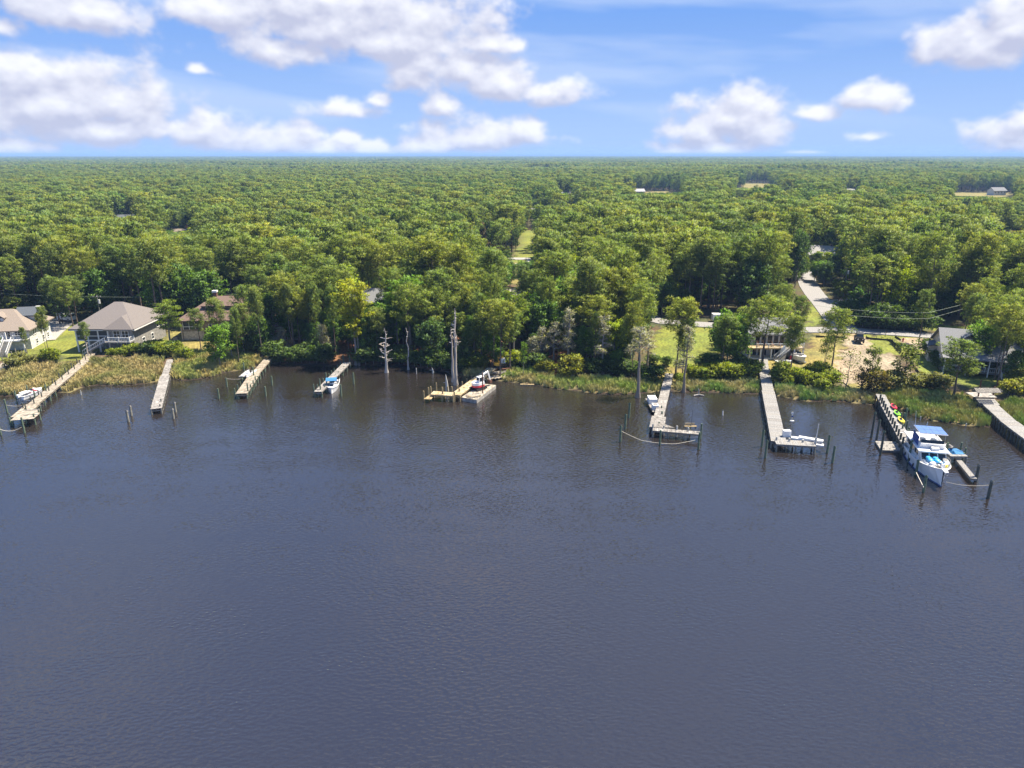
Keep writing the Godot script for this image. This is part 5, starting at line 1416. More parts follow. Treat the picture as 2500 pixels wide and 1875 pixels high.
func build_barge_and_machines():
	var b := thing("work_barge", "flat wooden topped work barge moored beside new yellow pier", "barge", Vector3(-6.18, 0.00, -124.96))
	var ol := []
	for q in [Vector2(-9.09, -120.16), Vector2(-6.23, -118.75), Vector2(-3.01, -127.22), Vector2(-5.62, -128.12)]: ol.append(q - Vector2(b.position.x, b.position.z))
	var s := Shape.new()
	s.prism(ol, -0.5, 0.62)
	part(b, "pontoon", s.done(), M.old_wood_pale)
	var wl := []
	for q in [Vector2(-9.09, -120.16), Vector2(-6.23, -118.75), Vector2(-3.01, -127.22), Vector2(-5.62, -128.12)]: wl.append(q)
	var along: Vector2 = (wl[2] - wl[1])
	deck_platform(b, wl, 0.7, M.tan_wood_pale, along)
	for q in [Vector3(-8.10, 0.25, -120.99), Vector3(-7.42, 0.25, -120.28)]:
		var t := Shape.new()
		var pts := []
		var rad := []
		for k in 15:
			var a := TAU * k / 14.0
			pts.append(Vector3(cos(a) * 0.36, sin(a) * 0.36, 0))
			rad.append(0.13)
		t.tube(pts, rad, 7, Color.WHITE, false)
		var ty := thing("tyre_fender", "black tyre hung as a fender on the barge's end", "tyre", q + Vector3(0, 0.1, 0.12), -0.15, "tyres on the barge")
		part(ty, "tyre", t.done(), M.rubber)
		part(ty, "hanging_rope", box_mesh(Vector3(0.04, 0.5, 0.04)), M.rope, Vector3(0, 0.55, -0.05))
	digger("white excavator with red base standing on the work barge", Vector3(-6.23, 0.72, -124.57), 2.35, "white_gel", "red_paint", 0.86)
	var sp := single("spud_pole", "rusty spud pole standing at the barge's outer edge", "pole", pile_mesh(4.6, 0.11), M.rust, Vector3(-5.32, 0.00, -122.39))
	for k in 5:
		single("loose_timber", "loose timber offcut lying on barge deck near the tyres", "timber", box_mesh(Vector3(0.16, 0.1, 1.6 + 0.3 * k)), M.new_wood_dark if k % 2 else M.old_wood, Vector3(-7.13, 0.76, -120.51) + Vector3(k * 0.22 - 0.4, 0.02 * k, 0.1 * k), Basis(Vector3.UP, 0.5 + 0.45 * k), "offcuts on the barge")
	for k in 7:
		single("timber_mat", "pale timber mat laid on bank beside the new pier", "timber", box_mesh(Vector3(0.55, 0.12, 4.2)), M.tan_wood_pale if k % 2 else M.tan_wood, Vector3(-4.15, 0.45, -132.93) + Vector3(k * 0.62, 0.03 + 0.01 * (k % 3), -k * 0.25), Basis(Vector3.UP, -0.75 + 0.04 * k), "mats on the bank")
	for k in 8:
		single("timber_pile", "dark weathered timber heaped at landward end of new pier", "timber", box_mesh(Vector3(0.3, 0.22, 3.2)), M.old_wood_dark if k % 2 else M.tan_wood_dark, Vector3(-2.33, 0.60, -135.34) + Vector3((k % 4) * 0.35 - 0.5, 0.15 + 0.2 * (k / 4), 0.1 * k), Basis(Vector3.UP, 1.2 + 0.2 * k), "timber heap on the bank")
	digger("orange-yellow excavator with dark tracks working at the wooded bank", Vector3(-2.71, 0.70, -137.70), 2.9, "digger_yellow", "black_paint", 0.85)
	var lo := thing("track_loader", "dark compact loader parked beside the yellow excavator", "loader", Vector3(-1.83, 0.70, -137.40), 0.3)
	tracks(lo, 1.4, 1.9, 0.6)
	part(lo, "body", box_mesh(Vector3(1.3, 1.0, 1.9)), M.black_paint, Vector3(0, 0.95, 0))
	part(lo, "cab", box_mesh(Vector3(0.9, 1.0, 1.0)), M.white_gel, Vector3(0, 1.9, -0.1))
	part(lo, "lift_arm", box_mesh(Vector3(0.15, 0.2, 2.3)), M.black_paint, Vector3(-0.75, 1.3, 0.5))
	part(lo, "lift_arm", box_mesh(Vector3(0.15, 0.2, 2.3)), M.black_paint, Vector3(0.75, 1.3, 0.5))
	part(lo, "bucket", box_mesh(Vector3(1.7, 0.5, 0.6)), M.rust, Vector3(0, 0.5, 1.7))
	var s2 := Shape.new()
	s2.beam(Vector3(1.57, 0.08, -129.40) - Vector3(2.90, 0.00, -129.59), Vector3(4.25, 0.08, -129.29) - Vector3(2.90, 0.00, -129.59), 0.35, 0.22)
	single("floating_boom", "yellow floating boom log lying along the marsh edge", "boom", s2.done(), M.new_wood_dark, Vector3(2.90, 0.00, -129.59))

# ---------- yards, road side ----------
func wheel_part(o: Node3D, at: Vector3, r := 0.42, w := 0.28):
	var s := Shape.new()
	s.tube([at - Vector3(w / 2, 0, 0), at + Vector3(w / 2, 0, 0)], [r, r], 14)
	var t := part(o, "wheel", s.done(), M.rubber)
	var q := Shape.new()
	q.tube([at - Vector3(w / 2 + 0.01, 0, 0), at + Vector3(w / 2 + 0.01, 0, 0)], [r * 0.55, r * 0.55], 10)
	part(t, "rim", q.done(), M.steel)

func jeep():
	var o := thing("off_road_car", "black boxy off-road car parked on sandy lot entrance", "car", Vector3(79.89, 1.06, -158.59), -0.35)
	var s := Shape.new()
	s.box(Vector3(0, 0.85, 0.1), Vector3(1.6, 0.55, 4.0))
	s.box(Vector3(0, 1.2, 1.3), Vector3(1.45, 0.18, 1.4))
	part(o, "body", s.done(), M.black_paint)
	s = Shape.new()
	var ol := [Vector3(-0.74, 1.12, 0.55), Vector3(0.74, 1.12, 0.55), Vector3(0.74, 1.12, -1.9), Vector3(-0.74, 1.12, -1.9)]
	var up := [Vector3(-0.68, 1.82, 0.25), Vector3(0.68, 1.82, 0.25), Vector3(0.68, 1.82, -1.85), Vector3(-0.68, 1.82, -1.85)]
	for k in 4: s.quad(ol[k], ol[(k + 1) % 4], up[(k + 1) % 4], up[k])
	s.quad(up[0], up[1], up[2], up[3])
	part(o, "soft_top", s.done(), M.black_plastic)
	for e in [-1, 1]:
		for z in [-0.2, -1.2]: part(o, "side_window", box_mesh(Vector3(0.04, 0.45, 0.8)), M.glass, Vector3(e * 0.74, 1.47, z))
		for z in [-1.3, 1.35]: part(o, "fender", box_mesh(Vector3(0.32, 0.1, 1.1)), M.black_plastic, Vector3(e * 0.86, 0.95, z))
		for z in [-1.3, 1.35]: wheel_part(o, Vector3(e * 0.82, 0.42, z))
		part(o, "tail_light", box_mesh(Vector3(0.14, 0.22, 0.06)), M.red_paint, Vector3(e * 0.68, 0.95, -1.92))
		part(o, "headlight", box_mesh(Vector3(0.2, 0.2, 0.06)), M.white_paint, Vector3(e * 0.5, 1.0, 2.12))
	part(o, "windshield", box_mesh(Vector3(1.35, 0.6, 0.05)), M.glass, Vector3(0, 1.5, 0.44), Basis(Vector3.RIGHT, -0.4))
	part(o, "rear_window", box_mesh(Vector3(1.0, 0.4, 0.05)), M.glass, Vector3(0, 1.5, -1.9))
	s = Shape.new()
	s.tube([Vector3(0.1, 1.1, -1.95), Vector3(0.1, 1.1, -2.2)], [0.38, 0.38], 14)
	var sp := part(o, "spare_wheel", s.done(), M.rubber)
	s = Shape.new()
	s.tube([Vector3(0.1, 1.1, -2.2), Vector3(0.1, 1.1, -2.23)], [0.2, 0.2], 10)
	part(sp, "rim", s.done(), M.steel)
	part(o, "bumper", box_mesh(Vector3(1.5, 0.18, 0.15)), M.black_plastic, Vector3(0, 0.6, -2.05))
	part(o, "bumper", box_mesh(Vector3(1.5, 0.18, 0.15)), M.black_plastic, Vector3(0, 0.6, 2.2))

func van(label: String, at: Vector3, turn: float):
	var o := thing("parked_van", label, "van", at, turn)
	var s := Shape.new()
	s.box(Vector3(0, 1.15, -0.3), Vector3(1.9, 1.6, 4.2))
	s.box(Vector3(0, 0.85, 2.1), Vector3(1.8, 0.8, 0.9), Basis(Vector3.RIGHT, 0.1))
	part(o, "body", s.done(), M.white_gel)
	part(o, "windshield", box_mesh(Vector3(1.6, 0.7, 0.05)), M.glass, Vector3(0, 1.6, 1.82), Basis(Vector3.RIGHT, -0.35))
	for e in [-1, 1]:
		part(o, "side_window", box_mesh(Vector3(0.04, 0.5, 1.0)), M.glass, Vector3(e * 0.96, 1.55, 1.1))
		for z in [-1.4, 1.6]: wheel_part(o, Vector3(e * 0.85, 0.36, z), 0.36, 0.22)

func silt_fence(label: String, points: Array, h := 0.55):
	var base: Vector2 = points[0]
	var o := thing("silt_fence", label, "fence", Vector3(base.x, 0.9, base.y), 0.0, "silt fence round the sandy lot")
	var s := Shape.new()
	var r := RandomNumberGenerator.new()
	r.seed = hash(label)
	var prev_top := Vector3.ZERO
	var prev := Vector3.ZERO
	for k in points.size() - 1:
		var a: Vector2 = points[k] - base
		var b: Vector2 = points[k + 1] - base
		var n := maxi(1, int(a.distance_to(b) / 0.9))
		for j in n:
			var p := a.lerp(b, float(j) / n)
			var q := a.lerp(b, float(j + 1) / n)
			var ga := ground_y(p.x + base.x, p.y + base.y) - 0.9
			var gb := ground_y(q.x + base.x, q.y + base.y) - 0.9
			var pa := Vector3(p.x, ga - 0.05, p.y)
			var pb := Vector3(q.x, gb - 0.05, q.y)
			var ta := prev_top if k + j > 0 else pa + Vector3(0, h, 0)
			var tb := pb + Vector3(r.randf_range(-0.12, 0.12), h * r.randf_range(0.55, 1.05), r.randf_range(-0.12, 0.12))
			var off := Vector3(0.02, 0, 0.02)
			s.quad(pa + off, pb + off, tb + off, ta + off)
			s.quad(pb, pa, ta, tb)
			prev_top = tb
			if j % 2 == 0: part(o, "stake", box_mesh(Vector3(0.06, h + 0.35, 0.06)), M.dark_pile, pa + Vector3(0, (h + 0.2) / 2, -0.05))
	part(o, "fabric", s.done(), M.black_plastic)

func power_pole(label: String, at: Vector3, h: float, drum := false) -> Node3D:
	var o := thing("power_pole", label, "pole", at)
	var s := Shape.new()
	s.tube([Vector3(0, -0.3, 0), Vector3(0, h, 0)], [0.17, 0.11], 8)
	part(o, "pole", s.done(), M.grey_pile)
	part(o, "crossarm", box_mesh(Vector3(2.0, 0.12, 0.1)), M.old_wood, Vector3(0, h - 0.5, 0.12))
	for x in [-0.9, 0.0, 0.9]:
		var q := Shape.new()
		q.tube([Vector3(x, h - 0.44, 0.12), Vector3(x, h - 0.2, 0.12)], [0.06, 0.05], 6)
		part(o, "insulator", q.done(), M.white_paint)
	if drum:
		var q := Shape.new()
		q.tube([Vector3(0.35, h - 2.2, 0), Vector3(0.35, h - 1.2, 0)], [0.26, 0.26], 10)
		part(o, "transformer", q.done(), M.white_paint)
	return o

func build_yard_things():
	jeep()
	van("white van parked on lane behind the sunny lawn", Vector3(54.04, 1.10, -179.59), PI / 2)
	van("white van parked on pale drive beside the white house", Vector3(-115.29, 1.10, -180.17), 1.2)
	silt_fence("black silt fence zigzag from road past sandy lot", [Vector2(82.90, -161.31), Vector2(85.91, -160.38), Vector2(87.51, -159.46), Vector2(85.26, -152.85), Vector2(84.11, -148.31)])
	silt_fence("second black silt fence strand beside the zigzag one", [Vector2(86.82, -159.46), Vector2(87.50, -158.55), Vector2(86.47, -154.13), Vector2(85.17, -149.93)])
	silt_fence("short black silt fence piece by the red hydrant", [Vector2(90.43, -162.92), Vector2(90.30, -161.31), Vector2(90.26, -159.92)], 0.45)
	silt_fence("sagging black silt fence running down to the reeds", [Vector2(83.25, -142.51), Vector2(81.81, -138.87), Vector2(80.10, -134.06), Vector2(79.47, -130.80), Vector2(78.34, -127.07), Vector2(78.15, -125.57)], 0.5)
	silt_fence("low black silt fence along the shore bushes", [Vector2(60.67, -130.48), Vector2(61.47, -129.23), Vector2(63.21, -128.92), Vector2(63.21, -125.59), Vector2(65.09, -125.30), Vector2(68.94, -126.78), Vector2(71.91, -126.78), Vector2(75.14, -125.89)], 0.35)
	silt_fence("black silt fence at lane side of the sandy lot", [Vector2(71.71, -162.73), Vector2(74.32, -162.96), Vector2(76.72, -162.04), Vector2(78.47, -161.59)], 0.5)
	silt_fence("black silt fence right of the parked off-road car", [Vector2(83.02, -161.82), Vector2(83.87, -160.70), Vector2(85.86, -160.25)], 0.5)
	var o := thing("mailbox", "black mailbox on post beside the lane", "mailbox", Vector3(88.24, 1.00, -163.20))
	part(o, "post", box_mesh(Vector3(0.1, 1.1, 0.1)), M.old_wood, Vector3(0, 0.55, 0))
	var s := Shape.new()
	s.tube([Vector3(0, 1.22, -0.26), Vector3(0, 1.22, 0.26)], [0.15, 0.15], 10)
	part(o, "box", s.done(), M.black_paint)
	part(o, "flag", box_mesh(Vector3(0.03, 0.2, 0.06)), M.red_paint, Vector3(0.17, 1.32, 0.05))
	o = thing("fire_hydrant", "red fire hydrant at edge of pale drive", "hydrant", Vector3(90.15, 1.00, -158.82))
	s = Shape.new()
	s.tube([Vector3(0, 0, 0), Vector3(0, 0.6, 0), Vector3(0, 0.72, 0), Vector3(0, 0.85, 0)], [0.16, 0.15, 0.18, 0.06], 10)
	part(o, "barrel", s.done(), M.red_paint)
	for x in [-0.2, 0.2]: part(o, "nozzle", box_mesh(Vector3(0.12, 0.12, 0.12)), M.red_paint, Vector3(x, 0.5, 0))
	# pergola
	o = thing("pergola", "slatted wooden pergola on four posts at head of right pier", "pergola", Vector3(84.59, 0.90, -119.94))
	for q in [Vector3(81.23, 0.90, -117.05), Vector3(84.31, 0.90, -117.80), Vector3(84.42, 0.90, -121.70), Vector3(87.35, 0.90, -121.48)]: part(o, "post", box_mesh(Vector3(0.16, 2.6, 0.16)), M.rust, q - o.position + Vector3(0, 1.3, 0))
	for k in 16:
		var t := k / 15.0
		var sl := Shape.new()
		sl.beam(Vector3(79.12, 3.60, -114.21).lerp(Vector3(79.90, 3.60, -116.26), 0.0) - o.position + Vector3(3.9 * t - 0.2, 0, 0.2), Vector3(79.90, 3.60, -116.26) - o.position + Vector3(3.9 * t + 0.1, 0, -0.3), 0.14, 0.1)
		part(o, "slat", sl.done(), M.old_wood)
	for z in [0.3, 0.75]:
		var sl := Shape.new()
		var a: Vector3 = Vector3(79.33, 3.50, -114.51).lerp(Vector3(80.11, 3.50, -116.56), z)
		sl.beam(a - o.position - Vector3(0.4, 0, 0), a - o.position + Vector3(4.3, 0, 0.0), 0.14, 0.18)
		part(o, "beam", sl.done(), M.old_wood_dark)
	# bench, poles and floats on and by the piers
	o = thing("pier_bench", "low wooden bench on the grey riverside arm", "bench", Vector3(27.94, 1.12, -103.70))
	part(o, "seat", box_mesh(Vector3(1.9, 0.07, 0.4)), M.new_wood_dark, Vector3(0, 0.45, 0))
	part(o, "backrest", box_mesh(Vector3(1.5, 0.3, 0.06)), M.new_wood, Vector3(-0.1, 0.75, -0.2))
	for x in [-0.8, 0.8]: part(o, "leg", box_mesh(Vector3(0.1, 0.45, 0.35)), M.old_wood_dark, Vector3(x, 0.22, 0))
	o = thing("fishing_rod", "thin dark rod upright beside the pier bench", "rod", Vector3(28.02, 1.12, -103.80))
	s = Shape.new()
	s.tube([Vector3.ZERO, Vector3(0.1, 3.2, 0)], [0.035, 0.02], 5)
	part(o, "blank", s.done(), M.black_plastic)
	part(o, "reel", box_mesh(Vector3(0.12, 0.16, 0.12)), M.steel, Vector3(0.05, 0.6, 0.05))
	o = thing("water_post", "slanting white post alone in open water between two piers", "post", Vector3(35.77, 0.00, -112.76))
	s = Shape.new()
	s.tube([Vector3(0, -1, 0), Vector3(-0.15, 0.95, 0)], [0.11, 0.1], 8)
	part(o, "shaft", s.done(), M.white_paint)
	part(o, "cap", pile_cap(0.1), M.grey_pile, Vector3(-0.15, 0.95, 0))
	o = thing("channel_marker", "white marker pole with violet flags standing in water", "marker", Vector3(46.23, 0.00, -109.84))
	s = Shape.new()
	s.tube([Vector3(0, -1, 0), Vector3(0, 1.7, 0)], [0.06, 0.05], 7)
	part(o, "pole", s.done(), M.white_paint)
	part(o, "flag", box_mesh(Vector3(0.4, 0.35, 0.03)), M.white_paint, Vector3(-0.05, 1.5, 0.05))
	part(o, "flag", box_mesh(Vector3(0.3, 0.25, 0.03)), M.deep_blue_canvas, Vector3(0.02, 0.9, 0.05))
	part(o, "float", box_mesh(Vector3(0.6, 0.16, 0.3)), M.white_paint, Vector3(0.1, 0.08, 0))
	o = thing("driftwood", "bleached driftwood stump lying at the marsh edge", "driftwood", Vector3(34.11, 0.00, -123.08))
	s = Shape.new()
	s.tube([Vector3(-0.9, 0.1, 0.3), Vector3(0, 0.2, 0), Vector3(1.0, 0.1, 0.2)], [0.14, 0.2, 0.08], 7)
	s.tube([Vector3(0, 0.2, 0), Vector3(0.1, 0.9, -0.1), Vector3(-0.1, 1.4, 0)], [0.16, 0.12, 0.04], 6)
	part(o, "log", s.done(), M.old_wood_pale)
	for q in [[[Vector3(-12.10, 0.00, -125.72), 3.29], 0.3], [[Vector3(-15.96, 0.00, -137.19), 1.29], 0.2]]:
		o = thing("dead_stub", "pale broken stub of cypress standing in the shallows", "stub", q[0][0], 0.0, "cypress stubs in shallows")
		s = Shape.new()
		s.tube([Vector3(0, -0.5, 0), Vector3(0, 0.5, 0), Vector3(-0.08, q[0][1] * 0.6, 0), Vector3(-0.2, q[0][1], 0)], [q[1] * 1.3, q[1], q[1] * 0.7, 0.03], 8)
		part(o, "trunk", s.done(), M.white_pile)
		s = Shape.new()
		s.tube([Vector3(0, q[0][1] * 0.5, 0), Vector3(-0.7, q[0][1] * 0.52, 0.1)], [0.07, 0.03], 5)
		part(o, "limb", s.done(), M.white_pile)

func build_wires():
	power_pole("leaning grey power pole beside the side road", Vector3(99.02, 1.00, -209.75), 9.6, true)
	power_pole("power pole with white transformer behind taupe roofed house", Vector3(-104.0, 1.0, -176.0), 7.6, true)
	power_pole("power pole in trees right of the cream house", Vector3(134.0, 1.0, -184.0), 9.5)
	var a: Vector3 = Vector3(99.02, 1.00, -209.75) + Vector3(0, 9.2, 0)
	rope("overhead wire crossing the lane to the right trees", [Vector3(69.70, 9.00, -161.06), Vector3(92.55, 8.60, -154.97), Vector3(134, 10.0, -184)], 0.5, 0.03, "wire")
	rope("lower overhead wire crossing the lane to right trees", [Vector3(69.10, 8.00, -159.24), Vector3(91.87, 7.60, -153.44), Vector3(134, 9.3, -184)], 0.5, 0.03, "wire")
	rope("guy wire slanting down from the leaning power pole", [a, Vector3(96.73, 1.20, -215.30)], 0.1, 0.03, "wire")
	rope("second guy wire slanting from the leaning power pole", [a - Vector3(0, 0.8, 0), Vector3(96.64, 1.20, -213.38)], 0.1, 0.03, "wire")
	rope("wire strung from the transformer pole into left trees", [Vector3(-104, 8.1, -176), Vector3(-150, 8.6, -185)], 0.5, 0.03, "wire")
	rope("wire strung from transformer pole behind the tan house", [Vector3(-104, 8.1, -176), Vector3(-58, 8.6, -182)], 0.6, 0.03, "wire")

# ---------- trees ----------
func tone(r: RandomNumberGenerator, c: Color, spread := 0.25) -> Color:
	var k := 1.0 + r.randf_range(-spread, spread)
	var warm := r.randf_range(-0.08, 0.08)
	return Color(c.r * k * (1.0 + warm), c.g * k, c.b * k * (1.0 - warm))

func clump(s: Shape, r: RandomNumberGenerator, at: Vector3, rad: Vector3, n: int, size: float, thin: float, col: Color, droop := 0.0):
	# leaf sprays spread over a small cushion, each a narrow triangle
	for k in n:
		var d := Vector3(r.randfn(), r.randfn() + 0.25, r.randfn()).normalized()
		var p := at + d * rad * r.randf_range(0.55, 1.0)
		var out := (d + Vector3(r.randf_range(-0.7, 0.7), r.randf_range(-0.5, 0.7) - droop, r.randf_range(-0.7, 0.7))).normalized()
		var side := out.cross(Vector3(r.randf_range(-1, 1), r.randf_range(-1, 1), r.randf_range(-1, 1))).normalized()
		var l := size * r.randf_range(0.7, 1.3)
		var c := tone(r, col, 0.22)
		var a := p - side * l * thin
		var b := p + side * l * thin
		var t := p + out * l
		s.v.append_array([a, t, b])
		var nn := (b - a).cross(t - a).normalized()
		if nn.dot(d) < 0: nn = -nn
		nn = (nn * 0.5 + d * 0.8 + Vector3(0, 0.15, 0)).normalized()
		s.n.append_array([nn, nn, nn])
		s.c.append_array([c, c, c])

func tree_shapes(seed_: int, o: Dictionary) -> Array:
	# [trunk with limbs, crown]; heights in metres, base at the origin
	var r := RandomNumberGenerator.new()
	r.seed = seed_
	var trunk := Shape.new()
	trunk.colored = true
	var crown := Shape.new()
	crown.colored = true
	var h: float = o.h
	var lean: Vector3 = Vector3(r.randf_range(-0.05, 0.05), 0, r.randf_range(-0.05, 0.05)) * h * o.get("lean", 1.0)
	var pts := []
	var rad := []
	for k in 7:
		var t := k / 6.0
		pts.append(Vector3(0, -0.4, 0) + Vector3(0, (h * 0.97 + 0.4) * t, 0) + lean * t * t + Vector3(r.randf_range(-0.1, 0.1), 0, r.randf_range(-0.1, 0.1)) * (1 if k else 0))
		rad.append(lerpf(o.r, 0.03, pow(t, 0.8)) * (1.5 if k == 0 and o.get("flare", false) else 1.0))
	var bark: Color = o.bark
	trunk.tube(pts, rad, o.get("sides", 7), bark, false)
	var nb: int = o.limbs
	for k in nb:
		var t: float = lerpf(o.low, 0.98, pow((k + 0.5) / nb, o.get("spread", 0.8)))
		var up: float = (t - o.low) / (1.0 - o.low)
		var prof: float
		match o.form:
			"cone": prof = 1.0 - 0.85 * up
			"round": prof = sqrt(maxf(1.0 - pow(up * 2.0 - 0.85, 2.0) * 0.75, 0.08))
			"flat": prof = 0.75 + 0.25 * sin(up * PI)
			_: prof = sqrt(maxf(1.0 - pow(maxf(up - 0.35, 0.0) / 0.68, 2.0), 0.03)) * (0.65 + 0.35 * smoothstep(0.0, 0.35, up))
		var a := k * 2.399 + r.randf_range(-0.5, 0.5)
		var reach: float = o.reach * prof * r.randf_range(0.65, 1.12)
		var rise: float = o.get("rise", 0.25) * reach * r.randf_range(0.3, 1.5)
		var from: Vector3 = Vector3(0, h * t, 0) + lean * t * t
		var tip: Vector3 = from + Vector3(cos(a) * reach, rise, sin(a) * reach)
		var mid: Vector3 = from.lerp(tip, 0.55) + Vector3(0, -0.08 * reach + r.randf_range(-0.2, 0.2), 0)
		if o.get("branches", true): trunk.tube([from, mid, tip], [o.r * 0.28 * (1.1 - 0.7 * t), o.r * 0.18 * (1.1 - 0.7 * t), 0.02], o.get("limb_sides", 4), bark, false)
		for j in o.clumps:
			var q: float = lerpf(o.get("inner", 0.42), 1.0, (j + r.randf_range(0.3, 1.0)) / o.clumps)
			var c: Vector3 = (from.lerp(mid, q / 0.55) if q < 0.55 else mid.lerp(tip, (q - 0.55) / 0.45)) + Vector3(r.randf_range(-0.5, 0.5), r.randf_range(-0.2, 0.4), r.randf_range(-0.5, 0.5)) * o.get("scatter", 1.0)
			var cr: float = o.tuft * r.randf_range(0.75, 1.25)
			clump(crown, r, c, Vector3(cr, cr * o.get("squash", 0.7), cr), o.leaves, o.leaf, o.get("thin", 0.22), tone(r, o.color, 0.16), o.get("droop", 0.0))
	if o.get("cap", true):
		for j in 3: clump(crown, r, Vector3(0, h - 0.2 - 0.5 * j, 0) + lean, Vector3.ONE * o.tuft * 0.9, o.leaves, o.leaf, o.get("thin", 0.22), tone(r, o.color, 0.16))
	return [trunk.done(), crown.done()]

const PINE_BARK := Color(0.11, 0.085, 0.07)
const GREY_BARK := Color(0.20, 0.18, 0.16)
const PALE_BARK := Color(0.36, 0.33, 0.30)
const LICHEN_BARK := Color(0.20, 0.18, 0.165)

func pine_look(h: float, col: Color) -> Dictionary:
	return {"h": h, "r": 0.26, "bark": PINE_BARK, "limbs": 30, "low": 0.50, "form": "pine", "reach": 3.9, "clumps": 3, "tuft": 0.82, "leaves": 72, "leaf": 0.42, "thin": 0.17, "squash": 0.62, "rise": 0.35, "color": col}

func make_kind(called: String, label: String, category: String, group: String, shapes: Array, leaf: String) -> Node3D:
	var t := Node3D.new()
	t.name = called
	tag(t, label, category, group)
	part(t, "trunk", shapes[0], M.bark)
	part(t, "crown", shapes[1], M[leaf])
	return t

var planted := []
var bare_spots := []

func hides_bare(x: float, z: float) -> bool:
	# keeps the ground before the bare trees free
	for b in bare_spots:
		if absf(b.x - x) < 2.1 and z > b.y - 1.5: return true
	return false

func plant(src: Node3D, x: float, z: float, size: float, turn: float, label := "", group := "", wide := 1.0) -> Node3D:
	var r: Node3D = src.duplicate()
	r.name = numbered(self, src.name)
	add_child(r)
	r.transform = Transform3D(Basis(Vector3.UP, turn).scaled_local(Vector3(size * wide, size, size * wide)), Vector3(x, maxf(ground_y(x, z), -0.3), z))
	if label: r.set_meta("label", label)
	if group: r.set_meta("group", group)
	return r

func plant_at(src: Node3D, base: Vector3, height: float, own_height: float, label := "", group := "", wide := 1.0):
	planted.append(Vector3(base.x, base.z, 2.5 * height / own_height))
	return plant(src, base.x, base.z, height / own_height, rng.randf() * TAU, label, group, wide)

# open ground where no tree stands, and the sight lines kept by low growth: [from x, z, to x, z, half width near, far, height at near end, at far end]
var open_ground := []
var lanes := []

func room(x: float, z: float, r: float) -> float:
	# how tall a tree may stand here
	if inland(x, z) < 1.5: return 0.0
	var p := Vector2(x, z)
	for q in open_ground:
		if Geometry2D.is_point_in_polygon(p, q): return 0.0
	var most := 99.0
	for l in lanes:
		var a: Vector2 = l[0]
		var b: Vector2 = l[1]
		var ab := b - a
		var t := (p - a).dot(ab) / ab.length_squared()
		if t < 0.0 or t > 1.0: continue
		var off := absf((p - a).cross(ab.normalized()))
		if off < lerpf(l[2], l[3], t) + r: most = minf(most, lerpf(l[4], l[5], t))
	return most

func blocked(x: float, z: float, h: float, r: float) -> bool:
	var s := inland(x, z)
	if s < 1.5: return true
	var p := Vector2(x, z)
	for q in open_ground:
		if Geometry2D.is_point_in_polygon(p, q): return true
	for l in lanes:
		var a: Vector2 = l[0]
		var b: Vector2 = l[1]
		var ab := b - a
		var t := (p - a).dot(ab) / ab.length_squared()
		if t < 0.0 or t > 1.0: continue
		var off := absf((p - a).cross(ab.normalized()))
		if off < lerpf(l[2], l[3], t) + r and h > lerpf(l[4], l[5], t): return true
	return false

func lane_to(x: float, z: float, half: float, low: float, reach := 110.0):
	# a glade running from a clearing towards the river, where only growth lower than the drone's sight line stands
	var b := Vector2(x, z)
	var a := b * maxf(1.0 - reach / b.length(), 0.0)
	var ha := EYE_HEIGHT + (low - EYE_HEIGHT) * (a.length() / b.length())
	lanes.append([a, b, half * a.length() / b.length(), half, ha, low])

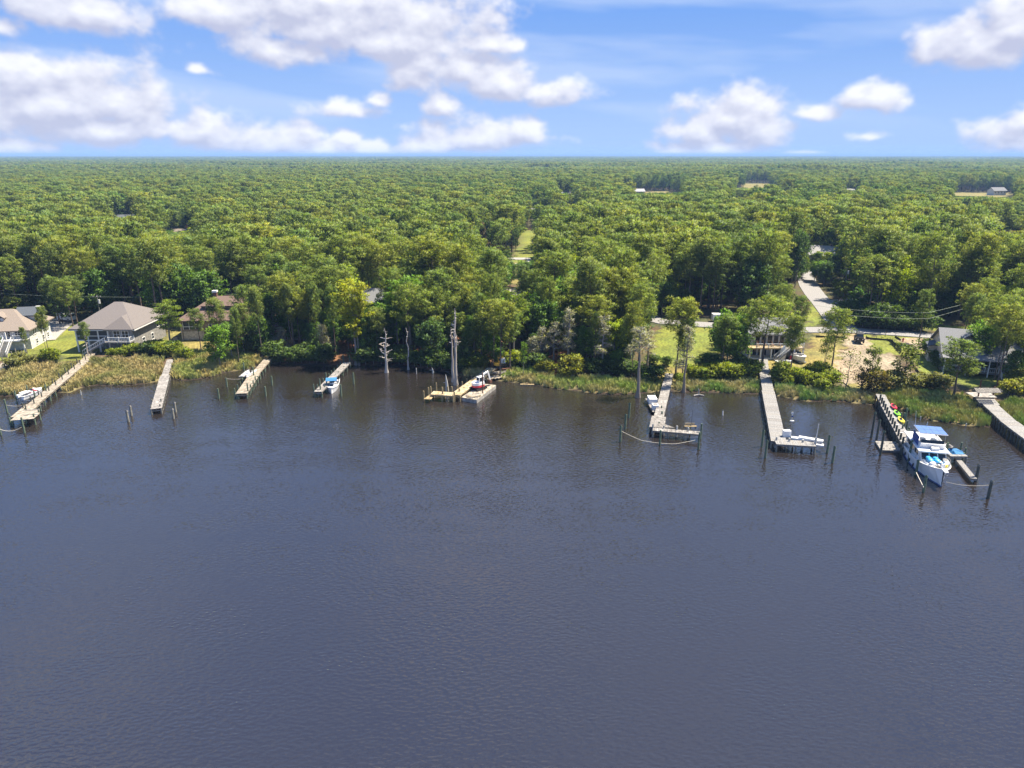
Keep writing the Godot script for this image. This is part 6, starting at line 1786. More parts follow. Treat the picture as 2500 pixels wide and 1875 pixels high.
func build_trees():
	for z in zones:
		if z[1].size() > 2: open_ground.append(PackedVector2Array(z[1]))
	open_ground.remove_at(0)
	for q in [[Vector2(33.61, -184.26), Vector2(65.07, -169.12), Vector2(81.76, -166.20), Vector2(115.23, -154.68), Vector2(127.51, -172.57), Vector2(85.68, -174.80), Vector2(40.63, -186.78)], [Vector2(83.24, -166.20), Vector2(89.02, -192.01), Vector2(103.45, -238.01), Vector2(96.55, -238.01), Vector2(85.62, -197.52), Vector2(78.81, -166.20)], [Vector2(-2.55, -172.57), Vector2(2.55, -172.57), Vector2(3.34, -230.21), Vector2(-2.00, -230.21)], [Vector2(89.78, -148.72), Vector2(84.78, -134.06), Vector2(93.94, -134.06), Vector2(104.40, -147.12), Vector2(113.45, -164.65), Vector2(98.45, -159.00)], [Vector2(48.87, -142.51), Vector2(61.24, -142.51), Vector2(69.19, -162.73), Vector2(53.82, -158.28)], [Vector2(-9.85, -285.89), Vector2(11.50, -285.89), Vector2(12.34, -307.92), Vector2(-10.58, -307.92)], [Vector2(-119.69, -151.64), Vector2(-102.67, -151.64), Vector2(-108.40, -166.18), Vector2(-122.53, -183.54), Vector2(-136.26, -174.46)], [Vector2(-95.06, -148.36), Vector2(-79.23, -148.36), Vector2(-86.07, -162.31), Vector2(-103.27, -162.31)], [Vector2(-77.28, -157.20), Vector2(-63.74, -157.20), Vector2(-68.78, -170.68), Vector2(-83.39, -170.68)], [Vector2(-58.48, -159.00), Vector2(-50.73, -159.00), Vector2(-53.87, -169.65), Vector2(-62.10, -169.65)]]:
		open_ground.append(PackedVector2Array(q))
	lane_to(3.3, -282.0, 4.5, 1.0, 125)
	lane_to(-11.0, -303.0, 2.0, 3.0, 120)
	lane_to(9.0, -312.0, 2.5, 1.0, 60)
	lane_to(0.5, -205.0, 2.0, 1.0, 66)
	lane_to(112.0, -262.0, 3.0, 4.0, 60)
	for q in [Vector3(84.63, 1.00, -177.08), Vector3(89.37, 1.00, -200.39), Vector3(94.71, 1.00, -221.48), Vector3(98.02, 1.00, -234.05)]: lane_to(q.x, q.z, 6.0, 1.0, 75.0)
	lane_to(-36.0, -176.0, 2.6, 6.0, 40)
	lane_to(54.1, -181.0, 14.0, 1.0, 40)
	lane_to(74.0, -170.0, 10.0, 1.0, 40)
	for h in get_children():
		if String(h.name).begins_with("wooded_house") and h.position.z < -260.0: lane_to(h.position.x, h.position.z, 4.5, 6.5, 170.0)
	for q in [Vector3(474.72, 1.00, -738.71), Vector3(312.79, 1.00, -939.54), Vector3(162.07, 1.00, -818.39)]: lane_to(q.x, q.z, 24.0, 1.0, 420.0)
	var pines := []
	var pine_tones := [Color(0.254, 0.335, 0.076), Color(0.218, 0.305, 0.080), Color(0.293, 0.349, 0.069), Color(0.201, 0.284, 0.077), Color(0.244, 0.316, 0.090), Color(0.273, 0.353, 0.076)]
	for k in 6:
		var o := pine_look([18.0, 17.0, 19.0, 16.0, 18.0, 17.5][k], pine_tones[k])
		o.reach = [3.9, 3.4, 4.3, 3.7, 3.2, 4.4][k]
		o.low = [0.50, 0.45, 0.55, 0.42, 0.52, 0.48][k]
		pines.append(make_kind("pine_tree", "olive green pine in the dense wood beyond the river houses", "tree", "pines of the wood", tree_shapes(100 + k, o), "pine_leaf"))
	var greens := []
	var leaf_tones := [Color(0.143, 0.266, 0.053), Color(0.190, 0.349, 0.043), Color(0.106, 0.194, 0.054), Color(0.352, 0.465, 0.026)]
	var leaf_words := ["mid green broadleaf tree rounded among the pines", "bright green broadleaf tree rounded among the pines", "dark green dense oak among the pines", "yellow-green leafy tree glowing among the pines"]
	for k in 4:
		var o := {"h": 12.0, "r": 0.22, "bark": GREY_BARK, "limbs": 40, "low": 0.22, "form": "round", "reach": 3.8, "clumps": 3, "tuft": 0.95, "leaves": 44, "leaf": 0.42, "thin": 0.38, "squash": 0.8, "rise": 0.6, "color": leaf_tones[k], "inner": 0.35}
		greens.append(make_kind("broadleaf_tree", leaf_words[k], "tree", ["mid green", "bright green", "dark green", "yellow-green"][k] + " broadleaf trees", tree_shapes(200 + k, o), "broadleaf_leaf"))
	var leaf_short := ["mid green rounded broadleaf tree ", "bright green rounded broadleaf tree ", "dark green dense oak ", "yellow-green leafy tree "]
	named_trees(pines, greens)
	# the wood: the nearest trees one by one, labelled by the part of the wood they stand in
	var where := func(p: Vector2) -> String:
		if p.y < -240.0: return "deep in wood round the far clearing"
		if p.x < -62.0: return "in wood behind the left riverside houses"
		if p.x < -2.0: return "in wood between red deck and pale drive" if p.y > -195.0 else "in wood well behind the shaded bank"
		if p.x < 28.0: return "in wood between pale drive and sunny lawn" if p.y > -195.0 else "in wood right of the pale drive"
		if p.x < 86.0: return "across the lane left of the side road"
		return "across the lane right of the side road"
	var spots := []
	var r := RandomNumberGenerator.new()
	r.seed = 77
	var z := -128.0
	while z > -330.0:
		var half := 0.78 * -z + 22.0
		var x := -half
		while x < half:
			var px := x + r.randf_range(-2.3, 2.3)
			var pz := z + r.randf_range(-2.3, 2.3)
			spots.append([Vector2(px, pz), r.randf(), r.randf(), r.randf()])
			x += 5.0
		z -= 5.0
	var n_pines := 0
	var n_green := [0, 0, 0, 0]
	var rest := []
	for q in spots:
		var p: Vector2 = q[0]
		var s := inland(p.x, p.y)
		var dens := soft_noise.get_noise_2d(p.x * 0.35, p.y * 0.35)
		var leafy: bool = q[1] < 0.16 + 0.35 * dens
		var edge := s < 12.0
		var h: float = lerpf(13.0, 21.0, q[2])
		if p.x > 30.0: h += 1.5
		if edge: h = lerpf(10.0, 16.0, q[2])
		if leafy: h = lerpf(7.0, 14.0, q[2])
		if hides_bare(p.x, p.y): continue
		if p.x > 62.0 and p.y > -150.0: continue
		if p.x < -60.0 and s < 40.0: continue
		if p.x > 14.0 and p.x < 66.0 and s < 9.0: continue
		var most := room(p.x, p.y, 3.0) * 0.86
		if most < 5.0: continue
		if most < h:
			h = most
			leafy = leafy or h < 9.0
		var near := false
		for t in planted:
			if Vector2(t.x, t.y).distance_to(p) < t.z: near = true
		if near: continue
		if leafy:
			var kind: int = [0, 1, 1, 3, 2, 0, 1, 2][int(q[3] * 7.99)]
			if n_green[kind] < 75:
				n_green[kind] += 1
				plant(greens[kind], p.x, p.y, h / 12.0, q[1] * 40.0, leaf_short[kind] + where.call(p), leaf_short[kind] + where.call(p), 1.1)
				continue
		elif soft_noise.get_noise_2d(p.x * 0.9 + 60.0, p.y * 0.9) < -0.32 and s > 20.0: continue
		elif n_pines < 285:
			n_pines += 1
			plant(pines[int(q[3] * 5.99)], p.x, p.y, h / 17.5, q[2] * 40.0, ("shorter" if h < 13.5 else "tall" if h > 18.0 else "mid-height") + " olive green pine " + where.call(p), "pines " + where.call(p), lerpf(0.9, 1.2, q[1]))
			continue
		rest.append([p, h, leafy, q[3]])
	# understorey along the shaded bank and between the trunks
	under(greens, pines)
	far_wood(rest)
	for t in pines + greens: t.free()

func named_trees(pines: Array, greens: Array):
	var cy := []
	for k in 3:
		var o := {"h": 17.0, "r": 0.34, "bark": GREY_BARK, "limbs": 30, "low": 0.42, "form": "flat", "reach": 3.3, "clumps": 4, "tuft": 0.85, "leaves": 44, "leaf": 0.4, "thin": 0.24, "squash": 0.32, "rise": 0.12, "flare": true, "droop": 0.3, "color": [Color(0.430, 0.470, 0.030), Color(0.190, 0.340, 0.045), Color(0.240, 0.340, 0.048)][k]}
		cy.append(make_kind("cypress_tree", "cypress", "tree", "", tree_shapes(300 + k, o), "cypress_leaf"))
	plant_at(cy[0], Vector3(-32.64, 0.30, -143.07), 17.5, 17.0, "tall cypress with golden yellow crown on two grey trunks", "", 1.05)
	plant_at(cy[0], Vector3(-31.91, 0.30, -142.56), 14.0, 17.0, "slimmer golden cypress sharing the root mound", "", 0.6)
	plant_at(cy[1], Vector3(-22.02, 0.50, -148.91), 17.0, 17.0, "broad bright green cypress hung with grey moss behind dead trunk", "", 1.25)
	plant_at(cy[1], Vector3(-25.06, 0.50, -150.53), 14.0, 17.0, "bright green cypress left of the moss hung one", "", 1.0)
	plant_at(cy[1], Vector3(-29.11, 0.50, -148.91), 10.0, 17.0, "low bright green cypress behind the bare snag", "", 0.9)
	plant_at(cy[1], Vector3(-7.93, 0.50, -142.13), 10.5, 17.0, "narrow layered bright green cypress beside new pier", "", 0.75)
	plant_at(cy[2], Vector3(-74.76, 0.60, -150.62), 11.0, 17.0, "spreading yellow-green cypress between taupe and tan houses", "", 1.35)
	plant_at(cy[1], Vector3(2.26, 0.30, -133.12), 7.0, 17.0, "slender young cypress with tufted top in marsh", "", 0.55)
	plant_at(cy[2], Vector3(0.27, 0.50, -142.13), 15.0, 17.0, "pale green cypress right of the drive gap", "", 0.9)
	for t in cy: t.free()
	# pines on the lawns and along the shore, each by its place
	plant_at(pines[2], Vector3(32.06, 0.50, -132.91), 15.5, 19.0, "lone tall pine with ivy dark trunk beside grey riverside pier", "", 1.05)
	plant_at(pines[1], Vector3(32.98, 0.40, -131.30), 12.0, 17.0, "leaning pine draped with grey moss next to the lone pine", "", 0.8)
	plant_at(pines[5], Vector3(49.84, 0.60, -136.18), 14.5, 17.5, "tall pine standing at left edge of white pier", "", 1.4)
	plant_at(pines[4], Vector3(53.38, 0.40, -130.17), 12.5, 18.0, "thin pine rising from shore bushes by white house", "", 0.95)
	plant_at(pines[3], Vector3(54.97, 0.80, -135.52), 11.0, 16.0, "small pine behind the thin one near trailer boat", "", 0.8)
	plant_at(pines[0], Vector3(62.44, 0.70, -133.05), 13.0, 18.0, "solitary round topped pine at the sandy lot edge", "", 1.1)
	plant_at(pines[3], Vector3(78.81, 0.50, -119.99), 10.5, 16.0, "bushy shore pine in front of cream house", "", 1.45)
	plant_at(pines[1], Vector3(98.48, 0.90, -147.48), 13.0, 17.0, "pine leaning over grey roof of the cream house", "", 1.0)
	plant_at(pines[2], Vector3(90.05, 0.80, -125.30), 15.0, 19.0, "tall dark trunked pine left of the pergola", "", 1.0)
	plant_at(pines[5], Vector3(95.61, 0.90, -132.40), 15.0, 17.5, "tall dark trunked pine behind the pergola", "", 1.0)
	plant_at(pines[4], Vector3(95.94, 0.80, -128.30), 14.0, 18.0, "pine rising over pergola's right post", "", 1.0)
	plant_at(pines[0], Vector3(102.90, 0.90, -139.21), 15.0, 18.0, "pine in yard right of the cream house", "", 1.1)
	plant_at(pines[3], Vector3(92.91, 1.00, -157.20), 12.0, 16.0, "dark pine at the lane end left of cream house", "", 0.75)
	plant_at(pines[4], Vector3(-98.62, 0.60, -145.86), 10.5, 18.0, "thin dark twin pine leaning before the white house", "", 0.6)
	plant_at(pines[2], Vector3(-98.80, 0.60, -145.47), 9.5, 19.0, "thinner half bare pine beside the leaning twin", "", 0.45)
	plant_at(pines[1], Vector3(-90.51, 0.70, -146.28), 7.4, 17.0, "small crooked pine in front of screened porch", "", 0.8)
	plant_at(pines[0], Vector3(-108.42, 1.00, -171.27), 12.0, 18.0, "pine behind the lawn left of taupe roofed house", "", 1.1)
	plant_at(pines[3], Vector3(-109.81, 1.00, -175.55), 12.0, 16.0, "second pine behind lawn left of taupe roofed house", "", 1.1)
	plant_at(pines[5], Vector3(-107.39, 0.80, -142.88), 6.0, 17.5, "young pine at frame edge by the white house boardwalk", "", 0.9)
	plant_at(pines[4], Vector3(-100.98, 0.60, -142.83), 7.0, 18.0, "sparse young pine before the white house stairs", "", 0.6)
	plant_at(pines[4], Vector3(-63.38, 0.50, -149.72), 11.5, 18.0, "feathery conical pine in front of the tan house", "", 1.1)
	plant_at(pines[1], Vector3(-68.77, 0.60, -151.81), 9.0, 17.0, "dark green bushy pine hiding the tan house corner", "", 1.0)
	plant_at(pines[3], Vector3(-59.10, 0.80, -153.59), 13.5, 16.0, "pine between tan house and red deck", "", 0.9)
	plant_at(pines[0], Vector3(-56.88, 0.80, -156.19), 13.0, 18.0, "pine standing before the red deck stairs", "", 0.8)
	plant_at(pines[2], Vector3(-48.33, 0.50, -152.18), 13.0, 19.0, "straight pine right of the red deck", "", 0.9)
	plant_at(pines[5], Vector3(98.23, 0.90, -141.38), 13.5, 17.5, "broad pine hiding the right end of grey roof", "", 1.1)
	plant_at(pines[2], Vector3(102.30, 1.00, -156.31), 13.5, 19.0, "pine reaching up behind the cream house ridge", "", 1.0)
	plant_at(pines[0], Vector3(103.51, 0.90, -142.86), 14.5, 18.0, "full crowned pine right of the broad one", "", 1.15)
	plant_at(pines[4], Vector3(92.24, 0.80, -129.54), 11.0, 18.0, "thin pine over shaded lawn near the pergola", "", 0.9)
	plant_at(pines[3], Vector3(109.70, 1.00, -147.12), 15.0, 16.0, "dark full pine at the frame's edge yard", "", 1.0)
	plant_at(pines[1], Vector3(95.16, 0.70, -124.44), 12.0, 17.0, "pine behind reeds past the pergola", "", 1.0)
	plant_at(pines[5], Vector3(107.57, 1.00, -159.00), 14.0, 17.5, "pine rising behind the cream house's right dormer", "", 1.0)
	plant_at(greens[0], Vector3(94.00, 0.80, -127.08), 6.0, 12.0, "small leafy tree between pergola pines", "", 1.0)
	plant_at(greens[3], Vector3(99.64, 0.90, -134.38), 7.0, 12.0, "yellow-green leafy tree behind the pergola pines", "", 0.9)
	plant_at(pines[0], Vector3(64.72, 1.00, -167.42), 11.5, 18.0, "pine growing behind the white house's right end", "", 1.0)
	plant_at(pines[1], Vector3(65.81, 1.00, -158.28), 10.5, 17.0, "pine beside the lane right of the white house", "", 1.0)
	# leafy trees in the yards
	plant_at(greens[1], Vector3(43.25, 0.70, -137.49), 10.5, 12.0, "leafy green tree at left of the white house", "", 0.95)
	plant_at(greens[0], Vector3(46.81, 0.80, -140.56), 10.0, 12.0, "leafy tree shading the left posts of white house", "", 0.8)
	plant_at(greens[1], Vector3(93.06, 0.90, -135.73), 8.6, 12.0, "bright leafy tree over porch of the cream house", "", 1.15)
	plant_at(greens[3], Vector3(98.59, 1.00, -182.87), 15.0, 12.0, "large yellow-green tree above dark hedge across the lane", "", 1.0)
	plant_at(greens[3], Vector3(-131.33, 1.00, -307.89), 16.0, 12.0, "big yellow-green tree in left wood", "", 0.9)
	plant_at(greens[3], Vector3(19.52, 1.00, -243.95), 15.0, 12.0, "round bright tree right of the far clearing", "", 0.85)
	plant_at(greens[1], Vector3(40.11, 1.00, -347.08), 15.0, 12.0, "bright tree crown right of the magnolia", "", 0.9)
	plant_at(greens[2], Vector3(92.94, 1.00, -231.75), 16.0, 12.0, "tall dark tree at left of the side road", "", 0.7)
	plant_at(greens[0], Vector3(-76.41, 1.00, -173.86), 13.0, 12.0, "dense green tree behind tan house", "", 1.2)
	plant_at(greens[0], Vector3(-86.32, 1.00, -179.39), 13.0, 12.0, "dense green tree behind taupe and tan houses", "", 1.1)
	plant_at(greens[0], Vector3(-30.86, 0.40, -144.60), 10.5, 12.0, "tall leafy tree right of the golden cypress", "", 0.75)
	plant_at(greens[2], Vector3(-16.65, 0.40, -140.91), 9.0, 12.0, "dark leafy tree hanging over the bank", "", 1.0)
	var mag := tree_shapes(401, {"h": 15.0, "r": 0.25, "bark": GREY_BARK, "limbs": 46, "low": 0.10, "form": "cone", "reach": 4.6, "clumps": 3, "tuft": 0.8, "leaves": 40, "leaf": 0.42, "thin": 0.4, "color": Color(0.203, 0.176, 0.095), "rise": 0.2})
	var mg := make_kind("magnolia_tree", "conical bronze magnolia with pale leaf backs in far clearing", "tree", "", mag, "broadleaf_leaf")
	plant_at(mg, Vector3(-12.5, 1, -305.0), 13.5, 15.0)
	mg.free()
	lawn_saplings()
	dead_trees()

func lawn_saplings():
	var o := {"h": 7.0, "r": 0.12, "bark": GREY_BARK, "limbs": 22, "low": 0.3, "form": "round", "reach": 2.0, "clumps": 2, "tuft": 0.55, "leaves": 26, "leaf": 0.3, "thin": 0.36, "rise": 0.7, "color": Color(0.149, 0.203, 0.038)}
	var t := make_kind("sapling", "sapling", "tree", "", tree_shapes(501, o), "broadleaf_leaf")
	plant_at(t, Vector3(72.36, 0.60, -124.74), 7.6, 7.0, "open crowned sapling between sandy lot and reeds", "", 1.1)
	plant_at(t, Vector3(65.75, 0.50, -123.88), 8.0, 7.0, "sapling with tuft top behind brown bush", "", 0.7)
	plant_at(t, Vector3(63.69, 0.80, -138.84), 5.6, 7.0, "small shore sapling beside the white house lawn", "", 0.9)
	t.free()
	o.leaves = 5
	o.low = 0.25
	t = make_kind("sapling", "sapling", "tree", "", tree_shapes(502, o), "broadleaf_leaf")
	plant_at(t, Vector3(61.90, 0.50, -125.04), 7.2, 7.0, "nearly bare forked sapling in front of sandy lot", "", 1.0)
	plant_at(t, Vector3(64.80, 0.90, -141.53), 6.4, 7.0, "leaning ivy clad bare tree beside white house", "", 0.5)
	t.free()
	o = {"h": 3.2, "r": 0.1, "bark": GREY_BARK, "limbs": 26, "low": 0.05, "form": "round", "reach": 1.9, "clumps": 2, "tuft": 0.6, "leaves": 30, "leaf": 0.32, "thin": 0.36, "rise": 0.6, "color": Color(0.162, 0.142, 0.047)}
	t = make_kind("bush", "brownish round bush behind landing of the yacht's pier", "bush", "", tree_shapes(503, o), "bush_leaf")
	plant_at(t, Vector3(65.36, 0.40, -123.04), 3.8, 3.2, "", "", 1.25)
	t.free()

func dead_shape(seed_: int, h: float, r0: float, limbs: int, low: float, reach: float, flare: bool, moss: float) -> Array:
	var r := RandomNumberGenerator.new()
	r.seed = seed_
	var s := Shape.new()
	s.colored = true
	var m := Shape.new()
	m.colored = true
	var pts := []
	var rad := []
	for k in 8:
		var t := k / 7.0
		pts.append(Vector3(r.randf_range(-0.12, 0.12) * k * 0.4, -0.4 + (h + 0.4) * t, r.randf_range(-0.1, 0.1) * k * 0.4))
		rad.append(lerpf(r0, 0.05, t) * (1.9 if flare and k == 0 else 1.0))
	var bark := LICHEN_BARK if moss > 0 else PALE_BARK
	s.tube(pts, rad, 8, tone(r, bark, 0.1), true)
	for k in limbs:
		var t := lerpf(low, 0.97, (k + r.randf()) / limbs)
		var a := r.randf() * TAU
		var from: Vector3 = pts[int(t * 6.99)].lerp(pts[int(t * 6.99) + 1], fmod(t * 6.99, 1.0))
		var l := reach * (1.15 - t) * r.randf_range(0.5, 1.3)
		var mid := from + Vector3(cos(a) * l * 0.6, r.randf_range(-0.1, 0.25) * l, sin(a) * l * 0.6)
		var tip := mid + Vector3(cos(a + 0.3) * l * 0.5, r.randf_range(-0.2, 0.5) * l, sin(a + 0.3) * l * 0.5)
		var c := tone(r, bark, 0.15)
		s.tube([from, mid, tip], [0.11, 0.075, 0.03], 5, c, false)
		for j in (5 if moss > 0 else 2):
			var p := from.lerp(mid, 0.5).lerp(tip, r.randf())
			s.tube([p, p + Vector3(r.randf_range(-1, 1), r.randf_range(-0.3, 0.8), r.randf_range(-1, 1)) * l * 0.3], [0.04, 0.02], 4, c, false)
		if moss > 0:
			for j in 3: clump(m, r, mid.lerp(tip, r.randf()), Vector3(0.75, 0.45, 0.75) * (0.4 + 0.6 * moss), int(6 + 26 * moss), 0.45, 0.10, Color(0.47, 0.48, 0.40), 0.5)
	return [s.done(), m.done()]

func dead_trees():
	var list := [
		["bare snag", "bleached bare snag with many level branches standing in water", [Vector3(-25.42, 0.00, -137.67), 9.53], 0.34, 18, 0.28, 2.3, 0.0],
		["bare snag", "thin bleached dead trunk with broken top by drooping tree", [Vector3(-21.25, 0.00, -139.75), 9.04], 0.22, 3, 0.8, 1.3, 0.0],
		["bare snag", "tall pale dead trunk with antler like limbs beside new pier", [Vector3(-11.42, 0.00, -131.39), 11.14], 0.3, 5, 0.62, 2.2, 0.0],
		["bare snag", "tallest bleached dead trunk of the pair near new pier", [Vector3(-10.77, 0.00, -129.54), 15.18], 0.34, 14, 0.55, 1.7, 0.0],
		["bare snag", "third thin dead trunk behind the bleached pair", [Vector3(-11.03, 0.00, -135.24), 13.49], 0.2, 6, 0.6, 1.0, 0.0],
		["mossy tree", "grey lichen covered tree with flat spreading top in marsh water", [Vector3(22.89, 0.00, -122.21), 13.36], 0.38, 22, 0.66, 5.2, 0.9],
		["mossy tree", "leafless grey twiggy tree above the reed bank", [Vector3(17.96, 0.00, -134.91), 12.03], 0.26, 34, 0.35, 3.4, 0.35],
		["mossy tree", "moss hung slim tree standing by marsh right of grey pier", [Vector3(31.92, 0.00, -125.26), 12.64], 0.26, 20, 0.35, 2.3, 0.75],
		["mossy tree", "tangled grey bare tree among green understorey", [Vector3(5.96, 0.00, -140.03), 8.21], 0.2, 26, 0.45, 2.6, 0.2],
		["mossy tree", "forked pale bare tree above the yellow boom", [Vector3(8.54, 0.00, -140.03), 9.11], 0.22, 26, 0.4, 3.0, 0.3],
		["mossy tree", "reddish grey bare trunk right of the forked tree", [Vector3(11.56, 0.00, -140.03), 12.12], 0.24, 26, 0.3, 2.4, 0.25],
		["mossy tree", "drooping grey lichen tree left of the forked one", [Vector3(4.52, 0.00, -139.42), 6.57], 0.18, 22, 0.3, 2.0, 0.7],
		["mossy tree", "grey hazy bare tree left of golden cypress", [Vector3(-40.91, 0.00, -149.10), 6.84], 0.2, 22, 0.2, 2.6, 0.8],
		["mossy tree", "grey hazy bare shrub tree right of red deck pier", [Vector3(-51.03, 0.00, -151.52), 5.60], 0.16, 18, 0.2, 2.2, 0.8],
		["mossy tree", "tall grey lichen tree above the reed bank's left end", [Vector3(11.25, 0.00, -137.32), 12.68], 0.22, 24, 0.4, 2.2, 0.4],
		["mossy tree", "grey half dead tree behind flat topped lichen tree", [Vector3(27.61, 0.00, -138.98), 7.96], 0.24, 14, 0.4, 2.2, 0.7],
		["bare snag", "small crooked dead tree before the screened porch", [Vector3(-90.18, 0.00, -145.66), 5.21], 0.14, 8, 0.5, 1.0, 0.0],
	]
	var k := 0
	for q in list:
		var base: Vector3 = q[2][0]
		var t := thing(q[0].replace(" ", "_"), q[1], "dead tree" if q[7] == 0.0 else "tree", Vector3(base.x, maxf(ground_y(base.x, base.z), -0.3), base.z))
		var sh := dead_shape(600 + k, q[2][1], q[3], q[4], q[5], q[6], q[5] < 0.9, q[7])
		part(t, "trunk", sh[0], M.bark)
		if q[7] > 0: part(t, "lichen", sh[1], M.moss_leaf)
		planted.append(Vector3(base.x, base.z, 3.0))
		if q[7] > 0 or q[3] > 0.2: bare_spots.append(Vector2(base.x, base.z))
		k += 1

